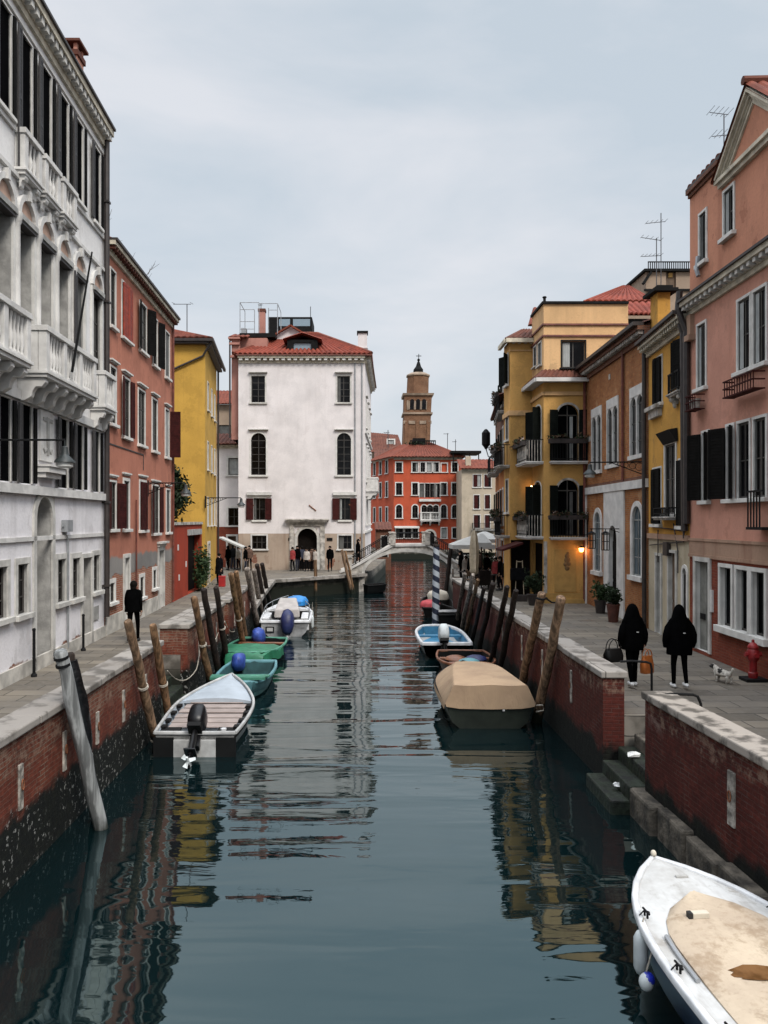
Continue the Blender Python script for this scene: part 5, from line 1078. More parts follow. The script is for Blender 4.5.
mb=MB(); p=f.pt(f.L-.1,0,.1); mb.tube([p+V(0,0,9.6),p+V(0,0,.05)],.075,7); Hs.part(mb,'downpipe','pipe_dark')
mb=MB(); tile_roof(mb,f.pt(0,9.8,.4),f.pt(f.L,9.8,.4),f.pt(f.L,11.2,-4),f.pt(0,11.2,-4),.27); Hs.part(mb,'roof','roof_tile_dark')
mb=MB(); f.box(mb,.3,.75,6.75,6.95,-.01,.02); mb.cut(); f.box(mb,3.3,3.5,8.8,9.0,-.01,.02); Hs.part(mb,'wall_plate','stone_worn')
wl=f.pt(f.uz(645,CY)[0],0,.05); pend_lamp('street lamp on a long latticed arm of the brick house',(wl.x,wl.y,5.4),(7.5,wl.y,5.38),.05,s=1)
# bar with two lantern cages over the doorway
p=f.pt(f.uz(621,CY)[0],0,.05); y=p.y; r=empty('lantern_bracket','iron bar with two hanging lantern cages over the white doorway','lantern',(p.x,y,3.18)); mb=MB(); mb.tube([(p.x,y,3.18),(8.25,y,3.18)],.018,5); mb.tube([(p.x,y,3.05),(p.x-.35,y,3.17)],.012,5); mb.build('bracket','iron',r,(p.x,y,3.18))
for px,h in ((591.5,.62),(605.5,.68)):
    c=V((px-CX)/F*y,y,3.1); mb=MB(); mb.tube([c+V(0,0,.08),c],.012,4)
    for z in (-.08,-.12,-h*.55,-h): mb.tube([c+V(.14*math.cos(t),.14*math.sin(t),z) for t in (math.pi*2*i/8 for i in range(9))],.012,4)
    for i in range(8): t=math.pi*2*i/8; mb.tube([c+V(.14*math.cos(t),.14*math.sin(t),-.08),c+V(.14*math.cos(t),.14*math.sin(t),-h)],.011,4)
    mb.lathe(c,[(.03,0),(.15,-.07)],8); mb.build('lantern','iron',r,(p.x,y,3.18))
# ================================================================ NARROW YELLOW HOUSE
f=Facade((9.29,24.78),(8.93,20.86)); Hs=House('narrow_yellow_house','narrow ochre house with black shutters and hooded window beside pink house','house',None,(9.1,22.8,0))
kw=dict(frame=.05,fmat='stone_frame',sill=.1,sash=(1,2),fp=.03)
Hs.window(f,f.px(655,662.5,358,404),shut=[(-1,.5,8,'shutter'),(1,.5,8,'shutter')],**dict(kw,sash=None))
Hs.window(f,f.px(682,687.5,338,386),shut=[(1,.5,20,'shutter'),(-1,.3,150,'shutter')],**kw)
u0,u1,z0,z1=f.px(665.5,676,444,514); Hs.window(f,(u0,u1,z0,z1),**dict(kw,sash=(1,1),frame=.09)); 
mb=MB(); mb.extrude([f.pt(u0-.12,z1+.40,.02),f.pt(u0-.12,z1+.36,.26),f.pt(u0-.06,z1+.02,.06),f.pt(u0-.06,z1+.02,.02)],f.u*(u1-u0+.3)); Hs.part(mb,'window_hood','iron')
Hs.window(f,f.px(653.5,661.5,468.5,524),shut=[(-1,.5,6,'shutter'),(1,.5,6,'shutter')],**dict(kw,sash=None)); Hs.window(f,f.px(679.5,686.5,459.5,526),shut=[(-1,.5,5,'shutter'),(1,.5,5,'shutter')],**dict(kw,sash=None))
a=f.px(657,661.5,553,640); Hs.door(f,(a[0],a[1],.02,2.4),mat='door_grey',frame=.09,depth=.1); a=f.px(669.5,676.5,555,606); Hs.door(f,(a[0],a[1],.02,2.55),mat='door_brown',frame=.08,depth=.1)
a=f.px(683,687,568,626); Hs.window(f,(a[0],a[1],a[2]+.3,a[3]),arch=True,frame=.1,sash=(1,1))
mb=MB(); f.wall(mb,-.3,8.9,((3.0,1),(99,0)),depth=5,rev=2); Hs.part(mb,'wall',['plaster_yellow_narrow','plaster_narrow_base','stone'])
mb=MB(); f.box(mb,0,f.L,2.92,3.08,-.02,.06); Hs.part(mb,'string_course','plaster_belt')
Hs.cornice(f,8.72,9.1,.35,.2,'stone_cornice',None,0,f.L,3,dh=.8,dw=.4); mb=MB(); f.box(mb,0,f.L,9.1,9.2,.1,.45); Hs.part(mb,'gutter','pipe_dark')
q=f.px(651,663,408,408); mb=MB(); f.box(mb,q[0],q[1],q[2]-.06,q[2]+.06,-.02,.22); f.box(mb,q[0]+.1,q[1]-.1,q[2]-.3,q[2]-.06,-.02,.12); Hs.part(mb,'stone_ledge','stone_worn')
q=f.px(676,687,394,394); Hs.balcony(f,q[0],q[1],q[2]-.05,q[2]+.62,.24,'iron','stone_worn',slab=.1,brk=2,bh=.3)
q=f.px(663.5,679,516,516); Hs.balcony(f,q[0],q[1],q[2]-.12,q[2]+.25,.3,'iron','stone_worn',slab=.1)
mb=MB(); tile_roof(mb,f.pt(0,9.12,.4),f.pt(f.L,9.12,.4),f.pt(f.L,10.6,-4),f.pt(0,10.6,-4),.27); rf=Hs.part(mb,'roof','roof_tile_dark')
p=at(654,330,24.6); q=at(666.5,295,24.6); mb=MB(); mb.box(p.x,24.3,p.z-.8,q.x,24.9,q.z); Hs.part(mb,'chimney','plaster_yellow_narrow',rf); mb=MB(); mb.box(p.x-.18,24.1,q.z,q.x+.18,25.1,q.z+.1); mb.box(p.x-.05,24.2,q.z+.1,q.x+.05,25,q.z+.2); Hs.part(mb,'chimney_cap','dark_terrace',rf)
mb=MB(); mb.tube([f.pt(f.L-.15,9.2,.3),f.pt(f.L-.15,8.6,.12),f.pt(f.L-.12,3.2,.1)],.09,7); mb.cut(); mb.tube([f.pt(f.L-.3,8.0,.06),f.pt(f.L-.3,3,.06)],.03,5); Hs.part(mb,'downpipe','pipe_dark')
mb=MB()
for (u,z),(u2,z2) in (((.3,2.7),(3.6,2.9)),((.3,3.3),(3.6,3.2)),((1.2,3.2),(1.2,2.2)),((2.7,3.4),(3.1,2.6)),((3.1,2.6),(3.1,2.0))): mb.tube([f.pt(u,z,.05),f.pt(u2,z2,.05)],.02,5)
f.box(mb,1.9,2.3,2.45,2.85,-.01,.12); Hs.part(mb,'cables','pipe_dark')
# ================================================================ PINK HOUSE (right, near)
rx=lambda Y:8.45+.023*Y
f=Facade((rx(20.84),20.84),(rx(8.5),8.5)); Hs=House('salmon_house','large salmon house with pediment and brick red base behind the fire hydrant','house',None,(rx(17),17,0)); UU=f.uy
kw=dict(frame=.065,fmat='stone_frame',sill=.1,fp=.03,sash=(1,1))
Hs.window(f,f.px(700,706.5,213,262),curtain=(0,.55),**kw); Hs.window(f,f.px(724.5,734,189,235),curtain=(0,.55),**kw)
for Y in (15.3,13,11): Hs.window(f,(UU(Y)-.32,UU(Y)+.32,10.55,11.6),curtain=(0,.5),**kw)
ws=[f.px(698,706,318,381),f.px(738.5,750.5,292,362),f.px(754,766.5,280,353)]
for a in ws: Hs.window(f,(a[0],a[1],6.95,8.6),curtain=(0,.5),**kw)
for Y in (15.2,13.6,11.6,9.8): Hs.window(f,(UU(Y)-.38,UU(Y)+.38,6.95,8.6),curtain=(0,.5),**kw)
for a,sh in ((f.px(703,709,434,503),[(-1,.42,155,'shutter'),(1,.3,150,'shutter')]),(f.px(727.5,734,424,501),[(-1,.5,158,'shutter'),(1,.3,150,'shutter')])): Hs.window(f,(a[0],a[1],4.0,5.75),shut=sh,curtain=(.0,.3),**kw)
for a in (f.px(738.5,750,421,500),f.px(754.5,766.5,415,500)): Hs.window(f,(a[0],a[1],4.0,5.75),curtain=(0,.18),**kw)
for Y in (15.2,13.6,11.6,9.8): Hs.window(f,(UU(Y)-.38,UU(Y)+.38,4.0,5.75),shut=[(-1,.4,160,'shutter')],**kw)
a=f.px(696.5,709.5,560,653); Hs.door(f,(a[0],a[1],.1,2.42),mat='door_dark',frame=.12,depth=.16,label='dark doorway with one pale grey leaf')
mb=MB(); f.box(mb,a[0]+.02,a[0]+.42,.12,2.4,-.14,-.09); f.box(mb,a[0]+.08,a[0]+.36,.9,1.05,-.09,-.06,1); Hs.part(mb,'door_leaf',['door_grey','iron'])
for a in ((721.5,732.5,563,626),(738,749,563,630),(753,766,562,633)):
    q=f.px(*a); Hs.window(f,(q[0],q[1],.92,2.35),frame=.09,fmat='stone_frame',sill=.16,sash=(0,0),depth=.12,fp=.05,curtain=(0,.22))
for Y in (15,13.4,11): Hs.window(f,(UU(Y)-.45,UU(Y)+.45,.92,2.35),frame=.1,fmat='stone',sill=.16,sash=(1,0),depth=.12,fp=.05)
mb=MB(); f.wall(mb,-.3,12.3,((2.5,2),(9.2,0),(99,1)),depth=9,rev=3); 
PY=17.27; pz=13.1; pw=1.66; up=UU(PY)
mb.poly([f.pt(up-pw+.55,12.3,0),f.pt(up+pw-.55,12.3,0),f.pt(up,pz-.15,0)],1)
Hs.part(mb,'wall',['plaster_pink_right','plaster_pink_attic','brick_red_base','stone_frame'])
mb=MB(); f.box(mb,0,f.L,2.52,2.6,-.02,.05); f.box(mb,0,f.L,2.6,2.95,-.02,.025); f.box(mb,0,f.L,2.95,3.02,-.02,.05); Hs.part(mb,'string_course','plaster_belt')
Hs.cornice(f,9.0,9.36,.3,.28,'stone_cornice','stone',0,f.L,3,dh=.75,dw=.45)
mb=MB(); f.box(mb,-.1,f.L,9.36,9.42,-.02,.36); Hs.part(mb,'cornice_cap','pipe_dark')
# attic eave and pediment
Hs.cornice(f,12.18,12.36,.12,0,'brick_dark',None,0,up-pw,2); mb=MB(); f.box(mb,-.08,up-pw+.2,12.36,12.46,-.3,.09); mb.cut(); f.box(mb,up+pw-.2,f.L,12.36,12.46,-.3,.09); Hs.part(mb,'gutter','pipe_dark')
mb=MB(); A=f.pt(up-pw,11.75,0); Bp=f.pt(up+pw,11.75,0); f.box(mb,up-pw,up+pw,11.62,11.73,-.02,.1); f.box(mb,up-pw-.06,up+pw+.06,11.73,11.82,-.02,.17)
for sg in (-1,1):
    for d0,wd,th in ((.13,.11,.12),(.05,.08,.2),(.21,.08,.07),(.30,.1,.045)):
        a=f.pt(up+sg*(pw+.02-d0*1.1),11.83,th/2); b=f.pt(up,pz+.12-d0,th/2); mb.bar(a,b,th,wd,up=(0,0,1))
Hs.part(mb,'pediment','stone_cornice')
mb=MB()
for sg in (-1,1):
    e=f.pt(up+sg*(pw+.12),11.83,.22); e2=f.pt(up+sg*(pw+.12),11.83,-4); t=f.pt(up,pz+.2,.22); t2=f.pt(up,pz+.2,-4)
    if sg<0: tile_roof(mb,e2,e,t,t2,.24,.06)
    else: tile_roof(mb,e,e2,t2,t,.24,.06)
tile_roof(mb,f.pt(.0,12.46,.08),f.pt(up-pw+.1,12.46,.08),f.pt(up-pw+.1,13.8,-5),f.pt(0,13.8,-5),.26); tile_roof(mb,f.pt(up+pw-.1,12.46,.08),f.pt(f.L,12.46,.08),f.pt(f.L,13.8,-5),f.pt(up+pw-.1,13.8,-5),.26); rf=Hs.part(mb,'roof','roof_tile')
mb=MB(); t=f.pt(up,pz+.26,.26); mb.tube([t,f.pt(up,pz+.3,-4)],.1,8); Hs.part(mb,'ridge_tiles','roof_tile_dark',rf)
mb=MB(); mb.tube([f.pt(-.05,9.7,.25),f.pt(-.05,9.2,.3),f.pt(.02,8.6,.1),f.pt(.02,3.4,.1)],.09,7); Hs.part(mb,'downpipe','pipe_dark')
mb=MB(); f.box(mb,0,.3,8.45,9.0,-.02,.12); f.box(mb,-.03,.36,8.3,8.45,-.02,.18); Hs.part(mb,'corner_capital','plaster_belt')
mb=MB(); q=f.uz(712.5,600); f.box(mb,q[0]-.07,q[0]+.07,q[1]-.3,q[1]+.25,-.01,.05); Hs.part(mb,'intercom','stone_white')
# iron flower racks below windows
k=0
for (u0,u1),lab in (((ws[0][0],ws[0][1]),'small iron flower rack under the single window of the salmon house'),((ws[1][0]-.05,ws[2][1]),'wide iron flower rack under the pair of salmon house windows')):
    r=empty('flower_rack',lab,'flower rack',f.pt((u0+u1)/2,6.5,.1)); o=f.pt((u0+u1)/2,6.5,.1); mb=MB()
    for z in (6.35,6.55,6.72): f.box(mb,u0-.05,u1+.05,z,z+.03,.3,.33); f.box(mb,u0-.05,u0-.02,z,z+.03,.05,.3); f.box(mb,u1+.02,u1+.05,z,z+.03,.05,.3)
    n=int((u1-u0)/.12)
    for i in range(n+1): uc=u0-.02+(u1-u0+.04)*i/n; f.box(mb,uc-.012,uc+.012,6.36,6.72,.285,.3)
    f.box(mb,u0-.05,u1+.05,6.36,6.38,.05,.3); mb.build('rack','shutter_maroon',r,o)
    if k==0:
        for i in range(4): uc=u0+.1+(u1-u0-.2)*i/3; mb=MB(); mb.lathe(f.pt(uc,6.4,.18),[(.06,0),(.085,.22),(.09,.24)],9); mb.build('flower_pot','stone_worn',r,o)
    k+=1
mb=MB(); q=f.px(762,768,497,527); 
for i in range(5): f.box(mb,q[0]+i*.13,q[0]+i*.13+.025,q[2],q[3]+.1,.3,.325)
f.box(mb,q[0]-.03,q[0]+.7,q[2]-.06,q[2],0,.34); f.box(mb,q[0]-.03,q[0]+.7,q[3]+.1,q[3]+.14,.29,.335); Hs.part(mb,'window_guard','iron')
mb=MB(); uu=UU(20.2); mb.tube([f.pt(uu+.0,10.4,.05),f.pt(uu+.1,10.0,.12),f.pt(uu+.15,9.85,.1)],.06,6); Hs.part(mb,'vent_pipe','metal_light')
# ================================================================ FAR RIGHT BANK houses
f=Facade((8.0,45.5),(6.82,36.15)); Hs=House('flower_house','red brick and orange house with flower balconies beyond the yellow block','house',None,(7.2,41,0))
for z,zz in ((9.1,10.6),(6.2,8.0),(3.3,5.0)):
    for u in (1.2,3.4,5.6,7.8): Hs.window(f,(u-.4,u+.4,z,zz),frame=.1,sash=(1,2),shut=[(-1,.3,174,'shutter_green')])
Hs.door(f,(6.2,8.6,.02,2.5),mat='door_dark',frame=.1); Hs.door(f,(2,4.4,.02,2.5),mat='door_dark',frame=.1)
mb=MB(); f.wall(mb,-.3,9.4,((6.3,1),(99,0)),depth=5,back=True); Hs.part(mb,'wall',['brick_dark','plaster_orange'])
Hs.balcony(f,6.0,9.2,8.55,9.5,.3,'iron','stone_grey'); Hs.balcony(f,5.2,9.2,5.95,6.95,.3,'iron','stone_grey'); Hs.balcony(f,5.2,9.2,2.9,3.9,.3,'iron','stone_grey'); Hs.balcony(f,1,4,5.95,6.95,.5,'iron','stone_grey')
mb=MB(); tile_roof(mb,f.pt(0,9.4,.3),f.pt(f.L,9.4,.3),f.pt(f.L,10.4,-4),f.pt(0,10.4,-4),.3); Hs.part(mb,'roof','roof_tile_dark')
# flower boxes hanging on the balconies
rb=random.Random(11)
def flower_box(label,c,ax,n,mat='leaf_dark',dry=.35):
    c=Vector(c); ax=Vector(ax); r=empty('flower_box',label,'flower box',c); mb=MB(); d=ax.normalized(); s=V(-d.y,d.x,0); mb.obox(c,ax,s*.1,V(0,0,.09)); mb.build('box','pot_dark',r,c)
    mb=MB()
    for i in range(n):
        p=c+ax*rb.uniform(-1,1)+V(0,0,.12); leaves(mb,p,.22,.22,.2,26,.075,rb,3,1,0,1)
    mb.build('foliage',[mat,'leaf_dry'],r,c)
    mb=MB()
    for i in range(max(2,n//3)):
        p=c+ax*rb.uniform(-1,1)+V(0,0,.2); leaves(mb,p,.1,.1,.1,8,.04,rb,2)
    mb.build('blossom','flower',r,c)
flower_box('dark flower box on the upper front balcony of the yellow block',(8.65,YF-.42,zb[0]+.82),(.8,0,0),10)
flower_box('dark flower box on the lower front balcony of the yellow block',(8.65,YF-.42,zb[1]+.82),(.8,0,0),10)
flower_box('dark flower box on the upper side balcony of the yellow block',(fx-.78,33.6,zb[0]+.8),(0,1.05,0),12)
flower_box('dark flower box on the lower side balcony of the yellow block',(fx-.78,33.6,zb[1]+.8),(0,1.05,0),12)
flower_box('upper planter along the far corner of the yellow block',(6.2,35.4,zb[0]+.75),(0,.75,0),9)
flower_box('lower planter along the far corner of the yellow block',(6.2,35.4,zb[1]+.75),(0,.75,0),9)
for u,z,l in ((7.6,9.45,'topmost planter with pale blossoms on the brick house beyond'),(7.2,6.8,'middle planter on the brick house beyond the yellow block'),(7.2,3.75,'lowest planter on the brick house beyond the yellow block')): p=f.pt(u,z,.36); flower_box(l,p,f.u*1.6,16)
# ================================================================ BOATS
def boat(label,stern,bow,B,H,hull='boat_grey',gun='white_boat',inside='boat_deck_boards',bowp=2.2,stw=.85,rake=.35,sheer=.35,floor=-.15,draft=.18,gw=.07,name='motor_boat',group='boats moored along the canal',blunt=0,strake=None):
    """Local frame: y from stern (0) to bow (L), z = 0 at the water."""
    s=Vector((*stern,0)); b=Vector((*bow,0)); L=(b-s).length; ang=math.atan2(-(b-s).x,(b-s).y)
    root=empty(name,label,'boat',(s.x,s.y,WATER),ang,group)
    n=22
    def half(t):
        tm=.42
        if t<tm: k=stw+(1-stw)*math.sin(t/tm*math.pi/2)
        else: k=max(0,1-((t-tm)/(1-tm))**bowp); k=blunt+(1-blunt)*k
        return B/2*k
    zg=lambda t:H*(1+sheer*t*t)
    def sec(t,w,top,inn=0):
        y=t*L; w=max(w,.012); k=1 if t<.6 else 1-(t-.6)/.4*.9; pts=[]
        for fx_,fz in ((0,0),(.62*k+.0,.16),(.86,.45),(1,1)):
            zk=-draft*(1-.75*max(0,(t-.5)*2)**2); z=zk+fz*(top-zk); rk=rake*max(0,(t-.7)/.3)*(z/top if top else 0); pts.append((w*fx_,y+rk*(1 if z>0 else .3),z))
        return pts
    ts=[i/n for i in range(n+1)]; rs=[]
    for t in ts:
        p=sec(t,half(t),zg(t)); rs.append([V(-x,y,z) for x,y,z in p[::-1]]+[V(x,y,z) for x,y,z in p[1:]])
    mb=MB(); mb.rings(rs,True,True,False); mb.add(rs[0],[list(range(7))]); h=mb.build('hull',hull,root,smooth=50)
    if strake:
        mb=MB()
        for sgn in (-1,1):
            mb.cut(); pts=[r[0 if sgn<0 else -1].lerp(r[1 if sgn<0 else -2],.32)+V(sgn*.012,0,0) for r in rs]; mb.tube(pts,.022,6)
        mb.build('strake',strake,root,smooth=60)
    # gunwale: a rounded band running round the rim
    mb=MB(); L_=[r[0] for r in rs]; R_=[r[-1] for r in rs]; rim=L_+R_[::-1]
    def band(line,w,hh):
        out=[]
        for i,p in enumerate(line):
            q=line[min(i+1,len(line)-1)]-line[max(i-1,0)]; q.z=0; a=V(q.y,-q.x,0).normalized() if q.length>1e-5 else V(1,0,0)
            out.append([p+a*w*c+V(0,0,hh*d) for c,d in ((-.5,-.6),(-.5,.25),(-.3,.5),(.3,.5),(.5,.25),(.5,-.6))])
        mb.rings(out,True,True)
    band(L_[:-1]+[(L_[-1]+R_[-1])/2]+R_[-2::-1],gw,gw*.9); band([L_[0],V(0,L_[0].y-.01,L_[0].z),R_[0]],gw,gw*.9)
    mb.build('gunwale',gun,root,smooth=55)
    # inside lining and floor
    ins=[]; 
    for t in ts[:-1]:
        w=max(half(t)-.05,.01); z0=floor if floor is not None else zg(t)-.08; y=t*L+rake*max(0,(t-.7)/.3)+(.03 if t==0 else -.03 if t>.9 else 0)
        ins.append((w,y,zg(t)-.005,z0))
    if floor is not None:
        mb=MB()
        for a,c in zip(ins,ins[1:]):
            for sgn in (-1,1): mb.quad((sgn*a[0],a[1],a[2]),(sgn*c[0],c[1],c[2]),(sgn*c[0]*.9,c[1],c[3]),(sgn*a[0]*.9,a[1],a[3]))
            mb.quad((-a[0]*.9,a[1],a[3]),(a[0]*.9,a[1],a[3]),(c[0]*.9,c[1],c[3]),(-c[0]*.9,c[1],c[3]),1)
        a=ins[-1]; mb.quad((-a[0],a[1],a[2]),(a[0],a[1],a[2]),(a[0]*.9,a[1]-.02,a[3]),(-a[0]*.9,a[1]-.02,a[3]))
        a=ins[0]; mb.quad((-a[0],a[1],a[2]),(a[0],a[1],a[2]),(a[0]*.9,a[1]+.02,a[3]),(-a[0]*.9,a[1]+.02,a[3]))
        mb.build('lining',[inside,inside],root)
    return root,L,half,zg,rake
def deck(root,L,half,zg,rake,t0,t1,mat,dz=-.02,crown=.05,k=12,name='deck',inset=.04,y0=None):
    mb=MB(); rows=[]
    for i in range(k+1):
        t=t0+(t1-t0)*i/k; w=max(half(t)-inset,.01); y=t*L+rake*max(0,(t-.7)/.3)*.95; z=zg(t)+dz
        rows.append([V(w*q,y,z+crown*(1-q*q)) for q in (-1,-.75,-.5,-.25,0,.25,.5,.75,1)])
    mb.rings(rows,False,False,False); 
    for r in (rows[0],): mb.poly([p for p in r]+[V(r[-1].x,r[-1].y,r[-1].z-.05),V(r[0].x,r[0].y,r[0].z-.05)])
    return mb.build(name,mat,root,smooth=60)
def outboard(root,c,s=1,cowl='boat_dark',leg='black_paint',tilt=25,bag=False,cowl2=None):
    """Outboard motor: tilting cowl and a leg with a propeller; y points to the bow."""
    c=Vector(c); T=Matrix.Translation(c)@Matrix.Rotation(rad(-tilt),4,'X')
    mb=MB(); rs=[]
    prof=((0,.10,.13),(.04,.14,.2),(.16,.155,.24),(.3,.15,.25),(.4,.135,.235),(.46,.10,.19),(.48,.04,.1)) if not bag else ((-.16,.08,.1),(-.08,.15,.2),(.1,.2,.26),(.3,.21,.27),(.44,.17,.22),(.54,.1,.14),(.58,.03,.05))
    for z,rx_,ry_ in prof:
        kx=.75 if bag else .5; rs.append([T@(V(rx_*math.copysign(abs(math.cos(a))**kx,math.cos(a)),ry_*math.copysign(abs(math.sin(a))**kx,math.sin(a))-.06+z*.12,z)*s) for a in (2*math.pi*i/16 for i in range(16))])
    if bag:
        rr=random.Random(int(c.x*100)); rs=[[p+V(rr.gauss(0,.012),rr.gauss(0,.012),rr.gauss(0,.01)) for p in r] for r in rs]
    mb.rings(rs); m=mb.build('outboard_motor',cowl,root,smooth=60)
    if not bag:
        mb=MB(); mb.rings([[T@(V(x*.8,y*.85-.06,z)*s) for x,y in ((-.15,-.22),(.15,-.22),(.15,.2),(-.15,.2))] for z in (-.05,.03)]); mb.build('cowl_band','boat_dark' if cowl!='fender_white' else 'boat_dark',m)
    mb=MB()
    for a,b,rx_,ry_ in ((-.55,0,.05,.09),(-.78,-.55,.035,.075)): mb.rings([[T@(V(rx_*math.cos(q),ry_*math.sin(q)-.05,z)*s) for q in (2*math.pi*i/10 for i in range(10))] for z in (a,b)])
    mb.obox(T@(V(0,-.1,-.5)*s),(T.to_3x3()@V(.1,0,0))*s,(T.to_3x3()@V(0,.13,0))*s,(T.to_3x3()@V(0,0,.012))*s); mb.obox(T@(V(0,.1,-.12)*s),(T.to_3x3()@V(.09,0,0))*s,(T.to_3x3()@V(0,.07,0))*s,(T.to_3x3()@V(0,0,.16))*s)
    mb.build('motor_leg',leg,m,smooth=50)
    mb=MB(); h=T@(V(0,-.17,-.7)*s); ax=T.to_3x3()@V(0,1,0); mb.tube([h-ax*.1*s,h+ax*.14*s],[.02*s,.05*s],8)
    for k in range(3):
        a=2*math.pi*k/3+.4; d=T.to_3x3()@V(math.cos(a),0,math.sin(a)); e=d.cross(ax); mb.add([h+d*.03*s-e*.03*s+ax*.02,h+d*.13*s-e*.05*s-ax*.02,h+d*.14*s+e*.03*s+ax*.02,h+d*.03*s+e*.03*s-ax*.02],[[0,1,2,3]])
    mb.build('propeller',cowl2 or 'metal_light',m)
    return m
def fender(root,p,L=.45,r=.09,mat='fender_white',tip=None,up=.35):
    p=Vector(p); mb=MB(); mb.lathe(p,[(.02,L*.55),(.045,L*.5),(r,L*.36),(r,-L*.36),(.045,-L*.5),(.02,-L*.55)],12); f_=mb.build('fender',mat,root,smooth=60)
    mb=MB(); mb.tube([p+V(0,0,L*.55),p+V(.03,0,L*.55+up)],.008,5); mb.build('fender_rope','rope',f_); return f_
# ---- grey motor boat with covered boards (left)
r,L,hf,zg,rk=boat('grey motor boat with pinkish board cover and black tilted outboard',(-3.28,15.3),(-3.27,19.35),1.78,.48,'boat_dirty_white','boat_dirty_white','boat_deck_grey',2.1,.9,.3,.62,.1,gw=.06,strake='boat_dark')
deck(r,L,hf,zg,rk,.58,.985,'boat_deck_grey',-.03,.07)
mb=MB()
for i in range(6):
    y0=.62+i*.34; y1=y0+.31; t=(y0+y1)/2/L; w=min(hf(y0/L),hf(y1/L))-.16
    mb.obox((0,(y0+y1)/2,zg(t)-.075+R.uniform(-.006,.006)),(w,0,0),(0,(y1-y0)/2,0),(0,0,.012))
mb.build('board_cover','boat_deck_boards',r,bevel=.006)
mb=MB()
for sgn in (-1,1):
    mb.cut()
    for y in (.5,.95,1.5,2.0): mb.cut(); mb.obox((sgn*(hf(y/L)-.1),y,zg(y/L)-.03),(.05,0,0),(0,.1,0),(0,0,.03)); 
    mb.cut(); mb.obox((sgn*(hf(.1)-.25),.28,zg(0)-.06),(.2,0,0),(0,.26,0),(0,0,.02))
mb.build('side_fittings','boat_dark',r)
mb=MB(); mb.obox((0,-.02,.12),(.42,0,0),(0,.025,0),(0,0,.22)); mb.build('transom_board','boat_dirty_white',r,bevel=.008); mb=MB(); mb.obox((-.62,-.02,.18),(.2,0,0),(0,.02,0),(0,0,.2)); mb.cut(); mb.obox((.62,-.02,.18),(.2,0,0),(0,.02,0),(0,0,.2)); mb.build('transom_panel','boat_dark',r)
mb=MB(); mb.lathe((.56,.05,zg(0)+.03),[(.06,0),(.06,.04),(.02,.05)],10); mb.build('fuel_cap','white_boat',r)
outboard(r,(.02,.0,.5),1.12,'black_paint','black_paint',50,cowl2='fender_white')
# ---- turquoise boat
r,L,hf,zg,rk=boat('small turquoise boat with green trim behind the grey motor boat',(-3.2,23.4),(-3.2,20.1),1.5,.42,'boat_turquoise','boat_turquoise','boat_turquoise_dark',3.5,.85,.1,.15,.05,gw=.08,blunt=.55)
deck(r,L,hf,zg,rk,.72,.985,'boat_turquoise',-.02,.05)
mb=MB(); mb.obox((0,L-.05,.56),(.72,0,0),(0,.06,0),(0,0,.035)); mb.cut(); mb.obox((0,L-.5,.53),(.78,0,0),(0,.1,0),(0,0,.02)); mb.build('thwart','boat_green_trim',r)
outboard(r,(.45,.05,.27),1.0,'tarp_blue','black_paint',55,bag=True)
# ---- green covered boat
r,L,hf,zg,rk=boat('dark boat under a green tarpaulin with blue bagged outboard behind the turquoise boat',(-3.45,28.0),(-3.65,24.5),1.85,.42,'boat_dark','boat_green_trim','boat_dark',3.5,.85,.1,.2,.05,blunt=.6)
mb=MB(); rows=[]
for i in range(9):
    t=.55+.45*i/8; w=hf(t)+.05; y=t*L+rk*max(0,(t-.7)/.3)+.03; z=zg(t)+.05+.06*math.sin(i*1.3); rows.append([V(w*q,y,z-abs(q)**3*.08+.025*math.sin(q*9+i)) for q in (-1,-.7,-.4,-.1,.2,.5,.8,1)])
e=rows[-1]; rows.append([p+V(0,.09,-.1) for p in e]); rows.append([p+V(0,.1,-.36-.04*math.sin(i*2)) for i,p in enumerate(e)]); mb.rings(rows,False,False,False)
for sgn,j in ((-1,0),(1,-1)): mb.rings([[r_[j] for r_ in rows[:9]],[r_[j]+V(sgn*.02,0,-.26) for r_ in rows[:9]]],False,False,False)
mb.build('tarpaulin','boat_green',r,smooth=60)
mb=MB(); mb.obox((0,L*.45,.34),(.85,0,0),(0,.12,0),(0,0,.02)); mb.cut(); mb.obox((0,L*.2,.34),(.8,0,0),(0,.12,0),(0,0,.02)); mb.build('thwart','boat_wood',r)
outboard(r,(.2,.05,.3),1.15,'tarp_blue','black_paint',50,bag=True)
# ---- white cabin boat
r,L,hf,zg,rk=boat('white fibreglass cruiser with grey canopy and navy bagged outboard',(-3.02,31.0),(-3.3,36.6),2.05,.62,'white_boat','white_boat','white_boat',2.2,.95,.5,.3,.25,gw=.1)
deck(r,L,hf,zg,rk,.6,.985,'white_boat',0,.12)
mb=MB(); A=[(-.42,1.7,.66),(.42,1.7,.66),(.42,3.3,.72),(-.42,3.3,.72)]; Bq=[(-.5,1.75,.95),(.5,1.75,.95),(.34,3.1,1.22),(-.34,3.1,1.22)]; Bq=[(-.52,1.75,.9),(.52,1.75,.9),(.36,3.0,1.28),(-.36,3.0,1.28)]; A=[(-.55,1.7,.55),(.55,1.7,.55),(.5,3.6,.6),(-.5,3.6,.6)]
mb.rings([[V(*p) for p in A],[V(*p) for p in Bq]]); mb.build('canopy','tarp_grey',r,bevel=.05)
mb=MB(); mb.obox((0,.06,.42),(.96,0,0),(0,.06,0),(0,0,.17)); mb.cut(); mb.obox((-.78,.9,.72),(.14,0,0),(0,.9,0),(0,0,.05)); mb.cut(); mb.obox((.78,.9,.72),(.14,0,0),(0,.9,0),(0,0,.05)); mb.build('coaming','white_boat',r,bevel=.03)
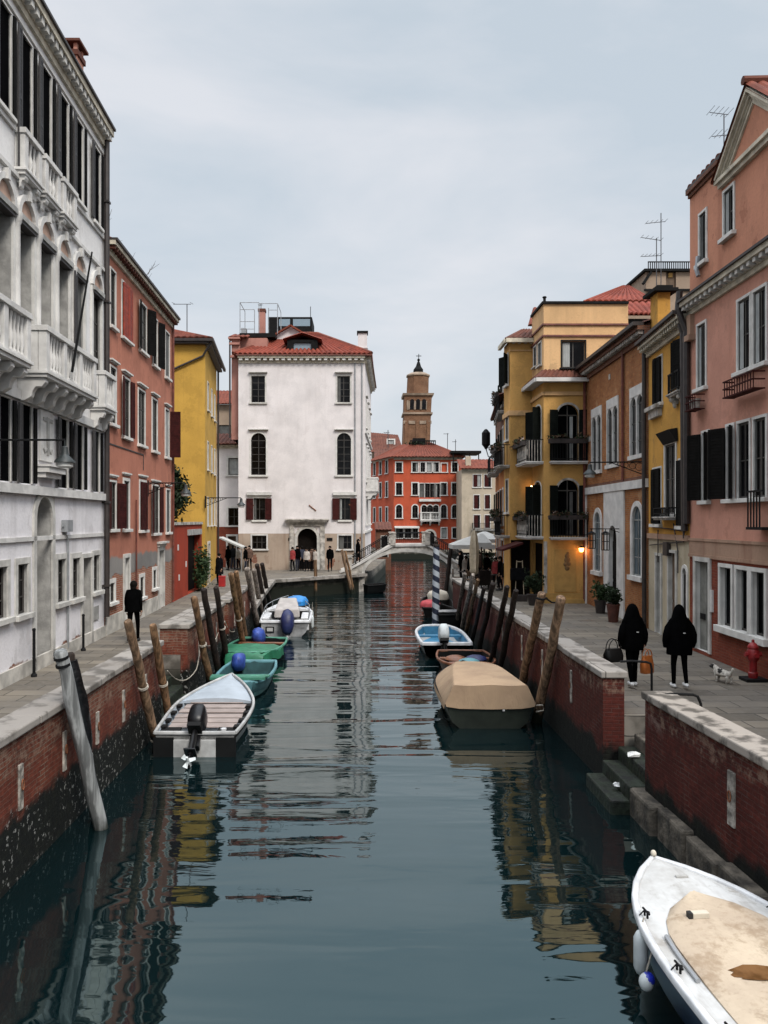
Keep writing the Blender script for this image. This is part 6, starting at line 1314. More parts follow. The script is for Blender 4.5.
mb=MB(); mb.obox((-.6,-.03,.3),(.17,0,0),(0,.02,0),(0,0,.11)); mb.build('name_panel','boat_dark',r)
mb=MB(); mb.obox((-.6,-.055,.3),(.12,0,0),(0,.006,0),(0,0,.07)); mb.build('panel_insert','boat_dirty_white',r)
mb=MB()
for sgn in (-1,1):
    mb.cut(); pts=[V(sgn*(hf(t)-.08),t*L+rk*max(0,(t-.7)/.3)*.8,zg(t)+.32) for t in (.3,.5,.7,.85,.95)]; mb.tube(pts,.014,5)
    for p in pts: mb.tube([p,p-V(0,0,.3)],.012,5)
mb.build('guard_rail','metal_light',r)
mb=MB(); leaves_=random.Random(4); rs=[]
for z,k in ((.72,1),(.9,1.02),(1.05,.8),(1.12,.3)): rs.append([V(.35+.52*k*math.cos(a)*(1+leaves_.gauss(0,.06)),4.4+.75*k*math.sin(a)*(1+leaves_.gauss(0,.06)),z+.1) for a in (2*math.pi*i/14 for i in range(14))])
mb.rings(rs); mb.build('bow_cover','tarp_sky',r,smooth=60)
fender(r,(1.08,1.3,.42),.5,.07); fender(r,(1.05,2.4,.5),.5,.07)
outboard(r,(.1,-.14,.34),1.35,'tarp_navy','white_boat',8,bag=True)
# ---- tan covered boat (right)
r,L,hf,zg,rk=boat('dark green boat under a tan canvas cover by the tan posts',(2.93,17.35),(2.97,21.9),2.06,.54,'boat_dark_green','boat_dark','boat_dark',2.4,.96,.35,.15,.1,gw=.06)
mb=MB(); rows=[]
for i in [0,.12]+list(range(1,14))+[13.8,14]:
    t=i/14; w=hf(t)+.05; y=t*L+rk*max(0,(t-.7)/.3)-.06*(1-t); ze=zg(t)-.1; zr=zg(t)+(.46 if t<.45 else .46*(1-((t-.45)/.55)**1.6)); kf=.6 if t<.05 else .64
    kf=.86 if i==0 else .62 if t<.5 else .5
    kf=.78-.30*min(1,t*1.7); sg=.03*math.sin(i*2.3)+.012*math.sin(i*5.1)
    rows.append([V(-w,y,ze),V(-w*.995,y,ze+.12),V(-w*(kf+1)/2.02,y,ze+(zr-ze)*.62+sg),V(-w*(kf+.03),y,zr-.03),V(-w*kf,y,zr-.005),V(-w*(kf-.04),y,zr-.01),V(-w*kf*.5,y,zr-.035+sg),V(0,y,zr+.012),V(w*kf*.5,y,zr-.035-sg),V(w*(kf-.04),y,zr-.01),V(w*kf,y,zr-.005),V(w*(kf+.03),y,zr-.03),V(w*(kf+1)/2.02,y,ze+(zr-ze)*.62-sg),V(w*.995,y,ze+.12),V(w,y,ze)])
mb.rings(rows,False,False,False); b0=rows[0]; mb.poly([p+V(0,0,0) for p in b0][::-1]); cv=mb.build('canvas_cover','canvas_tan',r,smooth=40); sd_=cv.modifiers.new('sub','SUBSURF'); sd_.levels=1; sd_.render_levels=1
mb=MB(); mb.lathe((.3,-.03,.42),[(.03,-.02),(.035,0),(.03,.02)],8); mb.build('fitting','white_boat',r)
mb=MB(); mb.tube([(1.02,.1,.5),(1.2,.05,.52),(1.22,.05,.4),(1.05,.08,.36)],.016,5); mb.build('mooring_loop','rope',r)
# ---- brown wooden boat
r,L,hf,zg,rk=boat('old brown wooden boat with folded covers behind the tan boat',(3.35,25.6),(3.25,22.4),1.75,.36,'boat_wood','boat_wood','boat_dark',3,.85,.2,.35,.08,blunt=.35,name='wooden_boat')
deck(r,L,hf,zg,rk,.75,.98,'boat_wood',-.02,.05)
mb=MB(); rr=random.Random(8)
for c,m in (((.35,L*.6,.42),0),((-.3,L*.55,.4),1),((.0,L*.78,.43),2)):
    mb.cut()
    mb.ell(c,.34,.3,.13,12,6,m)
mb.build('folded_cover',['boat_wood','tarp_navy','boat_turquoise'],r,smooth=60)
mb=MB(); mb.obox((0,L*.4,.33),(.8,0,0),(0,.12,0),(0,0,.02)); mb.build('thwart','boat_wood',r)
# ---- blue open boat
r,L,hf,zg,rk=boat('white open boat with blue interior beside the striped pole',(2.95,26.2),(2.95,30.2),1.75,.5,'boat_dirty_white','white_boat','boat_blue',3.0,.95,.2,.1,.1,gw=.11,blunt=.45)
mb=MB(); mb.obox((0,L*.6,.4),(.8,0,0),(0,.14,0),(0,0,.03)); mb.build('thwart','boat_blue',r)
outboard(r,(-.1,-.05,.58),1.2,'fender_white','boat_dark',25,cowl2='boat_dark')
# ---- dark boats beyond the striped pole
r,L,hf,zg,rk=boat('dark boat with cream and red covers behind the striped pole',(3.72,36.8),(4.1,42),1.6,.5,'boat_dark','boat_dark','boat_dark',2.4,.9,.3,.3,.1)
for nm,c,sx,sy,sz,m in (('red_cover',(-.35,.7,.62),.5,.5,.2,'tarp_red'),('cream_cover',(.1,3.6,.8),.55,.5,.24,'canvas_cream')):
    mb=MB(); rr=random.Random(2); rs=[]
    for z,k in ((-1,1),(0,1.02),(.6,.85),(1,.3)): rs.append([V(c[0]+sx*k*math.copysign(abs(math.cos(a))**.6,math.cos(a))*(1+rr.gauss(0,.04)),c[1]+sy*k*math.copysign(abs(math.sin(a))**.6,math.sin(a)),c[2]+sz*z) for a in (2*math.pi*i/14 for i in range(14))])
    mb.rings(rs); mb.build(nm,m,r,smooth=50)
r,L,hf,zg,rk=boat('black boat with a long white rail near the thin pale posts',(3.85,33.2),(3.8,35.9),.95,.62,'boat_dark','boat_dark','boat_dark',2.4,.95,.2,.2,.1)
mb=MB(); mb.obox((0,.0,.78),(.46,0,0),(0,.04,0),(0,0,.045)); mb.build('white_rail','white_boat',r)
for lab,a,b in (('dark barge moored under the palace end of the bridge',(.35,49.2),(1.5,49.6)),): boat(lab,a,b,.9,.55,'boat_dark','boat_dark','boat_dark',3,.9,.1,.1,.1,name='barge',blunt=.7)
# ---- near boat with blue hull (bottom right)
r,L,hf,zg,rk=boat('near blue hulled boat with bleached cream deck and hanging fenders',(3.98,3.3),(3.44,8.9),1.74,.6,'boat_navy','white_boat','deck_white',4.4,.9,.12,.24,None,gw=.07)
deck(r,L,hf,zg,rk,.02,.985,'deck_white',.0,.03,26,'foredeck',.02)
# raised cream cockpit cover
mb=MB(); rows=[]; k=22
for i in range(k+1):
    t=.05+.81*i/k; w=max(.05,(hf(t)-.2)*(1 if t<.72 else math.sqrt(max(0,1-((t-.72)/.1405)**2.6)))); y=t*L; z=zg(t)+.03; dip=-.05*math.exp(-((t-.63)/.05)**2)
    rows.append([V(w*q,y,z+.055*(1-q**6)+ (dip*(1-q*q) if abs(q)<.9 else 0)+.006*math.sin(q*7+i*.9)) for q in (-1,-.96,-.85,-.65,-.4,-.15,.1,.35,.6,.82,.95,1)])
mb.rings(rows,False,False,False); e=rows[-1]; mb.poly(e+[p-V(0,0,.06) for p in (e[-1],e[0])]); 
for j in (0,-1): mb.rings([[q[j] for q in rows],[q[j]-V(0,0,.07) for q in rows]],False,False,False)
mb.build('deck_cover','deck_tan',r,smooth=50)
mb=MB(); rr=random.Random(12); pts=[V(-.02+.36*math.cos(a)*(1+rr.gauss(0,.14)),.625*L+.10*math.sin(a)*(1+rr.gauss(0,.25)),zg(.63)+.052) for a in (2*math.pi*i/22 for i in range(22))]; mb.poly(pts); mb.build('rain_puddle','deck_stain',r)
mb=MB()
for t in (.8,.645,.5):
    for sgn in (-1,1): mb.cut(); c=V(sgn*(hf(t)-.05),t*L,zg(t)+.06); mb.tube([c+V(0,-.07,.03),c+V(0,.07,.03)],.011,6); mb.tube([c+V(0,-.03,-.03),c+V(0,-.03,.03)],.012,5); mb.tube([c+V(0,.03,-.03),c+V(0,.03,.03)],.012,5); mb.tube([c+V(sgn*.06,.02,-.02),c+V(sgn*.02,.0,.04),c+V(-sgn*.04,.02,.01),c+V(-sgn*.06,.05,-.02)],.007,5)
mb.build('cleat','iron',r)
mb=MB(); mb.obox((-.2,.775*L,zg(.77)+.11),(.085,0,.0),(0,.035,0),(0,0,.03)); mb.build('bow_fitting','canvas_cream',r,bevel=.01); mb=MB(); mb.obox((-.305,.775*L,zg(.77)+.11),(.02,0,0),(0,.03,0),(0,0,.03)); mb.build('fitting_cap','rubber',r)
mb=MB(); mb.ell((0,L+.1,zg(1)+.06),.035,.035,.04,8,6); mb.build('bow_knob','canvas_cream',r,smooth=60)
mb=MB(); mb.obox((.08,.93*L,zg(.93)+.03),(.07,0,0),(0,.02,0),(0,0,.018)); mb.build('fairlead','stone_grey',r,bevel=.006)
mb=MB(); mb.tube([V(-(hf(t)-.16),t*L,zg(t)+.03) for t in (.74,.70,.66,.62)],.022,6); mb.build('boat_hook','metal_light',r)
fender(r,(-.78,.785*L,.42),.40,.07,up=.12)
p=(-.86,.735*L,.30); mb=MB(); mb.ell(p,.07,.07,.085,14,8); fb=mb.build('fender','fender_white',r,smooth=60); mb=MB(); mb.ell((p[0]+.016,p[1],p[2]+.025),.066,.066,.066,14,8); mb.build('fender_cap','fender_blue',fb,smooth=60); mb=MB(); mb.tube([V(*p)+V(0,0,.1),V(p[0]+.06,p[1],.6)],.008,5); mb.build('fender_rope','rope',fb)
# ================================================================ MOORING POSTS
rp=random.Random(21)
def post(label,foot,top,r0,mat,name='mooring_post',rope=None,group='wooden mooring posts along the canal',band=None,n=12,capm=None):
    foot=Vector(foot); top=Vector(top); d=(top-foot); root=empty(name,label,'post',foot,0,group); bot=foot-d.normalized()*.8
    k=11; pts=[]; rs=[]
    for i in range(k+1):
        t=i/k; pts.append(bot.lerp(top,t)+V(rp.gauss(0,.011),rp.gauss(0,.011),0)*(1 if 0<i<k else 0)); rs.append(r0*(1.12-.17*t)*(1+rp.gauss(0,.045)))
    pts.append(top+d.normalized()*.03); rs.append(r0*.7)
    mb=MB(); mb.tube(pts,rs,n); mb.build('shaft',mat,root,foot,smooth=50)
    if rope:
        for t in rope:
            mb=MB(); c=foot.lerp(top,t); ax=d.normalized(); a=ax.orthogonal().normalized(); b=ax.cross(a)
            for q in (0,.035): mb.tube([c+ax*q+(a*math.cos(s)+b*math.sin(s))*(r0*1.08) for s in (2*math.pi*i/14 for i in range(15))],.014,5)
            mb.build('rope','rope',root,foot)
    if band:
        for t in band:
            mb=MB(); c=foot.lerp(top,t); mb.tube([c-d.normalized()*.02,c+d.normalized()*.02],r0*1.06,12); mb.build('iron_band','iron',root,foot)
    return root
W_=WATER
def ppost(label,fpx,fX,tpx,tpy,tX,r0,mat,**k):
    """Foot seen at column fpx in the water, tip seen at (tpx, tpy); both stand at a given distance from the canal axis."""
    fy=fX*F/(fpx-CX); ty=tX*F/(tpx-CX); return post(label,(fX,fy,WATER),(tX,ty,EYE-(tpy-CY)/F*ty),r0,mat,**k)
LXP,RXP=-4.3,4.2
ppost('thick whitewashed grey post leaning over the palazzo-side parapet',101,-3.95,60,652,-4.32,.098,'post_grey',band=(.93,.97))
p2=ppost('black post wrapped in dark plastic behind the whitewashed post',97,-4.12,70,655,-4.34,.075,'post_dark')
a_,b_=p2.location.copy(),V(-4.34,4.34*F/290,EYE-135/F*4.34*F/290)
mb=MB(); rs=[]
for i in range(9):
    t=.42+.55*i/8; c=a_.lerp(b_,t); k=.085+.05*math.sin(math.pi*i/8)**.7
    rs.append([c+V(k*math.cos(a)*(1+rp.gauss(0,.12)),k*math.sin(a),rp.gauss(0,.01)) for a in (2*math.pi*j/12 for j in range(12))])
mb.rings(rs); mb.build('plastic_wrap','plastic_bag',p2,a_,smooth=60)
ppost('tan wooden post with rope at the grey boat stern',157,-4.22,128,622,-4.32,.085,'post_tan',rope=(.5,.06))
ppost('brown wooden post in the parapet gap by the mossy steps',171,-4.25,153,626,-4.32,.085,'post_brown',rope=(.45,))
ppost('brown post with rope beside the turquoise boat',211,-4.15,194,598,-4.32,.09,'post_brown',rope=(.5,))
ppost('dark leaning post between rope-tied brown posts near the green tarpaulin',219,-4.2,204,590,-4.32,.09,'post_dark')
ppost('dark brown post with rope beside the green tarpaulin boat',228,-4.25,216,588,-4.34,.09,'post_dark',rope=(.5,))
ppost('brown post with a white tag behind the green boat',244,-4.2,231,574,-4.34,.1,'post_brown',rope=(.42,))
ppost('short brown post close behind the tagged one',246,-4.3,236,572,-4.36,.1,'post_brown')
ppost('weathered pale grey post beside the white cruiser',258,-4.35,247,569,-4.45,.12,'post_pale')
ppost('second weathered grey post beside the white cruiser bow',263,-4.45,254,570,-4.5,.11,'post_pale')
ppost('black post ahead of the white cruiser',267,-4.55,257,565,-4.7,.11,'post_dark')
ppost('last black post at the quay corner before the white palace',271,-4.7,262,564,-4.85,.11,'post_dark')
post('upright reddish post in front of the far white palace',(-2.75,47.6,W_),(-2.75,47.6,1.0),.1,'post_brown')
post('leaning brown post on the far quay edge',(-.5,48.9,W_),(-1.15,48.7,1.6),.1,'post_tan'); post('slender post crossing the leaning one on the far quay',(-.35,48.95,W_),(-.92,48.9,1.5),.07,'post_brown')
ppost('thick tan post without rope nearest the tan covered boat',537,4.12,561,598,4.24,.105,'post_tan')
b1=ppost('tan post with a rope lashed round its top beside the tan covered boat',518,4.12,542,594,4.24,.1,'post_tan')
ty=4.24*F/182; mb=MB(); a=V(4.23,ty,EYE-80/F*ty); mb.tube([a+V(.08,0,.05),a+V(.25,.05,-.06),a+V(.42,.1,-.08)],.02,6); mb.tube([a+V(-.12,-.02,.04),a+V(0,-.12,.02),a+V(.12,-.02,.04),a+V(0,.12,.05),a+V(-.12,-.02,.04)],.025,6); mb.obox(a+V(.42,.1,-.05),(.045,0,0),(0,.045,0),(0,0,.1)); mb.build('lashing','iron',b1,b1.location,)
ppost('dark post just behind the two tan posts',498,4.1,516,591,4.24,.085,'post_dark'); ppost('very dark post second behind the two tan posts',490,4.12,507,587,4.24,.085,'post_dark')
ppost('dark slanting post near the blue open boat',478,4.12,493,584,4.24,.085,'post_dark'); ppost('thin dark post between the slanting one and the pale pair',471,4.15,484,588,4.24,.075,'post_dark')
ppost('pale slender post closest to the long parapet near the black boat',461,4.2,473,575,4.26,.085,'post_pale'); ppost('pale slender post standing outermost by the black boat',456,4.2,465,574,4.26,.085,'post_pale'); ppost('reddish slender post between the pale pair and the parapet',465,4.22,478,580,4.27,.08,'post_brown')
post('tall black post before the white square parasol',(4.75,43.5,W_),(5.2,43.8,2.0),.12,'post_dark')
# striped pole
o=V(3.3,33.5,W_); root=empty('striped_pole','tall blue and white striped mooring pole near the blue open boat','pole',o); mb=MB(); mb.tube([o-V(0,0,.6),o+V(.0,0,1.5),o+V(.02,0,3.1),o+V(.02,0,3.55)],[.17,.16,.14,.13],14); mb.build('shaft','spiral',root,o,smooth=50); mb=MB(); mb.lathe(o+V(.02,0,3.55),[(.15,0),(.15,.06),(.08,.12),(.1,.2),(.02,.3)],12); mb.build('cap','post_dark',root,o,smooth=50)
# mooring ropes
def rope(label,pts,r=.014):
    P=[]
    for a,b in zip(pts,pts[1:]):
        a,b=Vector(a),Vector(b); s=(b-a).length*.12
        for i in range(8): t=i/8; P.append(a.lerp(b,t)-V(0,0,s*4*t*(1-t)))
    P.append(Vector(pts[-1])); mb=MB(); mb.tube(P,r,5); tag(mb.build('mooring_rope','rope',None,P[0]),label,'rope')
rope('slack pale rope between the brown posts by the turquoise boat',[(-4.6,18.4,-.1),(-4.38,20.6,-.5),(-4.42,21.4,.2),(-4.4,23.9,.0)])
rope('pale rope hanging between dark posts by the green boat',[(-4.6,24,.35),(-4.55,25.9,.1),(-4.4,27,-.4)])
rope('short rope from the tan post to the grey boat',[(-4.35,16.2,-1.0),(-4.05,15.6,-.78)],.018)
# weeds at the left steps
mb=MB(); rw=random.Random(6)
for c,k in (((-4.25,17.9,-1.0),.3),((-4.15,18.9,-1.02),.3),((-4.3,19.6,-1.0),.25)): leaves(mb,c,k,k*1.3,.12,110,.06,rw,6)
tag(mb.build('water_weed','leaf',None,(-4.25,18.7,-1.1)),'green weed growing on the landing steps by the grey boat','weed')
mb=MB(); leaves(mb,(-4.1,21.0,-1.08),.3,.5,.07,120,.05,rw,6); tag(mb.build('water_weed','leaf',None,(-4.1,21,-1.15)),'patch of green weed floating between posts and turquoise boat','weed')
# litter on the mossy steps
for c,a,lab,sz in (((4.62,13.0,-.47),.4,'crumpled white paper litter on the mossy steps by the hooded women',.10),((4.25,12.75,-.90),1.2,'small white scrap of litter on the lowest mossy step',.07)):
    mb=MB(); rr=random.Random(int(a*10)); mb.rings([[Vector(c)+V(sz*k*math.cos(t+a)*(1+rr.gauss(0,.25)),sz*.7*k*math.sin(t+a)*(1+rr.gauss(0,.25)),z+rr.gauss(0,.008)) for t in (2*math.pi*i/9 for i in range(9))] for z,k in ((0,1),(.03,.9),(.06,.35))]); tag(mb.build('paper_litter','paper',None,c),lab,'litter')
# ================================================================ HANDRAILS
def rail(label,pts,r=.022):
    mb=MB(); mb.tube(pts,r,7); tag(mb.build('handrail','iron',None,pts[-1],smooth=50),label,'handrail')
rail('straight black handrail behind the end of the long dark red parapet',[(4.85,14.35,.86),(5.05,14.3,.88),(5.28,14.2,.88),(5.36,14.2,.85),(5.38,14.2,.75),(5.38,14.2,0)])
rail('curved black handrail at the top of the mossy landing steps',[(4.75,12.0,.78),(4.9,11.95,.8),(5.15,11.9,.8),(5.22,11.9,.77),(5.26,11.88,.66),(5.27,11.88,0)])
rail('low black handrail at the foot of the bridge beside the white palace',[(-.9,50.4,0),(-.9,50.4,1.0),(-.5,50.3,1.1),(-.2,50.25,1.15)],.03)
# ================================================================ PLANTS IN POTS, HYDRANT, PARASOLS, CAFE
def pot_plant(label,c,h,w,ph,pr,mat,leafm,seed):
    c=Vector(c); r=empty('potted_plant',label,'plant',c,0,'potted plants on the quay'); mb=MB(); mb.lathe(c,[(pr*.72,0),(pr,ph*.92),(pr*1.08,ph*.93),(pr*1.08,ph)],14,cap=True); mb.build('pot',mat,r,c,smooth=40)
    mb=MB(); rr=random.Random(seed); leaves(mb,c+V(0,0,ph+h*.45),w,w,h*.5,420,.075,rr,12)
    for i in range(26):
        a=rr.uniform(0,6.28); q=w*rr.uniform(.3,1); t=c+V(math.cos(a)*q,math.sin(a)*q,ph+h*rr.uniform(.5,1.05)); mb.tube([c+V(0,0,ph-.05),c+V(math.cos(a)*q*.3,math.sin(a)*q*.3,ph+h*.4),t],[.01,.008,.003],4); leaves(mb,t,.1,.1,.12,12,.06,rr,2)
    mb.build('foliage',leafm,r,c); mb=MB(); mb.lathe(c+V(0,0,ph*.94),[(pr*.9,0),(pr*.9,.01)],12); mb.build('soil','soil',r,c)
pot_plant('bushy green plant in a dark pot against the brick house',(9.02,28.9,0),.62,.34,.5,.22,'pot_dark','leaf',3)
pot_plant('spiky dark plant in a brown pot near the white doorway',(8.68,26.4,0),.5,.26,.62,.22,'pot_red','leaf_dark',4)
pot_plant('low dark planter by the corner house shop door',(7.15,31.6,0),.9,.4,.45,.3,'pot_dark','leaf_dark',5)
c=V(8.55,16.75,0); r=empty('hydrant','red cast iron fire hydrant standing against the brick red base','hydrant',c); mb=MB(); mb.lathe(c,[(.085,.02),(.09,.08),(.1,.12),(.1,.18),(.08,.2),(.08,.42),(.115,.47),(.125,.52),(.125,.66),(.1,.70),(.115,.72),(.115,.75),(.075,.81),(.035,.84)],16); mb.build('barrel','hydrant_red',r,c,smooth=35)
mb=MB(); mb.lathe(c+V(0,0,.83),[(.03,0),(.035,.05),(.02,.07)],6); mb.build('cap_nut','hydrant_red',r,c); mb=MB()
for d in ((1,0),(-1,0),(0,-1)): a=c+V(d[0]*.09,d[1]*.09,.58); mb.tube([a,a+V(d[0]*.06,d[1]*.06,0)],.045,9); mb.tube([a+V(d[0]*.045,d[1]*.045,0),a+V(d[0]*.085,d[1]*.085,0)],.055,8)
mb.build('outlet','hydrant_red',r,c,smooth=35); mb=MB(); mb.box(c.x-.22,c.y-.18,0,c.x+.24,c.y+.2,.07); mb.build('base_plate','iron',r,c,bevel=.01)
mb=MB(); p=V(-7.25,40.5,0); mb.box(p.x-.16,p.y-.15,0,p.x+.16,p.y+.15,.5); mb.box(p.x-.18,p.y-.17,.5,p.x+.18,p.y+.17,.56); tag(mb.build('red_box','red_plastic',None,p,bevel=.02),'small red box on the pavement near the yellow house corner','box')
def parasol(label,x,y,z,w,d,open=True):
    o=V(x,y,0); r=empty('parasol',label,'parasol',o,0,'cafe parasols beyond the bridge end'); mb=MB()
    if open:
        mb.rings([[V(x-w,y-d,z),V(x+w,y-d,z),V(x+w,y+d,z),V(x-w,y+d,z)],[V(x-.08,y-.08,z+.45),V(x+.08,y-.08,z+.45),V(x+.08,y+.08,z+.45),V(x-.08,y+.08,z+.45)]],False,True)
        for a,b in (((-w,-d),(w,-d)),((w,-d),(w,d)),((w,d),(-w,d)),((-w,d),(-w,-d))): mb.quad((x+a[0],y+a[1],z),(x+b[0],y+b[1],z),(x+b[0],y+b[1],z-.22),(x+a[0],y+a[1],z-.22))
        mb.build('canopy','canvas_white',r,o)
    mb=MB(); mb.tube([(x,y,0),(x,y,z+.4)],.035,8); mb.build('pole','post_dark',r,o); mb=MB(); mb.lathe((x,y,0),[(.3,0),(.3,.06),(.06,.1)],12); mb.build('foot','stone_grey',r,o)
    return r
parasol('white square parasol closest to the striped pole',6.15,42.5,2.15,1.15,1.0); parasol('white parasol behind the square one by the bridge',7.6,47,2.35,1.1,1.0); parasol('pale parasol narrow and half hidden against the flower house',6.25,39.6,2.35,.42,.6)
o=V(5.55,37.5,0); r=empty('folded_parasol','tall folded cream parasol tied up beside the long parapet','parasol',o); mb=MB(); rs=[]
for z,k in ((.85,.1),(1.0,.2),(1.15,.17),(1.5,.2),(2.2,.19),(2.8,.13),(3.0,.05)): rs.append([o+V(k*(1+.25*math.cos(5*a))*math.cos(a),k*(1+.25*math.cos(5*a))*math.sin(a),z) for a in (2*math.pi*i/20 for i in range(20))])
mb.rings(rs); mb.build('canopy','wheat',r,o,smooth=70); mb=MB(); mb.tube([o,o+V(0,0,3.1)],.03,7); mb.build('pole','post_brown',r,o); mb=MB(); mb.lathe(o,[(.28,0),(.28,.06),(.05,.1)],12); mb.build('foot','stone_grey',r,o)
def table(label,x,y):
    o=V(x,y,0); r=empty('cafe_table',label,'table',o,0,'cafe tables beyond the bridge end'); mb=MB(); mb.lathe(o+V(0,0,.72),[(.36,0),(.36,.03)],14); mb.build('top','post_dark',r,o); mb=MB(); mb.tube([o,o+V(0,0,.72)],.03,6); mb.lathe(o,[(.22,0),(.2,.03)],10); mb.build('pedestal','iron',r,o)
def chair(label,x,y,rz):
    r=empty('cafe_chair',label,'chair',(x,y,0),rz,'cafe chairs beyond the bridge end'); mb=MB(); mb.box(-.2,-.2,.42,.2,.2,.46); mb.build('seat','door_brown',r); mb=MB(); mb.box(-.2,.17,.6,.2,.2,.88); mb.build('backrest','door_brown',r)
    for a in (-.18,.18):
        for b in (-.18,.18): mb=MB(); mb.box(a-.018,b-.018,0,a+.018,b+.018,.42 if b<0 else .88); mb.build('leg','iron',r)
table('dark round cafe table under the white square parasol',5.6,41.2); table('dark round cafe table close to the flower house wall',6.5,38.8)
chair('cafe chair on the canal side of the parasol table',5.15,41.2,1.57); chair('cafe chair on the house side of the parasol table',6.1,41.3,-1.57); chair('cafe chair near the flower house table',6.2,38.2,3.1)
mb=MB(); o=V(6.9,33.3,0); r=empty('display_stand','dark display stand with a hanging rack outside the corner shop','stand',o)
mb.tube([o+V(-.2,0,0),o+V(-.12,0,1.75)],.02,5); mb.tube([o+V(.2,0,0),o+V(.12,0,1.75)],.02,5); mb.tube([o+V(-.14,0,1.7),o+V(.14,0,1.7)],.02,5); mb.build('frame','wheat',r,o); mb=MB(); mb.obox(o+V(0,-.05,1.15),(.42,0,0),(0,.09,0),(0,0,.28)); mb.build('goods','cloth_dark',r,o,bevel=.06); mb=MB(); mb.box(o.x-.28,o.y-.3,0,o.x+.28,o.y,.28); mb.build('tray','pot_dark',r,o,bevel=.03)
for i,(px,Y,l) in enumerate(((474,46.5,'dark clipped shrub in a planter at the bridge end of the cafe'),(483,45.8,'dark clipped shrub in the middle of the cafe planters'),(491,45,'dark clipped shrub in the planter next to the flower house'))):
    pot_plant(l,((px-CX)/F*Y,Y,0),1.3,.5,.5,.32,'pot_dark','leaf_dark',30+i)
table('dark round cafe table between the square parasol and the folded one',6.0,39.9); chair('cafe chair pulled up behind the folded parasol',5.7,39.6,.4); chair('cafe chair facing the flower house door',6.6,40.4,2.2)
sb=empty('menu_board','dark menu board standing on the pavement before the cafe tables','sign',(6.0,37.0,0)); mb=MB()
for q in (-.28,.28): mb.tube([V(6.0+q,37.0,0),V(6.0+q,37.05,1.1)],.02,5)
mb.build('frame','post_dark',sb,(6.0,37,0)); mb=MB(); mb.obox(V(6.0,37.03,.72),(.27,0,0),(0,.012,0),(0,0,.36)); mb.build('board','door_dark',sb,(6,37,0))
# hanging black lantern on the flower house
o=V(7.0,40.2,6.6); r=empty('hanging_lantern','black lantern silhouetted against the sky beside the flower balconies','lantern',o); mb=MB(); q=V((486-CX)/F*40.2,40.2,0); z1=EYE+(CY-430)/F*40.2; z0=EYE+(CY-447)/F*40.2; mb.lathe((q.x,q.y,0),[(.05,z0-.12),(.12,z0),(.22,z0+.12),(.22,z1-.15),(.1,z1),(.04,z1+.05)],8); mb.build('lantern','iron',r,o); mb=MB(); mb.tube([(q.x,q.y,z0-.1),(q.x+.12,q.y,z0-.5),(q.x+.5,q.y,z0-.7)],.03,5); mb.build('bracket','metal_light',r,o)
# ================================================================ ANTENNAS
def antenna(label,base,h,arms,r=.018):
    base=Vector(base); ro=empty('tv_antenna',label,'antenna',base,0,'rooftop antennas'); mb=MB(); mb.tube([base,base+V(0,0,h)],r,5); mb.build('mast','aerial_metal',ro,base)
    for z,L,nx,tilt in arms:
        mb=MB(); c=base+V(0,0,z); a=c+V(-L,0,-tilt*L); b=c+V(L*.3,0,tilt*L*.3); mb.tube([a,b],r*.7,4)
        for i in range(nx): p=a.lerp(b,i/max(1,nx-1)); mb.tube([p+V(-.0,-.28,0.02),p+V(0.05,.28,.08)],r*.5,4)
        mb.build('aerial','aerial_metal',ro,base)
p=at(661,290,36.2); antenna('tall aerial on the tan terrace house roof',p,EYE+(CY-213)/F*36.2-p.z,[(3.2,.7,5,.1)],.022); p=at(656.5,290,36); antenna('aerial with looped arms above the yellow chimney',p,EYE+(CY-238)/F*36-p.z,[(2.35,.7,5,-.15),(1.6,.7,6,.05)],.022)
p=at(724,152,19.3); antenna('small aerial behind the salmon house pediment',p,.95,[(.95,.36,5,-.12),(.42,.3,4,.1)],.014)
p=at(187,332,41.5); antenna('bent aerial on the roof of the yellow house with blank wall',p,1.5,[(1.5,.75,2,0)],.025)
p=at(388,452,112); antenna('aerial over the brown roofs beside the bell tower',p,3.2,[(2.8,.6,3,0)],.06)
p=at(447.5,458,99); antenna('tall thin mast above the red palace roof',p,3.2,[(3.1,.5,2,0)],.045); p=at(455.5,455,99); antenna('short aerial beside the tall thin mast',p,2.0,[(1.7,.4,3,0)],.045)
p=at(310.5,318,60.5); antenna('thin rod on the terrace room of the white palace',p,.9,[],.03); p=at(261,310,57); antenna('small aerial beside the pink chimney',p,.45,[(.35,.2,3,0)],.025)
# ================================================================ PEOPLE (one continuous skinned body each; clothes and hair are children)
def skin_mesh(name,verts,edges,root=0,sub=1):
    me=bpy.data.meshes.new(name); me.from_pydata([v[0] for v in verts],edges,[]); o=bpy.data.objects.new(name,me); COL.objects.link(o)
    sm=o.modifiers.new('skin','SKIN'); sm.use_smooth_shade=True
    if not me.skin_vertices:
        me.skin_vertices.new() if hasattr(me.skin_vertices,'new') else None
    ld=me.skin_vertices[0].data
    for i,v in enumerate(verts):
        r=v[1]; ld[i].radius=(r,r) if not hasattr(r,'__len__') else r; ld[i].use_root=(i==root)
    ss=o.modifiers.new('sub','SUBSURF'); ss.levels=sub; ss.render_levels=sub
    dg=bpy.context.evaluated_depsgraph_get(); dg.update(); out=bpy.data.meshes.new_from_object(o.evaluated_get(dg)); bpy.data.objects.remove(o); bpy.data.meshes.remove(me)
    return out
def limb(name,a,b): return None
SEG=[]
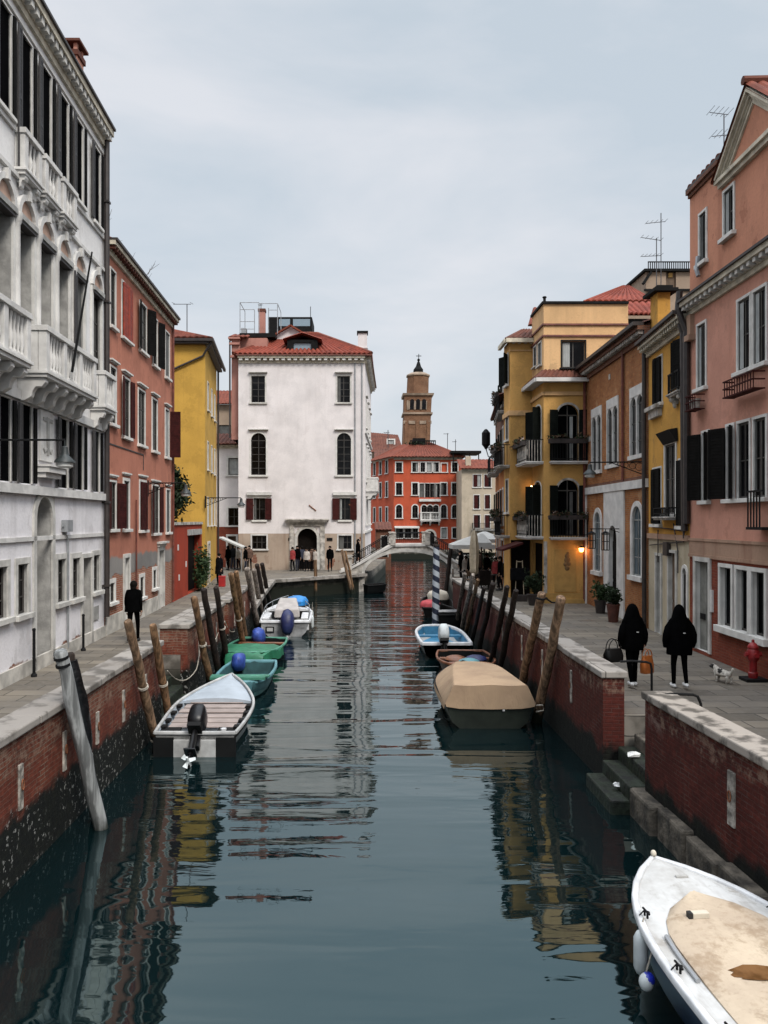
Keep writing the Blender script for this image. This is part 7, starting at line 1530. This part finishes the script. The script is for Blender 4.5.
def body(stride=.22,arm=.12,bend=0,carry=0):
    """Joint positions of a 1.70 m figure facing +y."""
    s=stride; J={}
    J['pelvis']=(0,0,.94); J['spine']=(0,.0,1.12); J['chest']=(0,.01,1.30); J['neck']=(0,.015,1.45); J['head']=(0,.03,1.54); J['crown']=(0,.035,1.63)
    for q,k in (('l',-1),('r',1)):
        w=k*s
        J['sh'+q]=(k*.165,.0,1.385); J['el'+q]=(k*.225,-w*arm/.22*.6-.03,1.11); J['wr'+q]=(k*.225,-w*arm/.22+.04,.88); J['ha'+q]=(k*.22,-w*arm/.22+.055,.81)
        J['hi'+q]=(k*.085,0,.90); J['kn'+q]=(k*.09,w*.55+.03,.50); J['an'+q]=(k*.09,w-.03,.085+(.05 if w<0 else 0)); J['to'+q]=(k*.10,w+.12,.035)
    rd=dict(pelvis=.135,spine=.12,chest=.15,neck=.055,head=.088,crown=.075)
    for q in 'lr': rd.update({'sh'+q:.075,'el'+q:.045,'wr'+q:.03,'ha'+q:.035,'hi'+q:.095,'kn'+q:.06,'an'+q:.043,'to'+q:.036})
    ed=[('pelvis','spine'),('spine','chest'),('chest','neck'),('neck','head'),('head','crown')]
    for q in 'lr': ed+=[('chest','sh'+q),('sh'+q,'el'+q),('el'+q,'wr'+q),('wr'+q,'ha'+q),('pelvis','hi'+q),('hi'+q,'kn'+q),('kn'+q,'an'+q),('an'+q,'to'+q)]
    return J,rd,ed
BODY={}
def base_body(stride):
    if stride in BODY: return BODY[stride]
    J,rd,ed=body(stride); ks=list(J); me=skin_mesh('body',[(J[k],rd[k]) for k in ks],[(ks.index(a),ks.index(b)) for a,b in ed],0,1)
    vs=[v.co.copy() for v in me.vertices]; fs=[list(p.vertices) for p in me.polygons]; bpy.data.meshes.remove(me)
    mb=MB(); mb.add(vs,fs,0)
    def region(c):
        best=None
        for a,b in ed:
            A,B=Vector(J[a]),Vector(J[b]); d=B-A; t=max(0,min(1,(c-A).dot(d)/d.length_squared)); q=(c-A-d*t).length-.5*(rd[a]+(rd[b]-rd[a])*t)
            if best is None or q<best[0]: best=(q,a,b)
        a=best[1][:2] if best[1][-1] in 'lr' else best[1]; b=best[2]
        if best[1] in ('neck','head'): return 2
        if a=='wr': return 2
        if a=='an': return 3
        if a in ('hi','kn') or best[2][:2]=='hi': return 1
        if best[1]=='pelvis' and c.z<.98: return 1
        return 0
    for i,f_ in enumerate(mb.f): mb.m[i]=region(sum((Vector(mb.v[j]) for j in f_),Vector())/len(f_))
    for q,k in (('l',-1),('r',1)):             # fingers and thumbs, curled a little
        h=Vector(J['ha'+q])
        for i,L in enumerate((.075,.085,.08,.062)):
            a=h+V(0,(i-1.5)*-.018,-.02); mb.tube([a,a+V(-k*.004,.004,-L*.45),a+V(-k*.02,.008,-L*.8),a+V(-k*.034,.01,-L)],[.0095,.009,.0082,.006],6,mi=2)
        a=h+V(-k*.012,.03,.015); mb.tube([a,a+V(-k*.012,.03,-.025),a+V(-k*.02,.035,-.055)],[.011,.01,.007],6,mi=2)
    hd=Vector(J['head'])                        # face: nose, mouth, eyes, ears
    mb.tube([hd+V(0,.075,.04),hd+V(0,.115,.0),hd+V(0,.085,-.008)],[.01,.017,.012],6,mi=2); mb.ell(hd+V(0,.082,-.045),.024,.012,.008,8,5,4)
    for k in (-1,1): mb.ell(hd+V(k*.034,.08,.03),.013,.008,.008,8,5,4); mb.ell(hd+V(k*.09,-.005,.01),.014,.026,.034,8,6,2)
    BODY[stride]=mb; return mb
def person(label,x,y,rz,top,bottom,shoes='shoe_black',hair='hair_dark',h=1.7,stride=.2,group=None,z=0,cap=None,coat=None):
    """rz = 0 faces away from the camera (+y)."""
    r=empty('person',label,'person',(x,y,z),rz,group); s=h/1.70; mb=base_body(stride); m2=MB(); m2.v=[tuple(Vector(p)*s) for p in mb.v]; m2.f=mb.f; m2.m=mb.m
    b=m2.build('body',[top,bottom,'skin',shoes,'eye'],r,smooth=70); hd=V(0,.03,1.56)*s
    mb=MB(); mb.ell(hd+V(0,-.018,.03)*s,.103*s,.11*s,.115*s,14,8); mb.ell(hd+V(0,-.06,-.05)*s,.085*s,.055*s,.09*s,12,7); mb.build('hair',cap or hair,r,smooth=70)
    J_=body(stride)[0]
    for q in 'lr':
        a=Vector(J_['an'+q]); mb=MB(); mb.ell(V(a.x,a.y+.045,a.z-.04)*s,.052*s,.14*s,.05*s,12,7); mb.build('shoe',shoes,r,smooth=70)
    if coat: coat(r,s)
    return r
def jacket(mat,hem=.82,flare=1.0,hood=False):
    def go(r,s):
        mb=MB(); rs=[]; pr=((hem,.215*flare,.16),(hem+.12,.21*flare,.16),(1.08,.195,.145),(1.25,.215,.15),(1.36,.205,.13),(1.42,.13,.09),(1.47,.08,.075))
        for z,a,b in pr: rs.append([V(a*math.cos(t),b*math.sin(t)+.0,z+.008*math.sin(5*t))*s for t in (2*math.pi*i/20 for i in range(20))])
        mb.rings(rs,True,True); mb.build('jacket',mat,r,smooth=70)
    return go
def hooded(mat,hem,wide,headw,sleeve=1.0):
    """Long loose coat with the hood up, sleeves hanging at the sides."""
    def go(r,s):
        mb=MB(); rs=[]; rr=random.Random(int(hem*100))
        pr=((hem,.235*wide,.17),(hem+.02,.242*wide,.175),(.9,.245*wide,.175),(1.05,.24*wide,.17),(1.18,.23*wide,.165),(1.28,.212*wide,.155),(1.36,.185*wide,.145),(1.43,.155*headw,.14),(1.50,.132*headw,.13),(1.57,.115*headw,.125),(1.64,.092*headw,.11),(1.70,.058*headw,.075),(1.725,.018,.03))
        for z,a,b in pr: rs.append([V(a*math.cos(t)*(1+.025*math.sin(7*t+z*9)+rr.gauss(0,.012)),b*math.sin(t)*(1+.07*math.sin(6*t+z*7)*(1 if z<1.4 else .4)+rr.gauss(0,.012))+(.02 if z>1.45 else 0),z)*s for t in (2*math.pi*i/28 for i in range(28))])
        mb.rings(rs,True,True); c=mb.build('hooded_coat',mat,r,smooth=70)
        for k in (-1,1):
            mb=MB(); P=[V(k*.15*wide,0,1.37),V(k*.215*wide,-.01,1.24),V(k*.25*wide,-.02,1.10),V(k*.262*wide,.0,.97),V(k*.25*wide,.03,.85)]; mb.tube([p*s for p in P],[.055*s*sleeve,.072*s*sleeve,.075*s*sleeve,.066*s*sleeve,.05*s*sleeve],12); mb.build('sleeve',mat,c,smooth=70)
        mb=MB(); mb.obox(V(.03,-.178,1.16)*s,(.022,0,0),(0,.006,0),(0,0,.008)); mb.build('coat_badge','paper',c)
    return go
def scarf_hair(r,s): pass
p1=person('woman in a hooded black coat carrying a handbag and an orange bag',5.72,16.15,.06,'cloth_black','cloth_black','shoe_white',h=1.72,stride=.13,coat=hooded('cloth_black',.78,.95,1.15,1.05))
p2_=person('woman in a wide black hooded coat and white shoes walking alone',6.64,16.0,-.03,'cloth_black','cloth_black','shoe_white',h=1.72,stride=-.1,coat=hooded('cloth_black',.70,1.06,1.05,1.1))
def bag(name,label,c,w,d,h,mat,handle,hw=.7,rz=0):
    c=Vector(c); r=empty(name,label,'bag',c,rz); mb=MB(); rs=[]
    for z,k in ((0,.94),(.02,1),(h*.5,1.02),(h*.9,.9),(h,.82)): rs.append([V(w*k*math.copysign(abs(math.cos(t))**.45,math.cos(t)),d*k*(1 if z<h*.8 else .6)*math.copysign(abs(math.sin(t))**.5,math.sin(t)),z) for t in (2*math.pi*i/20 for i in range(20))])
    mb.rings(rs); mb.build('pouch',mat,r,smooth=50)
    for k in (-1,1): mb=MB(); mb.tube([V(w*hw*math.cos(math.pi*i/10),k*d*.5,h+handle*math.sin(math.pi*i/10)-.02) for i in range(11)],.011,6); mb.build('handle',mat,r)
    return r
bag('handbag','large black leather handbag hanging from the hooded woman\'s forearm',(5.28,16.05,.55),.20,.11,.27,'leather_black',.22,.7,.25)
bag('tote_bag','orange leather tote bag in the hooded woman\'s hand',(6.0,16.1,.3),.15,.08,.36,'leather_orange',.16,.7,.5)
person('man in a black padded jacket walking along the quay below the pink house',-6.5,22.1,.05,'cloth_black','cloth_black','shoe_black','hair_dark',h=1.76,stride=.16,coat=jacket('cloth_black',.84,1.15))
person('person in dark clothes standing before the red wall gateway',-7.55,41.3,2.6,'cloth_dark','cloth_dark',h=1.72,stride=.03,coat=jacket('cloth_dark',.6,1.2))
GD='people gathered at the far quay'
for px,Y,lab,top,bot,rz,ht in ((228,53.5,'person in black standing at the house end of the white awning','cloth_black','cloth_black',1,1.72),(233,54.5,'person in dark coat second from the awning pole','cloth_dark','cloth_navy',-.6,1.75),(238.5,53.8,'person in pale top under the white awning','cloth_pale','cloth_dark',2.4,1.66),(245.5,52.3,'person in black jacket next to the awning pole','cloth_black','cloth_navy',-1.6,1.7),(249.5,53,'person in dull red jacket by the palace corner','cloth_brown','cloth_dark',3.0,1.76),
 (292.5,52.6,'person in red jacket at the palace doorway','cloth_red','cloth_dark',2.5,1.66),(297.2,53,'tall person in black between red jacket and doorway','cloth_black','cloth_navy',-2.6,1.74),(302,53.3,'person in dark clothes standing in the dark doorway','cloth_navy','cloth_dark',.4,1.7),(306.8,52.4,'person in pale coat with dark trousers at the doorway','cloth_pale','cloth_dark',2.9,1.6),(311.5,52.9,'person in brown jacket beside the pale coat','cloth_brown','cloth_dark',-2,1.62),(315.2,52.6,'person in light top at the outer end of the doorway group','cloth_pale','cloth_brown',2.2,1.58),
 (330,52.5,'person in black standing alone between palace door and leaning posts','cloth_black','cloth_dark',3.1,1.74)):
    person(lab,(px-CX)/F*Y,Y,rz,top,bot,h=ht,stride=.06,group=GD,coat=jacket(top,.84,1.05))
person('person in long black coat stepping onto the bridge',(358-CX)/F*51.5,51.5,-1.4,'cloth_black','cloth_black',h=1.78,stride=.12,z=.45,coat=jacket('cloth_black',.55,1.15))
GC='people outside the cafe'
for px,Y,lab,top,bot,rz,ht in ((472,40.2,'waiter in black standing under the white parasol','cloth_black','cloth_black',.3,1.8),(466,43.4,'seated looking customer in pale shirt behind the waiter','cloth_pale','cloth_dark',2.8,1.5),(506.5,36.2,'person in dark coat near the flower house door','cloth_dark','cloth_dark',.2,1.72),(496,39.5,'person in red jacket beside the cafe tables','cloth_red','cloth_dark',2.6,1.6),(461,44.5,'person in black coat at the foot of the bridge beside the parasol','cloth_black','cloth_dark',1.2,1.74),(479,44.0,'person in dark brown jacket standing behind the waiter','cloth_brown','cloth_dark',-2.4,1.7),(487,42.6,'person in black by the middle planter','cloth_black','cloth_navy',2.2,1.66),(500.5,38.0,'person in black leaning at the flower house wall','cloth_black','cloth_dark',1.5,1.72),(517,35.2,'person in navy coat outside the corner shop','cloth_navy','cloth_dark',-.4,1.68)):
    person(lab.replace('seated looking customer','customer'),(px-CX)/F*Y,Y,rz,top,bot,h=ht,stride=.07,group=GC,coat=jacket(top,.8,1.05))
# ================================================================ DOG
def dog(x,y,rz,s):
    J=[((0,-.16,.24),.072),((0,.0,.235),.07),((0,.14,.25),.078),((0,.215,.32),.05),((0,.27,.37),.056),((0,.335,.345),.03),((0,.37,.335),.022),      # rump, belly, chest, neck, head, muzzle
       ((0,-.225,.275),.022),((.0,-.275,.34),.026),((.0,-.265,.40),.018)]; E=[(0,1),(1,2),(2,3),(3,4),(4,5),(5,6),(0,7),(7,8),(8,9)]
    for k in (-1,1):
        n0=len(J); sw=.02*k
        J+= [((k*.05,.15,.17),.036),((k*.052,.14+sw,.09),.022),((k*.052,.15+sw,.025),.02),((k*.052,.172+sw,.015),.018)]; E+=[(2,n0),(n0,n0+1),(n0+1,n0+2),(n0+2,n0+3)]
        n1=len(J); J+=[((k*.05,-.14,.17),.045),((k*.055,-.19-sw,.105),.024),((k*.055,-.165-sw,.025),.019),((k*.055,-.14-sw,.015),.018)]; E+=[(0,n1),(n1,n1+1),(n1+1,n1+2),(n1+2,n1+3)]
    me=skin_mesh('body',[(tuple(Vector(p)*s),q*s*1.28) for p,q in J],E,0,2); mb=MB(); mb.add([v.co.copy() for v in me.vertices],[list(p.vertices) for p in me.polygons]); bpy.data.meshes.remove(me)
    for i,f_ in enumerate(mb.f):
        c=sum((Vector(mb.v[j]) for j in f_),Vector())/len(f_)/s
        mb.m[i]=1 if (c.y>.22 and c.z>.3 and abs(c.x)>.018) or (c-V(.05,.1,.29)).length<.07 or (c-V(-.06,.02,.29)).length<.06 else 0
    for k in (-1,1): mb.extrude([V(k*.025,.25,.41)*s,V(k*.06,.245,.405)*s,V(k*.075,.26,.345)*s,V(k*.05,.27,.35)*s],V(0,.018,0)*s,1); mb.ell(V(k*.025,.315,.375)*s,.007*s,.007*s,.007*s,6,4,2)
    mb.ell(V(0,.39,.338)*s,.012*s,.01*s,.01*s,6,4,2)
    r=empty('dog','small white dog with black patches walking near the fire hydrant','dog',(x,y,0),rz); mb.build('body',['fur_white','fur_black','eye'],r,smooth=70); return r
dog(7.8,16.55,.45,.9)
